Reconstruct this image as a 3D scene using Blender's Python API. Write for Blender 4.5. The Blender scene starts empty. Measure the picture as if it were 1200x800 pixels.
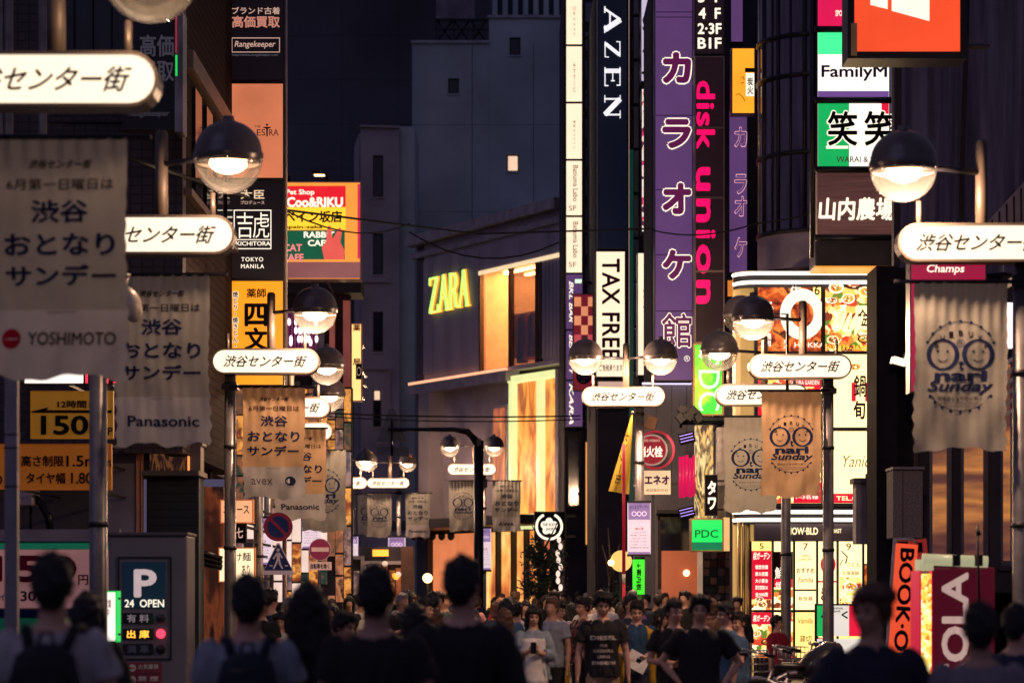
import bpy, bmesh, math, random
from mathutils import Vector, Matrix, noise
from mathutils.bvhtree import BVHTree
R = math.radians
random.seed(7)
sc = bpy.context.scene
COL = sc.collection
K, EYE, HX, HY = 3000.0, 1.6, 600.0, 694.0   # focal length in photo pixels, eye height, principal column, horizon row

# ------------------------------------------------------------------ camera
cam_d = bpy.data.cameras.new('camera'); cam = bpy.data.objects.new('camera', cam_d); COL.objects.link(cam)
cam.location = (0, 0, EYE); cam.rotation_euler = (R(90), 0, 0)
cam_d.sensor_width = 36; cam_d.lens = 90; cam_d.shift_y = (HY-400)/1200
cam_d.clip_start = 0.3; cam_d.clip_end = 2000
cam_d.dof.use_dof = True; cam_d.dof.focus_distance = 42; cam_d.dof.aperture_fstop = 2.3
sc.camera = cam
# ------------------------------------------------------------------ world (late dusk) and the last of the skylight
W_ = bpy.data.worlds.new('World'); sc.world = W_; W_.use_nodes = True
nt = W_.node_tree; nt.nodes.clear()
sky = nt.nodes.new('ShaderNodeTexSky'); sky.sky_type = 'NISHITA'; sky.sun_disc = False
sky.sun_elevation = R(-3.5); sky.sun_rotation = R(200); sky.air_density = 1.5; sky.dust_density = 1.0; sky.ozone_density = 3.0
tint = nt.nodes.new('ShaderNodeMix'); tint.data_type = 'RGBA'; tint.blend_type = 'MIX'; tint.inputs[0].default_value = 0.5
tint.inputs[7].default_value = (.86, .74, 1.30, 1)      # city glow on the low cloud
bg = nt.nodes.new('ShaderNodeBackground'); bg.inputs[1].default_value = 0.15
wo = nt.nodes.new('ShaderNodeOutputWorld')
nt.links.new(sky.outputs[0], tint.inputs[6]); nt.links.new(tint.outputs[2], bg.inputs[0]); nt.links.new(bg.outputs[0], wo.inputs[0])
sun_d = bpy.data.lights.new('dusk_light', 'SUN'); sun_d.energy = 0.12; sun_d.angle = R(40); sun_d.color = (0.45, 0.5, 1.0)
sun = bpy.data.objects.new('dusk_light', sun_d); COL.objects.link(sun); sun.rotation_euler = (R(52), 0, R(-35))
sc.view_settings.view_transform = 'Standard'; sc.view_settings.look = 'None'; sc.view_settings.gamma = 1
sc.view_settings.exposure = 0.12
sc.render.engine = 'CYCLES'
sc.cycles.max_bounces = 6; sc.cycles.diffuse_bounces = 3; sc.cycles.glossy_bounces = 3; sc.cycles.transparent_max_bounces = 12
sc.cycles.transmission_bounces = 3; sc.cycles.sample_clamp_indirect = 2.0; sc.cycles.use_denoising = True
sc.cycles.caustics_reflective = False; sc.cycles.caustics_refractive = False

# ------------------------------------------------------------------ colours and materials
def C(r, g, b):
    f = lambda v: (v/255/12.92) if v/255 <= 0.04045 else ((v/255+0.055)/1.055)**2.4
    return (f(r), f(g), f(b))
MAT = {}
def nodes(m): return m.node_tree.nodes, m.node_tree.links
def mat(name, col=(.5,.5,.5), rough=.6, metal=0., emit=None, es=1., ns=3., na=.18, bump=0., bs=40., spec=.5, stretch=(1,1,1), evar=.12):
    if name in MAT: return MAT[name]
    m = bpy.data.materials.new(name); m.use_nodes = True; N, L = nodes(m); b = N['Principled BSDF']
    tc = N.new('ShaderNodeTexCoord'); mp = N.new('ShaderNodeMapping'); mp.inputs['Scale'].default_value = stretch
    L.new(tc.outputs['Object'], mp.inputs[0])
    nz = N.new('ShaderNodeTexNoise'); nz.inputs['Scale'].default_value = ns; nz.inputs['Detail'].default_value = 5
    L.new(mp.outputs[0], nz.inputs[0])
    mr = N.new('ShaderNodeMapRange'); mr.inputs[3].default_value = 1-na*1.6; mr.inputs[4].default_value = 1+na*1.6
    mr.inputs[1].default_value = .25; mr.inputs[2].default_value = .75; L.new(nz.outputs[0], mr.inputs[0])
    mx = N.new('ShaderNodeVectorMath'); mx.operation = 'SCALE'; mx.inputs[0].default_value = col; L.new(mr.outputs[0], mx.inputs['Scale'])
    L.new(mx.outputs[0], b.inputs['Base Color'])
    b.inputs['Roughness'].default_value = rough; b.inputs['Metallic'].default_value = metal; b.inputs['Specular IOR Level'].default_value = spec
    if emit:
        mr2 = N.new('ShaderNodeMapRange'); mr2.inputs[3].default_value = es*(1-evar); mr2.inputs[4].default_value = es*(1+evar); L.new(nz.outputs[0], mr2.inputs[0])
        b.inputs['Emission Color'].default_value = (*emit, 1); L.new(mr2.outputs[0], b.inputs['Emission Strength'])
    if bump:
        n2 = N.new('ShaderNodeTexNoise'); n2.inputs['Scale'].default_value = bs; n2.inputs['Detail'].default_value = 4; L.new(mp.outputs[0], n2.inputs[0])
        bp = N.new('ShaderNodeBump'); bp.inputs['Strength'].default_value = bump; bp.inputs['Distance'].default_value = .02
        L.new(n2.outputs[0], bp.inputs['Height']); L.new(bp.outputs[0], b.inputs['Normal'])
    MAT[name] = m; return m
def lit(name, rgb=(255, 255, 255), es=1., **k):      # a backlit surface: looks like the sRGB colour at strength 1
    c = C(*rgb); return mat(name, tuple(v*.4 for v in c), rough=.35, emit=c, es=es*1.08, **k)
def ink(name, rgb=(0, 0, 0), **k): k.setdefault('rough', .75); k.setdefault('spec', .12); return mat(name, C(*rgb), ns=30, na=.1, **k)
def palette(name, cols, scale=6., es=1., warp=2.5, kind='VORONOI', stretch=(1,1,1), base=.5):   # colour pattern, often glowing: poster prints, shop glow, painted reflections
    if name in MAT: return MAT[name]
    m = bpy.data.materials.new(name); m.use_nodes = True; N, L = nodes(m); b = N['Principled BSDF']
    tc = N.new('ShaderNodeTexCoord'); mp = N.new('ShaderNodeMapping'); mp.inputs['Scale'].default_value = stretch; L.new(tc.outputs['Object'], mp.inputs[0])
    n0 = N.new('ShaderNodeTexNoise'); n0.inputs['Scale'].default_value = scale*.7; n0.inputs['Detail'].default_value = 3; L.new(mp.outputs[0], n0.inputs[0])
    ad = N.new('ShaderNodeVectorMath'); ad.operation = 'MULTIPLY_ADD'; ad.inputs[1].default_value = (warp/scale,)*3
    L.new(n0.outputs['Color'], ad.inputs[0]); L.new(mp.outputs[0], ad.inputs[2])
    if kind == 'VORONOI':
        v = N.new('ShaderNodeTexVoronoi'); v.inputs['Scale'].default_value = scale; L.new(ad.outputs[0], v.inputs['Vector'])
        sx = N.new('ShaderNodeSeparateColor'); L.new(v.outputs['Color'], sx.inputs[0]); src = sx.outputs[0]
    else:
        v = N.new('ShaderNodeTexNoise'); v.inputs['Scale'].default_value = scale; v.inputs['Detail'].default_value = 6; L.new(ad.outputs[0], v.inputs['Vector'])
        mr = N.new('ShaderNodeMapRange'); mr.inputs[1].default_value = .3; mr.inputs[2].default_value = .7; L.new(v.outputs[0], mr.inputs[0]); src = mr.outputs[0]
    cr = N.new('ShaderNodeValToRGB'); e = cr.color_ramp; e.interpolation = 'CONSTANT' if kind == 'VORONOI' else 'LINEAR'
    while len(e.elements) < len(cols): e.elements.new(.5)
    for i, c in enumerate(cols): e.elements[i].position = i/len(cols) if kind == 'VORONOI' else i/(len(cols)-1); e.elements[i].color = (*C(*c), 1)
    L.new(src, cr.inputs[0]); sc2 = N.new('ShaderNodeVectorMath'); sc2.operation = 'SCALE'; sc2.inputs['Scale'].default_value = base
    L.new(cr.outputs[0], sc2.inputs[0]); L.new(sc2.outputs[0], b.inputs['Base Color'])
    if es: L.new(cr.outputs[0], b.inputs['Emission Color']); b.inputs['Emission Strength'].default_value = es
    b.inputs['Roughness'].default_value = .4; MAT[name] = m; return m
def tiles(name, c1, c2, sx, sy, mortar=.012, rough=.5, bump=.6, axis='XZ', offset=0.):
    if name in MAT: return MAT[name]
    m = bpy.data.materials.new(name); m.use_nodes = True; N, L = nodes(m); b = N['Principled BSDF']
    tc = N.new('ShaderNodeTexCoord'); sp = N.new('ShaderNodeSeparateXYZ'); cb = N.new('ShaderNodeCombineXYZ'); L.new(tc.outputs['Object'], sp.inputs[0])
    L.new(sp.outputs[0 if axis[0] == 'X' else 1], cb.inputs[0]); L.new(sp.outputs[2], cb.inputs[1])
    br = N.new('ShaderNodeTexBrick'); br.offset = offset; br.inputs['Color1'].default_value = (*c1, 1); br.inputs['Color2'].default_value = (*[v*.72 for v in c1], 1); br.inputs['Mortar'].default_value = (*c2, 1)
    br.inputs['Scale'].default_value = 1; br.inputs['Brick Width'].default_value = sx; br.inputs['Row Height'].default_value = sy; br.inputs['Mortar Size'].default_value = mortar; br.inputs['Mortar Smooth'].default_value = .1
    L.new(cb.outputs[0], br.inputs[0]); nz = N.new('ShaderNodeTexNoise'); nz.inputs['Scale'].default_value = .8; nz.inputs['Detail'].default_value = 6; L.new(tc.outputs['Object'], nz.inputs[0])
    mx = N.new('ShaderNodeMix'); mx.data_type = 'RGBA'; mx.blend_type = 'MULTIPLY'; mx.inputs[0].default_value = .6; L.new(br.outputs[0], mx.inputs[6]); L.new(nz.outputs[0], mx.inputs[7])
    L.new(mx.outputs[2], b.inputs['Base Color']); b.inputs['Roughness'].default_value = rough; b.inputs['Specular IOR Level'].default_value = .5 if rough < .6 else .06
    bp = N.new('ShaderNodeBump'); bp.inputs['Strength'].default_value = bump; bp.inputs['Distance'].default_value = .01; bp.invert = True
    L.new(br.outputs['Fac'], bp.inputs['Height']); L.new(bp.outputs[0], b.inputs['Normal']); MAT[name] = m; return m
def glassy(name, col=(.9,.9,.9), tr=.65, milky=.12, rough=.08):
    if name in MAT: return MAT[name]
    m = bpy.data.materials.new(name); m.use_nodes = True; N, L = nodes(m); N.remove(N['Principled BSDF']); out = N['Material Output']
    t = N.new('ShaderNodeBsdfTransparent'); t.inputs[0].default_value = (*col, 1); g = N.new('ShaderNodeBsdfGlossy'); g.inputs['Roughness'].default_value = rough
    d = N.new('ShaderNodeBsdfTranslucent'); d.inputs[0].default_value = (*[v*.9 for v in col], 1)
    fr = N.new('ShaderNodeFresnel'); fr.inputs[0].default_value = 1.5; m1 = N.new('ShaderNodeMixShader'); m2 = N.new('ShaderNodeMixShader'); m1.inputs[0].default_value = milky
    ad = N.new('ShaderNodeMath'); ad.operation = 'MULTIPLY_ADD'; ad.inputs[1].default_value = .7; ad.inputs[2].default_value = 1-tr-.3 if tr < .7 else .04; ad.use_clamp = True
    L.new(fr.outputs[0], ad.inputs[0]); L.new(t.outputs[0], m1.inputs[1]); L.new(d.outputs[0], m1.inputs[2]); L.new(ad.outputs[0], m2.inputs[0]); L.new(m1.outputs[0], m2.inputs[1]); L.new(g.outputs[0], m2.inputs[2])
    L.new(m2.outputs[0], out.inputs[0]); MAT[name] = m; return m
def cloth(name, col, trans=.3, bump=.12):
    if name in MAT: return MAT[name]
    m = mat(name, col, rough=.85, ns=5, na=.12, bump=bump, bs=25); N, L = nodes(m); b = N['Principled BSDF']; out = N['Material Output']
    t = N.new('ShaderNodeBsdfTranslucent'); t.inputs[0].default_value = (*col, 1); mx = N.new('ShaderNodeMixShader'); mx.inputs[0].default_value = trans
    L.new(b.outputs[0], mx.inputs[1]); L.new(t.outputs[0], mx.inputs[2]); L.new(mx.outputs[0], out.inputs[0]); return m

# ------------------------------------------------------------------ objects
WM = {}
def wm(o): return WM[o.name] if o is not None else Matrix.Identity(4)
def thing(name, label, cat, loc=(0,0,0), group=None, rz=0):
    o = bpy.data.objects.new(name, None); COL.objects.link(o); o.empty_display_size = .2
    o.matrix_basis = Matrix.Translation(Vector(loc)) @ Matrix.Rotation(rz, 4, 'Z'); WM[o.name] = o.matrix_basis.copy()
    o['label'] = label; o['category'] = cat
    if group: o['group'] = group
    return o
def inst(name, me, M, parent=None, m=None):      # a mesh placed by a world matrix
    o = bpy.data.objects.new(name, me); COL.objects.link(o)
    if parent is not None: o.parent = parent
    o.matrix_basis = wm(parent).inverted() @ M; WM[o.name] = M.copy()
    if m is not None:
        if not me.materials: me.materials.append(m)
        elif me.materials[0] != m: o.material_slots[0].link = 'OBJECT'; o.material_slots[0].material = m
    return o
def add(name, bm, mats, parent=None, smooth=False, label=None):     # bmesh in world coordinates -> one mesh object under parent
    P = wm(parent); bm.transform(P.inverted()); bmesh.ops.recalc_face_normals(bm, faces=bm.faces[:])
    me = bpy.data.meshes.new(name); bm.to_mesh(me); bm.free()
    for m in (mats if isinstance(mats, (list, tuple)) else [mats]): me.materials.append(m)
    if smooth: me.polygons.foreach_set('use_smooth', [True]*len(me.polygons))
    o = bpy.data.objects.new(name, me); COL.objects.link(o)
    if parent is not None: o.parent = parent
    WM[o.name] = P.copy()
    if label: o['label'] = label
    return o
def tag(o, label, cat, group=None):
    o['label'] = label; o['category'] = cat
    if group: o['group'] = group
    return o
def structure(o): o['kind'] = 'structure'; return o
def copy_thing(o, loc, rz=None, label=None):
    def rec(s, par):
        c = s.copy(); COL.objects.link(c); c.parent = par; WM[c.name] = WM[s.name]
        for ch in KIDS[s.name]: rec(ch, c)
        return c
    KIDS = {}
    for x in [o]+[c for c in o.children_recursive]: KIDS[x.name] = list(x.children)
    c = rec(o, None); c.location = loc
    if rz is not None: c.rotation_euler[2] = rz
    if label: c['label'] = label
    return c
B = bmesh.new
def box(bm, x0, x1, y0, y1, z0, z1, M=None, mi=0, bev=0):
    vs = [Vector((x, y, z)) for x in (x0, x1) for y in (y0, y1) for z in (z0, z1)]
    if M: vs = [M @ v for v in vs]
    v = [bm.verts.new(p) for p in vs]
    fs = [bm.faces.new([v[i] for i in q]) for q in ((0,1,3,2),(4,6,7,5),(0,4,5,1),(2,3,7,6),(0,2,6,4),(1,5,7,3))]
    for f in fs: f.material_index = mi
    if bev:
        es = list({e for f in fs for e in f.edges})
        bmesh.ops.bevel(bm, geom=es, offset=bev, segments=2, affect='EDGES', profile=.5)
    return fs
def ring_pts(c, r, ax, n, ry=None, ph=0):
    ax = ax.normalized(); a = ax.orthogonal().normalized()
    if abs(ax.z) > .9: a = Vector((1,0,0))
    b = ax.cross(a).normalized(); a = b.cross(ax).normalized()
    return [c + a*math.cos(ph+2*math.pi*i/n)*r + b*math.sin(ph+2*math.pi*i/n)*(ry or r) for i in range(n)]
def loft(bm, rings, mi=0, cap=True, closed=True, smooth=True):
    vr = [[bm.verts.new(p) for p in r] for r in rings]; n = len(vr[0])
    for a, b in zip(vr, vr[1:]):
        for i in range(n if closed else n-1):
            f = bm.faces.new((a[i], a[(i+1) % n], b[(i+1) % n], b[i])); f.material_index = mi; f.smooth = smooth
    if cap:
        for r in (vr[0], vr[-1]): f = bm.faces.new(r); f.material_index = mi
    return vr
def tube(bm, pts, r, n=8, mi=0, cap=True, ry=None):
    pts = [Vector(p) for p in pts]; rs = r if isinstance(r, (list, tuple)) else [r]*len(pts); rings = []
    for i, p in enumerate(pts):
        d = (pts[min(i+1, len(pts)-1)] - pts[max(i-1, 0)])
        rings.append(ring_pts(p, rs[i], d, n, ry=ry))
    # keep rings from twisting
    for k in range(1, len(rings)):
        best = min(range(n), key=lambda s: sum((rings[k][(i+s) % n]-rings[k-1][i]).length for i in (0, n//3)))
        rings[k] = rings[k][best:]+rings[k][:best]
    return loft(bm, rings, mi, cap)
def lathe(bm, prof, c, n=20, mi=0, cap=False):
    c = Vector(c); return loft(bm, [[c+Vector((r*math.cos(2*math.pi*i/n), r*math.sin(2*math.pi*i/n), z)) for i in range(n)] for r, z in prof], mi, cap)
def ell(bm, c, r, n=12, M=None, mi=0):
    res = bmesh.ops.create_uvsphere(bm, u_segments=n, v_segments=max(6, n*2//3), radius=1)
    T = Matrix.Translation(Vector(c)) @ (M or Matrix.Identity(4)) @ Matrix.Diagonal((*r, 1))
    for v in res['verts']: v.co = T @ v.co
    for f in {f for v in res['verts'] for f in v.link_faces}: f.material_index = mi; f.smooth = True
def disc(bm, M, r, n=28, t=.02, mi=0, r2=None):      # plate in the local xz plane, thickness along local y
    a = [M @ Vector((r*math.cos(2*math.pi*i/n), 0, (r2 or r)*math.sin(2*math.pi*i/n))) for i in range(n)]; d = (M.to_3x3() @ Vector((0, t, 0)))
    return loft(bm, [a, [p+d for p in a]], mi, smooth=False)
def annulus(bm, M, r0, r1, n=32, t=.01, mi=0, k=1., a0=0., a1=360.):
    full = a1-a0 >= 359.9; m = n if full else n+1; rr = []
    for i in range(m):
        a = R(a0+(a1-a0)*i/n); c, s = math.cos(a), math.sin(a)*k
        rr.append([M @ Vector(p) for p in ((r0*c, 0, r0*s), (r1*c, 0, r1*s), (r1*c, t, r1*s), (r0*c, t, r0*s))])
    if full: rr.append(rr[0])
    loft(bm, rr, mi, cap=not full, smooth=False)
def poly(bm, M, pts, t=.01, mi=0):      # extruded polygon in the local xz plane
    a = [M @ Vector((p[0], 0, p[1])) for p in pts]; d = M.to_3x3() @ Vector((0, t, 0)); loft(bm, [a, [p+d for p in a]], mi, smooth=False)

# ------------------------------------------------------------------ frames: a vertical plane standing in the street, measured in photo pixels
class Frame:
    def __init__(s, px, Y, ang=0.):
        s.o = Vector(((px-HX)/K*Y, Y, 0)); s.ang = ang; s.u = Vector((math.cos(ang), math.sin(ang), 0)); s.v = Vector((-math.sin(ang), math.cos(ang), 0))
        s.M = Matrix.Translation(s.o) @ Matrix.Rotation(ang, 4, 'Z')
    def s_(s, px):
        a = (px-HX)/K; return (a*s.o.y-s.o.x)/(s.u.x-a*s.u.y)
    def sz(s, px, py):
        t = s.s_(px); Y = s.o.y+s.u.y*t; return t, EYE+(HY-py)/K*Y
    def at(s, px, py, d=0.):
        t, z = s.sz(px, py); return s.o+s.u*t+s.v*d+Vector((0, 0, z))
    def m(s, px, py, d=0.): return Matrix.Translation(s.at(px, py, d)) @ Matrix.Rotation(s.ang, 4, 'Z')
    def px_m(s, px=None):
        t = s.s_(px) if px is not None else 0; return (s.o.y+s.u.y*t)/K
    def rect(s, x0, y0, x1, y1):
        xm = (x0+x1)/2; return s.s_(x0), s.s_(x1), 0. if y1 == 694 else s.sz(xm, y1)[1], s.sz(xm, y0)[1]   # row 694 is the horizon: walls that reach it go down to the ground
    def box(s, bm, x0, y0, x1, y1, d0=0., d1=.1, mi=0, bev=0):
        a, b, c, d = s.rect(x0, y0, x1, y1); box(bm, a, b, d0, d1, c, d, s.M, mi, bev)
_F = {}
def F(Y):
    if Y not in _F: _F[Y] = Frame(HX, Y)
    return _F[Y]

# ------------------------------------------------------------------ lettering
_tc = {}
def text_mesh(s, bold=0., shear=0., sp=1., line=1., res=3):
    key = (s, bold, shear, sp, line, res)
    if key in _tc: return _tc[key]
    layers = bold if bold > 0 else 0
    if layers: bold = 0
    cu = bpy.data.curves.new('lettering', 'FONT'); cu.body = s; cu.offset = bold; cu.shear = shear; cu.space_character = sp; cu.space_line = line; cu.resolution_u = res; cu.align_x = 'CENTER'
    o = bpy.data.objects.new('lettering', cu); COL.objects.link(o); me = bpy.data.meshes.new_from_object(o); bpy.data.objects.remove(o); bpy.data.curves.remove(cu)
    if layers:
        b2 = bmesh.new(); k0 = layers/1.6
        for i, (dx, dy) in enumerate(((0, 0), (1, 0), (-1, 0), (0, 1), (0, -1), (.7, .7), (-.7, .7), (.7, -.7), (-.7, -.7))):
            n0 = len(b2.verts); b2.from_mesh(me); b2.verts.ensure_lookup_table()
            for v in b2.verts[n0:]: v.co.x += dx*k0; v.co.y += dy*k0; v.co.z = i*.0005
        b2.to_mesh(me); b2.free()
    me.name = 'lettering'; xs = [v.co.x for v in me.vertices]; ys = [v.co.y for v in me.vertices]
    w, h = max(xs)-min(xs), max(ys)-min(ys); cx, cy = (max(xs)+min(xs))/2, (max(ys)+min(ys))/2
    me.transform(Matrix.Diagonal((1/w, 1/h, 1, 1)) @ Matrix.Translation((-cx, -cy, 0))); me.materials.clear()
    _tc[key] = (me, w/h); return _tc[key]
RX90 = Matrix.Rotation(R(90), 4, 'X')
def put(parent, s, M, w, h, m, bold=0.02, shear=0., rot=0., sp=1., line=1., name='lettering', res=3):   # text on a world frame M (x right, z up), w/h metres
    me, asp = text_mesh(s, bold, shear, sp, line, res)
    if w is None: w = h*asp
    if h is None: h = w/asp
    if not me.materials: me.materials.append(m)
    T = M @ RX90 @ Matrix.Rotation(R(rot), 4, 'Z') @ Matrix.Diagonal((w, h, 1, 1))
    return inst(name, me, T, parent, m)
def text(parent, fr, s, cx, cy, w, h, m, d=-.012, **k):      # px centre and size on a frame
    q = fr.px_m(cx); ws = None if w is None else (abs(fr.s_(cx+w/2)-fr.s_(cx-w/2)) if not k.get('rot') else w*q)
    return put(parent, s, fr.m(cx, cy, d), ws, None if h is None else h*q, m, **k)
def strokes(parent, M, segs, m, name='lettering', t=.03, scale=(1, 1)):     # hand-cut letters from bars: (x1,y1,x2,y2,width)
    bm = B()
    for x1, y1, x2, y2, w in segs:
        a, b = Vector((x1*scale[0], y1*scale[1])), Vector((x2*scale[0], y2*scale[1])); d = (b-a).normalized(); n = Vector((-d.y, d.x))*w/2*scale[0]
        poly(bm, M, [a-n, b-n, b+n, a+n], t)
    return add(name, bm, m, parent)

# ------------------------------------------------------------------ common paint
M_dark = mat('dark_painted_steel', (.018,.017,.024), rough=.45, metal=.3, na=.3, bump=.1)
M_black = mat('black_metal', (.01,.01,.014), rough=.4, metal=.4, na=.3)
M_steel = mat('brushed_steel', (.42,.40,.40), rough=.32, metal=.9, ns=8, na=.2, bump=.08, bs=60)
M_pole = mat('painted_pole_grey', (.15,.14,.15), rough=.35, metal=.3, ns=4, na=.3, bump=.12, bs=18)
M_frame = mat('sign_frame', (.05,.045,.055), rough=.35, metal=.6, ns=10)
M_white = mat('white_paint', (.7,.68,.66), rough=.5, na=.08)
M_cream = lit('lit_cream', (255, 236, 205), 1.1)
I_black = ink('ink_black', (16, 14, 20)); I_navy = ink('ink_navy', (22, 34, 78)); I_red = ink('ink_red', (190, 18, 45)); I_purple = ink('ink_purple', (62, 28, 84))
I_grey = ink('ink_grey', (90, 84, 92)); I_white = ink('ink_white', (225, 215, 205))
L_white = lit('lit_white_print', (255, 242, 220), 1.0); L_dim = lit('lit_dim_print', (205, 165, 150), .8); L_grey = lit('lit_grey_print', (95, 90, 100), .8)

def sign(name, label, rect, fr, face, texts=(), cat='sign', group=None, d=.16, fw=1.5, frame=M_frame, base=None, bracket=None, face_name='face_panel', proud=.02):
    x0, y0, x1, y1 = rect
    root = thing(name, label, cat, base or fr.at((x0+x1)/2, y1, d/2), group)
    bm = B(); fr.box(bm, x0, y0, x1, y1, .03, d)
    for q in ((x0, y0, x1, y0+fw), (x0, y1-fw, x1, y1)): fr.box(bm, *q, -proud, .03)
    for q in ((x0, y0+fw, x0+fw, y1-fw), (x1-fw, y0+fw, x1, y1-fw)): fr.box(bm, *q, -proud, .03)
    add('housing', bm, frame, root)
    bm = B(); fr.box(bm, x0+fw, y0+fw, x1-fw, y1-fw, 0, .028); add(face_name, bm, face, root)
    for t in texts:
        s, cx, cy, w, h, m = t[:6]; text(root, fr, s, cx, cy, w, h, m, **(t[6] if len(t) > 6 else {}))
    if bracket:
        side, ln = bracket
        for yy in (y0+(y1-y0)*.15, y1-(y1-y0)*.15):
            bm = B()
            if side == 'R': fr.box(bm, x1, yy-1.2, x1+ln, yy+1.2, d*.3, d*.7)
            elif side == 'L': fr.box(bm, x0-ln, yy-1.2, x0, yy+1.2, d*.3, d*.7)
            else: fr.box(bm, (x0+x1)/2-1.5, yy-1.5, (x0+x1)/2+1.5, yy+1.5, d, d+ln)
            add('bracket', bm, M_dark, root)
    return root
def facade(parent, fr, rect, openings, m, thick=.3, depth=6., name='wall', sill=True, frame_m=None, pane_m=None, recess=.16):
    """wall with real openings; openings: (x0,y0,x1,y1,pane material or None)"""
    x0, y0, x1, y1 = rect
    xs = sorted({x0, x1, *[o[0] for o in openings], *[o[2] for o in openings]}); ys = sorted({y0, y1, *[o[1] for o in openings], *[o[3] for o in openings]})
    bm = B()
    for i in range(len(xs)-1):
        run = None
        for j in range(len(ys)-1):
            cx, cy = (xs[i]+xs[i+1])/2, (ys[j]+ys[j+1])/2
            hole = any(o[0] < cx < o[2] and o[1] < cy < o[3] for o in openings)
            if hole:
                if run is not None: fr.box(bm, xs[i], run, xs[i+1], ys[j], 0, thick); run = None
            elif run is None: run = ys[j]
        if run is not None: fr.box(bm, xs[i], run, xs[i+1], ys[-1], 0, thick)
    if depth: fr.box(bm, x0, y0, x1, y1, thick+1.2, depth)
    w = add(name, bm, m, parent)
    for o in openings:
        a = fr.px_m((o[0]+o[2])/2); f = max(.06/a, .8)
        bm = B()
        for q in ((o[0], o[1], o[2], o[1]+f), (o[0], o[3]-f, o[2], o[3])): fr.box(bm, *q, recess-.05, recess+.05)
        for q in ((o[0], o[1]+f, o[0]+f, o[3]-f), (o[2]-f, o[1]+f, o[2], o[3]-f)): fr.box(bm, *q, recess-.05, recess+.05)
        wd = add('window', bm, frame_m or M_dark, parent)
        bm = B(); fr.box(bm, o[0]+f, o[1]+f, o[2]-f, o[3]-f, recess, recess+.02); add('pane', bm, o[4] if len(o) > 4 and o[4] else (pane_m or M_pane), wd)
        if sill: bm = B(); fr.box(bm, o[0]-f*.5, o[3], o[2]+f*.5, o[3]+max(.07/a, .7), -.06, .1); add('sill', bm, m, wd)
    return w
M_pane = mat('dark_window_glass', (.012,.014,.03), rough=.08, spec=.8, na=.3)
# ================================================================== ground and far buildings
bm = B(); box(bm, -300, 300, -40, 500, -.2, 0)
structure(add('ground', bm, mat('asphalt', (.05,.048,.052), rough=.7, ns=2, na=.3, bump=.5, bs=60)))
bm = B(); box(bm, -3.4, 3.9, -30, 110, .004, .012)
structure(add('road', bm, tiles('street_paving', (.13,.12,.115), (.05,.045,.045), .3, .3, .01, axis='XZ')))
for s, x0, x1 in ((0, -4.9, -3.4), (1, 3.9, 5.6)):
    bm = B(); box(bm, x0, x1, -30, 60, .0, .12, bev=.01); structure(add('pavement', bm, mat('pavement_stone', (.2,.19,.18), ns=6, bump=.3)))

M_navywall = mat('navy_cladding', (.055,.06,.08), rough=.7, ns=.06, na=.5)
M_greytower = mat('grey_tower_render', (.30,.36,.40), rough=.85, ns=.18, na=.3, bump=.15, bs=6)
M_greytower2 = mat('purple_grey_render', (.30,.26,.30), rough=.85, ns=.4, na=.25, bump=.15, bs=6)
M_joint = mat('wall_joint', (.035,.035,.05), rough=.9)
L_warmwin = lit('lit_window_warm', (235, 195, 165), 1.0)
# dark office slab far behind everything
f = F(190.)
t = thing('office_tower', 'huge dark navy windowless tower filling the background above the pet shop sign', 'building', f.at(500, 694, 10))
bm = B(); f.box(bm, 300, -60, 720, 694, 0, 25); add('wall', bm, M_navywall, t)
for i, yy in enumerate(range(-10, 560, 52)):
    for xx in (335, 401, 467, 533): 
        bm = B(); f.box(bm, xx, yy, xx+65.7, yy+51.7, -.05, -.01); add('panel', bm, M_navywall, t)
# grey stepped tower
f = F(122.)
t = thing('apartment_building', 'tall plain grey stepped tower with three tiny windows and one of them lit', 'building', f.at(570, 694, 5))
facade(t, f, (483, 50, 573, 694), [(525, 92, 538, 110)], M_greytower, depth=10)
facade(t, f, (573.2, 20, 668, 694), [(597, 44, 610, 65), (594, 181, 608, 201, L_warmwin)], M_greytower, depth=10)
bm = B()
for q in ((482, 48, 573, 51), (571, 18.5, 668, 21.5)): f.box(bm, *q, -.12, .2)
add('parapet', bm, mat('pale_coping', (.33,.32,.38), rough=.7), t)
bm = B()
for yy in (146, 248, 350, 452): f.box(bm, 483, yy, 668, yy+.35, -.006, 0)
for xx in (553, 625): f.box(bm, xx, 52, xx+.6, 690, -.008, 0)
add('joint_line', bm, M_joint, t)
f2 = F(126.)
t = thing('rooftop_billboard', 'unlit billboard on a steel frame on the roof of the grey stepped tower', 'billboard', f2.at(540, 50, 1))
bm = B(); f2.box(bm, 511, -20, 556, 22, 0, .4); add('board', bm, mat('unlit_billboard', (.16,.13,.2), ns=.8, na=.5), t)
bm = B()
for xx in (511, 531, 554): f2.box(bm, xx, 22, xx+1.4, 50, 0, .25)
for yy in (23, 34): f2.box(bm, 509, yy, 572, yy+1.5, -.1, .2)
for k in range(3): tube(bm, [f2.at(512+k*20, 24, .1), f2.at(530+k*20, 49, .1)], .05, 5); tube(bm, [f2.at(530+k*20, 24, .1), f2.at(512+k*20, 49, .1)], .05, 5)
add('scaffold', bm, M_black, t)
f2 = F(140.)
t = thing('rooftop_block', 'dark ribbed plant block standing behind the upper roof of the grey tower', 'building', f2.at(620, 20, 3))
bm = B(); f2.box(bm, 574, -40, 690, 45, 0, 5); add('wall', bm, M_navywall, t)
for k in range(8): bm = B(); f2.box(bm, 577+k*12, -40, 583+k*12, 20, -.4, 0); add('fin', bm, M_greytower, t)
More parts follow.
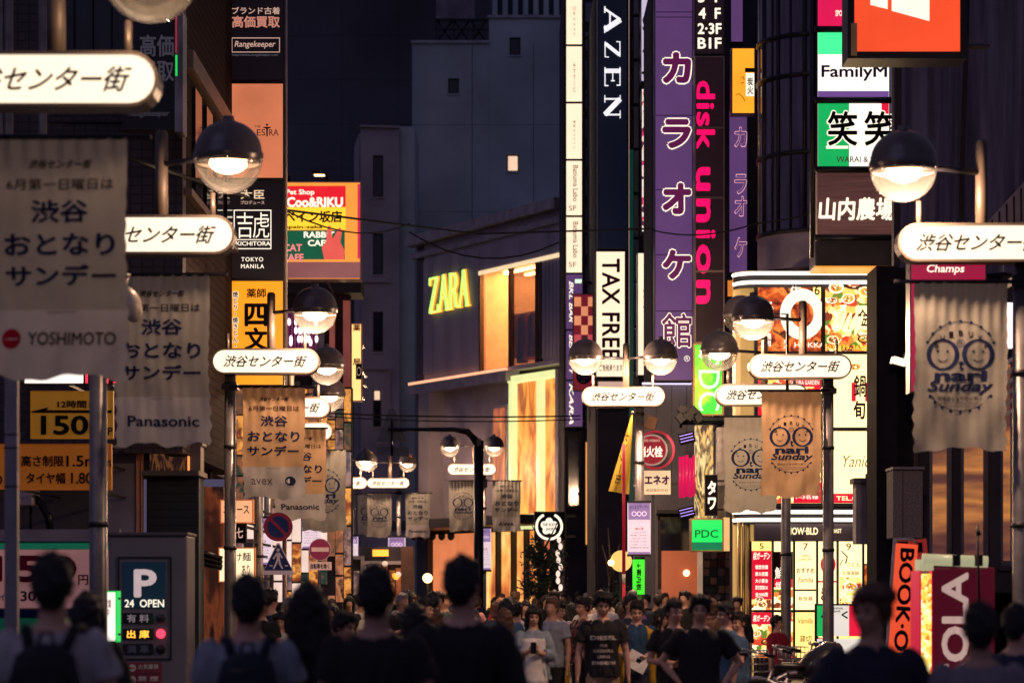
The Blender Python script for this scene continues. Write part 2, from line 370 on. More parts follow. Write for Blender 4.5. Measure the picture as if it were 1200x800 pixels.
# lower tower with slit windows
f = Frame(423, 113., R(7))
t = thing('stair_tower', 'purple grey stair tower with a column of tall slit windows left of the fashion store', 'building', f.at(450, 694, 3))
facade(t, f, (423, 150, 468, 694), [(437, 182, 449, 231), (437, 273, 449, 322), (437, 365, 449, 412), (437, 456, 447, 500)], M_greytower2, depth=5)
f = Frame(468, 113.4, R(0))
bm = B(); f.box(bm, 468, 148, 486, 694, .1, 5); add('side_wall', bm, M_greytower, t)
bm = B(); Frame(423, 113., R(7)).box(bm, 422, 147.5, 468, 150, -.15, .3); add('parapet', bm, M_greytower2, t)
fr = Frame(423, 113., R(7))
for q in ((423, 325, 456, 331), (423, 430, 458, 433), (455, 433, 457, 560)): bm = B(); fr.box(bm, *q, -.12, 0); add('ledge', bm, M_greytower2, t)
bm = B(); fr.box(bm, 439, 458, 445, 468, -.02, .16); add('lit_opening', bm, L_warmwin, t)

# ------------------------------------------------------------------ fashion store at the bend
FZ = Frame(485, 94.6, math.atan2(-.875, .484))
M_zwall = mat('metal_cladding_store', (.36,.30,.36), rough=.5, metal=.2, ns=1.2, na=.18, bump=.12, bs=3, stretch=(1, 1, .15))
M_zled = mat('ledge_metal', (.34,.30,.34), rough=.5, metal=.3)
t = STORE = thing('fashion_store', 'purple grey clad clothing store on the bend with a glowing upper window and canopy', 'building', FZ.at(485, 694, 0))


def zbox(bm, x0, z0, x1, z1, d0, d1): a, b = FZ.s_(x0), FZ.s_(x1); box(bm, a, b, d0, d1, z0, z1, FZ.M)
def zz(px, py): return FZ.sz(px, py)[1]
Ztop, Zt, Zb, Zled, Zcan = zz(485, 290), zz(562, 318), zz(562, 435), zz(485, 452), zz(485, 612)
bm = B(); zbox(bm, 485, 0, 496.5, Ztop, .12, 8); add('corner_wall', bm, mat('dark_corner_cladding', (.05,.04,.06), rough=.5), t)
bm = B()
zbox(bm, 497, Zled, 562, Ztop, 0, .25); zbox(bm, 562, Zt, 657, Ztop, 0, .25); zbox(bm, 562, Zled, 657, Zb, 0, .25)
add('wall', bm, M_zwall, t)
for k in range(6):
    xx = 497+k*10.8; bm = B(); zbox(bm, xx, Zled+.35, xx+10.5, Ztop-.6, -.035, 0); add('panel', bm, M_zwall, t)
bm = B(); zbox(bm, 484, Ztop, 660, Ztop+.35, -.35, 8); zbox(bm, 484, Ztop-.45, 660, Ztop-.25, -.12, 0.05); add('parapet', bm, M_zled, t)
bm = B(); zbox(bm, 497, Zcan, 600, Zled-.3, .3, 8); zbox(bm, 597, Zcan, 657, zz(597, 441), .5, 8); add('lower_wall', bm, mat('lower_store_wall', (.26,.22,.28), rough=.7, ns=1, na=.2, bump=.2, bs=8), t)
bm = B(); zbox(bm, 485, Zled-.35, 600, Zled, -.25, .3); add('ledge', bm, M_zled, t)
bm = B(); zbox(bm, 485, Zled+.005, 598, Zled+.10, -.24, -.1); add('ledge_light', bm, lit('ledge_strip_light', (235, 165, 125), 1.3), t)
bm = B(); zbox(bm, 499, Zcan, 511, Zled-.35, -.3, .3); add('column', bm, M_greytower2, t)
# the upper window: a room of real depth behind glass
M_room = mat('shop_plaster', (.6,.5,.42), rough=.8, na=.1); L_shop = lit('shop_ceiling_light', (255, 160, 84), 60.)
bm = B(); a, b = FZ.s_(562), FZ.s_(634)
box(bm, a-.1, b+.3, 5, 5.2, Zb, Zt, FZ.M); box(bm, a-.1, a, .25, 5, Zb, Zt, FZ.M); box(bm, b+.2, b+.3, .25, 5, Zb, Zt, FZ.M); box(bm, a-.1, b+.3, .25, 5.2, Zt, Zt+.1, FZ.M); box(bm, a-.1, b+.3, .25, 5.2, Zb-.1, Zb, FZ.M)
add('shop_room', bm, M_room, t)
for k in range(5): bm = B(); box(bm, a+.3, b-.2, .8+k*.85, .95+k*.85, Zt-.09, Zt-.02, FZ.M); add('ceiling_light', bm, L_shop, t)
bm = B(); zbox(bm, 634.5, Zb, 657, Zt, .05, .3); add('shutter_panel', bm, M_zwall, t)
for k in range(5): bm = B(); zbox(bm, 635+k*4.4, Zb+.1, 638.6+k*4.4, Zt-.1, 0, .05); add('panel', bm, M_zwall, t)
for x0, x1 in ((562, 563), (596, 598.5), (627.5, 629.5), (632.5, 634.5)): bm = B(); zbox(bm, x0, Zb, x1, Zt, -.02, .14); add('window_frame', bm, M_dark, t)
bm = B(); zbox(bm, 562, Zt-.14, 657, Zt, -.05, -.002); add('window_head', bm, lit('head_strip', (255, 225, 175), .8), t)
bm = B(); zbox(bm, 598, Zb, 632, Zt-.14, .06, .065); add('glass_pane', bm, glassy('shop_glass', tr=.98, milky=.0), t)
g = thing('garment_rack', 'row of dark garments on a rail behind the upper shop window', 'clothes rail', FZ.at(610, 430, 1.8))
s0, s1 = FZ.s_(601)-1.2, FZ.s_(630)-1.2
bm = B(); tube(bm, [FZ.M @ Vector((s0, 0.7, Zb+1.9)), FZ.M @ Vector((s1, 0.7, Zb+1.9))], .03)
for s in (s0, s1): tube(bm, [FZ.M @ Vector((s, 0.7, Zb)), FZ.M @ Vector((s, 0.7, Zb+1.9))], .03)
add('rail', bm, M_steel, g)
for k in range(7):
    s = s0+(s1-s0)*(k+.5)/7; h = random.uniform(1.3, 1.9); bm = B(); cc = FZ.M @ Vector((s, 0.7, 0))
    loft(bm, [ring_pts(Vector((cc.x, cc.y, Zb+1.87-q*h)), w, Vector((0, 0, 1)), 8, ry=.06) for q, w in ((0, .04), (.08, .16), (.5, .15), (1, .2))]); add('garment', bm, ink('garment_%d' % (k % 3), ((110, 60, 44), (190, 90, 50), (44, 34, 44))[k % 3]), g, smooth=True)
# the raised green-edged letters
t = thing('store_lettering_sign', 'raised serif letters glowing green and yellow on the grey store wall', 'sign', FZ.at(529, 365, -.2))
L_green = lit('neon_yellow_green', (190, 255, 110), 1.25); L_amber = lit('letter_amber_edge', (255, 170, 60), .9)
ZAR = {'Z': [(0, .97, .62, .97, .07), (.55, .95, .06, .05, .17), (0, .03, .64, .03, .07), (.015, .97, .015, .78, .04), (.62, .03, .62, .22, .04)],
 'A': [(.30, 1, .03, .02, .05), (.30, 1, .58, .02, .17), (.13, .36, .46, .36, .05), (-.04, .015, .12, .015, .03), (.45, .015, .72, .015, .03)],
 'R': [(.10, 1, .10, 0, .16), (.1, .975, .38, .96, .05), (.38, .96, .5, .84, .12), (.5, .84, .5, .64, .15), (.5, .64, .38, .53, .1), (.38, .52, .1, .51, .05), (.34, .52, .44, .35, .13), (.44, .4, .5, .05, .15), (.5, .03, .66, .07, .05), (0, .015, .22, .015, .03), (0, .985, .2, .985, .03)]}
x0, xe = FZ.s_(507), FZ.s_(552); zb_, zt_ = zz(507, 368), zz(507, 326); wd = (xe-x0); cw = wd/2.85; x = 0
for ch in 'ZARA':
    segs = [(a+x, b, c+x, d, w) for a, b, c, d, w in ZAR[ch]]
    Mx = FZ.M @ Matrix.Translation((x0, -.16, zb_))
    for nm, mm, dd, gr in (('letter_edge', L_amber, .06, .012), ('letter', L_green, 0, 0)):
        bm = B()
        for a_, b_, c_, d_, w_ in segs:
            p, q = Vector((a_*cw, b_*(zt_-zb_))), Vector((c_*cw, d_*(zt_-zb_))); dr = (q-p).normalized(); n = Vector((-dr.y, dr.x))*(w_*cw*.42+gr)
            p, q = p-dr*gr, q+dr*gr; poly(bm, Mx @ Matrix.Translation((0, dd, 0)), [p-n, q-n, q+n, p+n], .05+dd*.6)
        add(nm, bm, mm, t)
    x += .74
# neon framed show windows below
t = STORE
M_gold = palette('golden_poster', [(120, 50, 32), (205, 105, 42), (236, 150, 58), (190, 90, 40), (250, 180, 84), (225, 135, 55), (150, 70, 40), (235, 150, 60)], scale=.45, es=.95, kind='N', warp=1., stretch=(1.6, 1.6, .6))
za, zb2 = zz(597, 441), zz(600, 603)
bm = B(); zbox(bm, 596, zb2, 600, za, .0, .4); zbox(bm, 628.5, zb2, 632.5, za-.2, .0, .4); zbox(bm, 596, za-.22, 657, za, -.05, .35); zbox(bm, 596, zb2-.5, 657, zb2, 0, .4); add('neon_frame', bm, lit('neon_frame_green', (234, 238, 165), .85), t)
for x0, x1 in ((600.5, 628), (633, 653)): bm = B(); zbox(bm, x0, zb2, x1, za-.25, .2, .3); add('show_panel', bm, M_gold, t)
bm = B(); zbox(bm, 653.5, zb2-.5, 657, za, -.1, .4); add('side_post', bm, M_zled, t)
for k, (xx, w) in enumerate(()):
    bm = B(); cc = FZ.M @ Vector((FZ.s_(xx), .12, 0)); H = 2.4
    loft(bm, [ring_pts(Vector((cc.x, cc.y, zb2+.1+q*H)), r_, Vector((0, 0, 1)), 10, ry=.1) for q, r_ in ((0, .08), (.35, .14), (.5, .17), (.62, .13), (.8, .22), (.86, .08), (.9, .1), (.96, .11), (1, .04))]); add('mannequin', bm, ink('mannequin_dark', (52, 30, 36)), t, smooth=True)
bm = B(); fz2 = FZ; a, b = FZ.s_(575), FZ.s_(593)
t = thing('small_display_case', 'narrow lit display case with violet and orange print beside the green neon frame', 'display case', FZ.at(584, 545, 0))
box(bm, a, b, 0.05, .3, zz(584, 590), zz(584, 474), FZ.M); add('case', bm, M_zled, t)
bm = B(); box(bm, a+.15, b-.15, .02, .05, zz(584, 586), zz(584, 478), FZ.M); add('poster', bm, palette('case_poster', [(70, 30, 60), (200, 110, 70), (240, 170, 110), (130, 60, 90)], scale=.9, es=.7, kind='N', stretch=(1, 1, .4)), t)
# ground floor
t = STORE
zc0 = zz(485, 622); bm = B(); zbox(bm, 480, zc0, 657, Zcan, -1.6, .5); add('canopy', bm, M_dark, t)
L_amb = palette('amber_shop_glow', [(120, 48, 32), (215, 120, 60), (255, 185, 95), (255, 215, 140), (190, 90, 50)], scale=.55, es=1.05, kind='N', warp=1., stretch=(1.6, 1.6, .7))
L_peach = lit('peach_backlit_panel', (216, 122, 76), .9, ns=.7, evar=.5)
for x0, x1, mm in ((499, 530, L_peach), (531, 557, L_peach), (561, 577, L_amb), (578.5, 595, L_amb), (597, 610, L_amb), (612, 626, L_amb), (629, 640, L_peach)):
    bm = B(); zbox(bm, x0, 0.3, x1, zc0-.15, .3, .4); add('window_panel', bm, mm, t)
for x in (497, 557.6, 577.3, 595.3, 610.3, 626.5, 641): bm = B(); zbox(bm, x, 0, x+1.4, zc0, .1, .5); add('mullion', bm, M_dark, t)
bm = B(); zbox(bm, 486, 0, 660, .3, .25, .6); add('plinth', bm, M_dark, t)
for k in range(5): bm = B(); ell(bm, FZ.at(508+k*11, 628, -.8), (.13, .13, .16)); add('spotlight', bm, M_black, t, smooth=True)
bm = B(); ell(bm, F(86.).at(501, 677), (.16, .16, .16)); L_ball = lit('glowing_ball', (255, 210, 130), 5.)
o = tag(add('ball_lamp', bm, L_ball, None, smooth=True), 'small glowing yellow ball lamp in front of the peach shop panels', 'lamp')
bm = B(); p = F(86.).at(501, 677); tube(bm, [(p.x, p.y, 0), (p.x, p.y, p.z-.1)], .03); add('stem', bm, M_dark, o)
# ================================================================== centre and right-hand buildings
M_rwall = mat('dark_facade', (.03,.026,.04), rough=.8, spec=.2, ns=1, na=.3, bump=.15, bs=8)
M_rwall2 = mat('slate_facade_panel', (.11,.11,.14), rough=.5, ns=1.5, na=.2)
M_glassd = mat('dark_blue_glass', (.012,.018,.045), rough=.06, spec=1, ns=1.5, na=.5, stretch=(3, 3, .3))
M_purple = lit('karaoke_purple', (86, 56, 102), .9, ns=1.4, evar=.22)
L_panel = lit('ivory_lightbox', (255, 230, 196), 1.0, ns=1.5, evar=.1)

# R3: dark building carrying the white sign column
f = F(76.)
t = thing('dark_building', 'dark narrow building carrying the long column of cream light boxes', 'building', f.at(680, 694, 3))
facade(t, f, (662, -40, 752, 694), [(684, 515, 699, 640, lit('shop_gold_strip', (225, 150, 75), .9, ns=1, evar=.3)), (664, 500, 681, 594)], M_rwall, depth=9)
bm = B()
for k in range(16): f.box(bm, 686, -30+k*34, 698, -8+k*34, .0-.03, .0)
add('facade_panel', bm, M_rwall2, t)
f = F(73.)
names = [('cream light box with a small ring logo, topmost of the white column', '○\nR\no\na\ns\nt'), ('cream light box with tiny vertical print, second of the white column', 'A\nT\nT\nI\nC'), ('cream light box with a small flower mark, third of the white column', '❀\nB\ne\na\nu\nt\ny'), ('light box with red vertical print and two grey letters, fourth of the white column', None), ('light box with red vertical print, lowest of the white column', None)]
for k, (y0, y1) in enumerate(((-12, 53), (54, 120), (121, 187), (188, 253), (254, 320))):
    tx = []
    if names[k][1]: tx.append((names[k][1], 673, y0+37, 3.4, 34, ink('ink_tan', (190, 150, 120)), dict(bold=0)))
    else:
        tx.append(('Batiuma Labo', 674.5, y0+27, 42, 6, ink('ink_rose', (200, 90, 100)), dict(rot=-90, bold=.01)))
        tx.append(('SF', 671, y0+56, 9, 6, ink('ink_tan', (190, 150, 120)), dict(bold=0)))
    sign('lightbox_sign', names[k][0], (663, y0, 682.5, y1), f, L_panel, tx, group='white light box column', d=.35, fw=.7, bracket=('R', 6))
for k, (y0, y1, s) in enumerate(((321, 386, 'BKL BAR'), (387, 445, 'BEAUTY'), (446, 500, 'KARA'))):
    sign('lightbox_sign', 'narrow purple sign with white sideways lettering, %s of three below the white column' % ('top', 'middle', 'lowest')[k], (663, y0, 683, y1), f, M_purple, [(s, 669.5, (y0+y1)/2, 48, 5, L_white, dict(rot=-90, bold=.03, shear=.3))], group='narrow purple signs', d=.3, fw=.6, bracket=('R', 5))
f = F(70.)
t = sign('checkered_sign', 'dark red sign with orange and pink checker pattern lit by a small top lamp', (671, 344, 698, 458), f, mat('maroon_board', (.16,.02,.035), emit=C(120, 24, 40), es=.7), [('THE BEST\nIN TOWN\nBAR', 683.5, 442, 12, 12, ink('ink_dim_blue', (120, 120, 160)), dict(bold=.02))], d=.2, fw=1.2, bracket=('R', 4))
for i in range(3):
    for j in range(6):
        if (i+j) % 2 == 0: bm = B(); f.box(bm, 673+i*8, 348+j*11, 681+i*8, 359+j*11, -.008, .0); add('checker_tile', bm, lit('checker_orange' if j < 4 else 'checker_pink', (225, 140, 100) if j < 4 else (190, 70, 80), .85), t)
bm = B(); disc(bm, f.m(684, 441, -.006), .21, t=.006); add('emblem', bm, ink('emblem_navy', (40, 20, 50)), t)
bm = B(); tube(bm, [f.at(697, 333, .05), f.at(686, 331, -.3), f.at(678, 332, -.45)], .03); add('lamp_arm', bm, M_black, t)
bm = B(); f.box(bm, 673.5, 330, 681, 333.5, -.55, -.35); add('lamp_head', bm, lit('pale_green_lamp', (200, 255, 200), 1.2), t)

# R2: building with the vertical letters
f = F(66.)
t = thing('narrow_building', 'dark glass fronted building behind the vertical serif letters and the tax free panel', 'building', f.at(735, 694, 3))
facade(t, f, (700, -40, 812, 694), [(738, 40, 750, 480, M_glassd)], M_rwall, depth=9)
bm = B(); f.box(bm, 741, 470, 752, 690, -.5, -.1); add('glass_column', bm, mat('mirror_column', (.35,.34,.4), rough=.18, metal=.9, bump=.6, bs=6), t)
bm = B(); f.box(bm, 736.5, 180, 741, 640, -.6, -.2); add('green_strip', bm, mat('dark_green_panel', (.004,.05,.04), rough=.3, emit=C(8, 60, 52), es=.5), t)
for k in range(10): bm = B(); f.box(bm, 742.5, -30+k*52, 748, 18+k*52, -.15, -.01); add('panel', bm, M_rwall2, t)
bm = B(); f.box(bm, 735.6, -40, 736.2, 470, -.62, -.55); f.box(bm, 699, -40, 700, 300, -.62, -.55); add('edge_trim', bm, lit('trim_glow', (200, 165, 150), .5), t)
f = F(64.)
t = sign('vertical_sign', 'tall black column sign with large white serif letters running down', (700, -30, 735, 292), f, mat('black_blue_gloss', (.008,.01,.018), rough=.12, ns=.8, na=.5, emit=C(12, 18, 36), es=.5, evar=.9, stretch=(1, 1, .3)), d=.5, fw=1, bracket=('B', .8))
LET = {'A': [(.5, 1, .1, .02, .08), (.5, 1, .88, .02, .2), (.26, .34, .72, .34, .06), (0, .015, .24, .015, .05), (.72, .015, 1, .015, .05)],
 'Z': [(.06, .97, .95, .97, .06), (.84, .95, .18, .05, .2), (.06, .03, .97, .03, .06), (.08, .97, .06, .74, .05), (.95, .03, .97, .27, .05)],
 'E': [(.22, 1, .22, 0, .2), (.05, .975, .9, .975, .05), (.05, .025, .92, .025, .05), (.3, .52, .68, .52, .05), (.89, 1, .89, .76, .05), (.91, 0, .91, .24, .05), (.68, .64, .68, .4, .05)],
 'N': [(.16, 1, .16, 0, .07), (.16, .98, .84, .02, .22), (.84, 1, .84, 0, .07), (0, .015, .32, .015, .04), (.66, .985, 1, .985, .04), (0, .985, .26, .985, .04)]}
for ch, y0, y1 in (('N', -34, -4), ('A', 8, 39), ('Z', 48, 68), ('E', 78, 103), ('N', 112, 139)):
    # letters lie on their side: top of the letter points right
    q = f.px_m(); hh = 18.5*q; wd = (y1-y0)*q; Mx = f.m(708.5, y0, -.025) @ Matrix.Rotation(R(90), 4, 'Y')
    Mx = f.m(708.5, y0, -.03)
    bm = B()
    for a, b, c, d, w in LET[ch]:
        p, r_ = Vector((b*hh, -a*wd)), Vector((d*hh, -c*wd)); dr = (r_-p).normalized(); n = Vector((-dr.y, dr.x))*w*wd*.5; poly(bm, Mx, [p-n, r_-n, r_+n, p+n], .02)
    add('letter', bm, lit('white_serif_letters', (235, 232, 238), .95), t)
sign('tax_free_sign', 'cream lit panel with large dark capital letters running downwards', (698, 294, 733, 442), f, L_panel, [('TAX FREE', 716, 362, 118, 21, ink('ink_maroon', (70, 20, 48)), dict(rot=-90, bold=.035, sp=1.05)), ('ご免税承ります', 716, 431, 27, 8, ink('ink_maroon', (70, 20, 48)), dict(bold=.03))], d=.5, fw=1, bracket=('B', .8))
sign('shop_sign', 'small dim cream panel directly under the tax free sign', (700, 446, 733, 478), f, L_dim, [], d=.5, fw=1, bracket=('B', .8))
f = F(62.)
sign('thin_sign', 'thin pale sign board seen between the serif column and the purple karaoke sign, upper one', (751, -20, 761.5, 96), f, lit('pale_lilac_box', (205, 190, 215), .8), [('S\nJ\nI\nT', 755, 60, 6, 80, I_black, dict(bold=.05))], d=.5, fw=.8, bracket=('R', 8))
sign('thin_sign', 'thin pink and white sign board with mixed print, middle one left of the karaoke sign', (751.5, 104, 761.5, 272), f, palette('thin_print', [(250, 225, 210), (245, 220, 200), (210, 60, 100), (250, 235, 220), (90, 40, 60)], scale=9, es=.95), [], d=.5, fw=.8, bracket=('R', 8))
sign('thin_sign', 'thin cream sign board with pink letters, lower one left of the karaoke sign', (747, 296, 761, 440), f, L_panel, [('T\nA\nX', 757, 335, 7, 52, ink('ink_pink', (200, 40, 90)), dict(bold=.05))], d=.5, fw=.8, bracket=('R', 8))
bm = B(); f.box(bm, 762.4, -20, 764, 446, -.1, .05); tag(add('light_strip', bm, lit('lilac_strip', (225, 205, 250), 1.3)), 'long thin lilac light strip along the left edge of the karaoke sign', 'light strip')

# R1: record shop / karaoke building
f = F(56.)
t = thing('karaoke_building', 'dark building carrying the purple karaoke column and the record shop column', 'building', f.at(830, 694, 3))
facade(t, f, (768, -40, 900, 450), [(852, 318, 882, 440, M_glassd)], M_rwall, depth=5)
facade(t, f, (768, 450.3, 900, 694), [(771, 602, 811, 690, M_glassd), (822, 640, 866, 690, M_glassd)], mat('grey_lower_panels', (.16,.155,.17), rough=.55, ns=1, na=.15), depth=5, frame_m=M_dark)
for i in range(4):
    for j in range(2): bm = B(); f.box(bm, 752+i*17.6, 452+j*58, 769+i*17.6, 508.5+j*58, -.05, -.003); add('panel', bm, M_rwall2, t)
bm = B(); f.box(bm, 752, 449, 812, 451, -.25, -.1); add('light_strip', bm, lit('lilac_strip', (225, 205, 250), 1.3), t)
bm = B(); f.box(bm, 768, 598, 812, 602, -.5, 0); add('awning_rail', bm, M_dark, t)
f = F(54.)
t = sign('karaoke_sign', 'tall purple backlit column with five outlined characters', (767, -20, 812, 446), f, M_purple, d=.6, fw=1, bracket=('B', .8))
M_kin = lit('karaoke_dark_fill', (92, 22, 72), .8)
for ch, cy, h in (('カ', 80, 40), ('ラ', 157, 38), ('オ', 233, 40), ('ケ', 310, 38), ('館', 387, 42)):
    kk = ch == '館'; text(t, f, ch, 793, cy, 37, h, L_white, bold=.06 if kk else .14, d=-.012); text(t, f, ch, 793, cy, 35 if kk else 34, h-(2.4 if kk else 3.2), M_kin, bold=.022 if kk else .085, d=-.025)
text(t, f, '®', 811-6, 420, 7, 7, L_white, bold=.0)
bm = B()
for y in (14, 20, 135, 222, 298, 364): f.box(bm, 768.5, y, 811, y+.8, -.008, -.001)
add('panel_joint', bm, ink('joint_purple', (50, 26, 66)), t)
f = F(52.)
t = sign('record_shop_sign', 'tall black column with hot pink round lettering turned sideways', (814, 66, 849, 402), f, mat('black_sign_face', (.02,.012,.016), rough=.3, emit=C(32, 14, 20), es=.6), d=.55, fw=1.4, frame=mat('bronze_frame', (.3,.22,.2), rough=.4, metal=.6), bracket=('B', .8))
L_pink = lit('hot_pink_letters', (238, 6, 92), 1.1)
text(t, f, 'disk', 827, 135, 80, 22, L_pink, rot=-90, bold=.035, sp=1.04); text(t, f, 'union', 827, 276, 160, 23, L_pink, rot=-90, bold=.045, sp=1.14)
bm = B()
for y in (150, 232, 318): f.box(bm, 814, y-1.2, 849, y+1.2, -.03, -.005)
add('cross_bar', bm, mat('bronze_frame'), t)
sign('floor_sign', 'black directory panel with white floor numbers above the record shop column', (814, -30, 849, 64), f, mat('black_sign_face'), [(s, 831.5, y, w, 13, L_white, dict(bold=.04)) for s, y, w in (('5  F', -3, 27), ('4  F', 16, 26), ('2·3F', 34, 28), ('B1F', 51, 28))], d=.55, fw=1.2, bracket=('B', .8))
t = sign('green_neon_sign', 'bright green and yellow sign with white letters turned sideways', (812, 402, 848, 487), f, palette('green_yellow', [(20, 225, 50), (60, 240, 60), (190, 245, 60), (235, 250, 110)], scale=1.1, es=1.05, kind='N'), d=.4, fw=2.2, frame=mat('brass_frame', (.45,.3,.14), rough=.4, metal=.7), bracket=('B', .8))
text(t, f, 'PDC', 831, 448, 66, 25, lit('pale_green_letters', (225, 255, 215), 1.15), rot=-90, bold=.0)
t = sign('purple_sign', 'second purple sign half hidden behind the record shop column with pink edged characters', (854, 130, 876, 320), F(53.5), M_purple, d=.3, fw=.8, bracket=('B', 1))
for ch, cy in (('カ', 161), ('ラ', 216), ('オ', 242), ('ケ', 290)): text(t, F(53.5), ch, 868, cy, 15, 24, lit('pink_outline', (235, 170, 190), .9), bold=.05); text(t, F(53.5), ch, 868, cy, 13.5, 22, M_purple, bold=.02, d=-.018)
sign('purple_sign', 'plain upper purple panel behind the floor number panel', (856, -20, 871, 50), F(53.5), M_purple, d=.3, fw=.8, bracket=('B', 1))
t = sign('orange_sign', 'glowing orange square sign with a small cat doodle and black brush characters', (857, 56, 885, 134), F(49.5), lit('orange_lightbox', (248, 160, 38), 1.05, ns=2, evar=.2), d=.3, fw=1.2, bracket=('R', 12))
fo = F(49.5); bm = B(); fo.box(bm, 874, 86, 884, 113, -.012, -.004); add('label', bm, L_white, t)
text(t, fo, '炭\n火', 879, 101, 7, 20, I_black, bold=.04, d=-.02); bm = B(); fo.box(bm, 873, 80, 884.5, 85, -.012, -.004); add('tab', bm, I_black, t)
for p in (((868, 92), (871, 90), (872, 94)), ((868, 98), (872, 97)), ((862, 112), (866, 110), (871, 115), (873, 119))): bm = B(); tube(bm, [fo.at(a, b, -.01) for a, b in p], .008, 4); add('doodle_line', bm, I_black, t)
sign('small_orange_sign', 'small dim orange box sign under the second purple sign', (852, 328, 864, 348), F(53.), lit('dim_orange_box', (225, 130, 50), .8), [], d=.2, fw=.6, bracket=('R', 4))
# things over the record shop entrance
f = F(51.)
t = thing('floodlight_rack', 'cluster of black floodlights clamped over the record shop entrance', 'floodlights', f.at(812, 500, .3))
bm = B(); tube(bm, [f.at(798, 494, .2), f.at(850, 494, .2)], .05); tube(bm, [f.at(800, 478, .2), f.at(800, 498, .6)], .03); tube(bm, [f.at(848, 494, .2), f.at(848, 494, 4)], .04); add('rail', bm, M_black, t)
for k, (a, b) in enumerate(((800, 480), (806, 488), (812, 482), (797, 490), (818, 489))):
    bm = B(); Mx = f.m(a, b, 0) @ Matrix.Rotation(R(25+k*9), 4, 'Y'); box(bm, -.1, .1, -.12, .12, -.07, .09, Mx, bev=.01); add('lamp_head', bm, M_black, t)
for yy, nm in ((513, 'upper'), (600, 'lower')):
    t = thing('tilted_screen', 'small tilted dark board with violet light lines, the %s one beside the pink tubes' % nm, 'sign', f.at(805, yy, .2))
    Mx = f.m(805, yy, 0) @ Matrix.Rotation(R(-14), 4, 'Y'); bm = B(); box(bm, -.16, .16, 0, .08, -.11, .11, Mx, bev=.008); add('board', bm, I_black, t)
    for k in range(3): bm = B(); box(bm, -.14, .13, -.012, 0, .06-k*.06, .075-k*.06, Mx); add('light_line', bm, lit('violet_line', (170, 140, 235), 1.2), t)
    bm = B(); tube(bm, [f.at(809, yy, .06), f.at(813, yy, 2)], .02); add('bracket', bm, M_black, t)
for k in range(5):
    bm = B(); tube(bm, [f.at(797.5+k*4, 532+random.random()*5, .1), f.at(797.5+k*4, 583-random.random()*4, .1)], .03, 8)
    tag(add('neon_tube', bm, lit('magenta_tube', (205, 15, 80), .85)), 'upright magenta glass tube beside the record shop entrance, %s from the left' % ('first', 'second', 'third', 'fourth', 'fifth')[k], 'neon tube', 'magenta tubes')
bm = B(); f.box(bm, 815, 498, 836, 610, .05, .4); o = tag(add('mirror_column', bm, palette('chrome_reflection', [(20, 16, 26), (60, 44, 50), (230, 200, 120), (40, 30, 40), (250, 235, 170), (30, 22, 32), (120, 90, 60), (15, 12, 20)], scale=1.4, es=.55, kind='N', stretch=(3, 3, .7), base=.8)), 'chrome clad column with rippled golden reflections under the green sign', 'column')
sign('music_sign', 'small black sign with white curved characters under the chrome column', (826, 556, 841, 604), F(50.5), I_black, [('タ\nワ', 834, 580, 10, 34, L_white, dict(bold=.07))], d=.1, fw=.6, bracket=('R', 8))
bm = B(); f.box(bm, 841, 500, 851, 606, .1, .5); tag(add('grey_pilaster', bm, M_steel), 'slim grey metal pilaster right of the chrome column', 'pilaster')
sign('green_box_sign', 'square green sign with faint letters on a cream box', (809, 607, 848, 646), F(50.), lit('green_box', (22, 216, 92), 1.05, evar=.05), [('PDC', 828, 625, 27, 9, ink('ink_greenpale', (30, 120, 60)), dict(bold=.01))], d=.35, fw=1.8, frame=mat('brass_frame'), bracket=('B', .8))
f = F(50.); bm = B(); f.box(bm, 848.4, 606, 862, 645, -.02, .3); tag(add('cream_box_side', bm, lit('cream_side_glow', (228, 178, 118), .85)), 'cream glowing side box next to the square green sign', 'light box')
bm = B(); f.box(bm, 810.8, 635, 846.4, 644, -.012, -.002); tag(add('green_band', bm, lit('dark_green_band', (10, 120, 80), .8)), 'darker green band along the foot of the square green sign', 'sign band')
# stair/entrance panels and record shelves
f = F(55.5)
bm = B(); f.box(bm, 776, 645, 818, 705, -.05, .3); tag(add('entrance_panel', bm, lit('hoarding_orange', (190, 96, 60), .6, ns=.7, evar=.4)), 'orange glowing hoarding panel behind the crowd right of the green tube', 'panel')
bm = B(); ell(bm, f.at(804, 671, -.12), (.07, .06, .07)); tag(add('wall_lamp', bm, lit('glowing_ball', (255, 210, 130), 5.), smooth=True), 'small warm wall lamp on the orange hoarding panel', 'lamp')
t = thing('record_shelf', 'dark rack crammed with record sleeves behind the crowd', 'shelf', f.at(842, 760, 0))
bm = B(); f.box(bm, 822, 644, 867, 760, -.05, .4); add('rack', bm, M_black, t)
for i in range(5):
    for j in range(8):
        bm = B(); a = 823+i*8.7+random.random(); b = 646+j*10; f.box(bm, a, b, a+7.2, b+8.5, -.09-random.random()*.03, -.06)
        add('record_sleeve', bm, ink('sleeve_%d' % random.randrange(5), random.choice(((70, 60, 60), (40, 36, 50), (95, 70, 66), (55, 30, 36), (30, 40, 46)))), t)
bm = B(); f.box(bm, 817, 640, 822.5, 760, -.25, .1); tag(add('chrome_post', bm, mat('bright_post', (.7,.62,.55), rough=.25, metal=.6, emit=C(200, 170, 140), es=.35)), 'bright chrome post left of the record shelf', 'post')

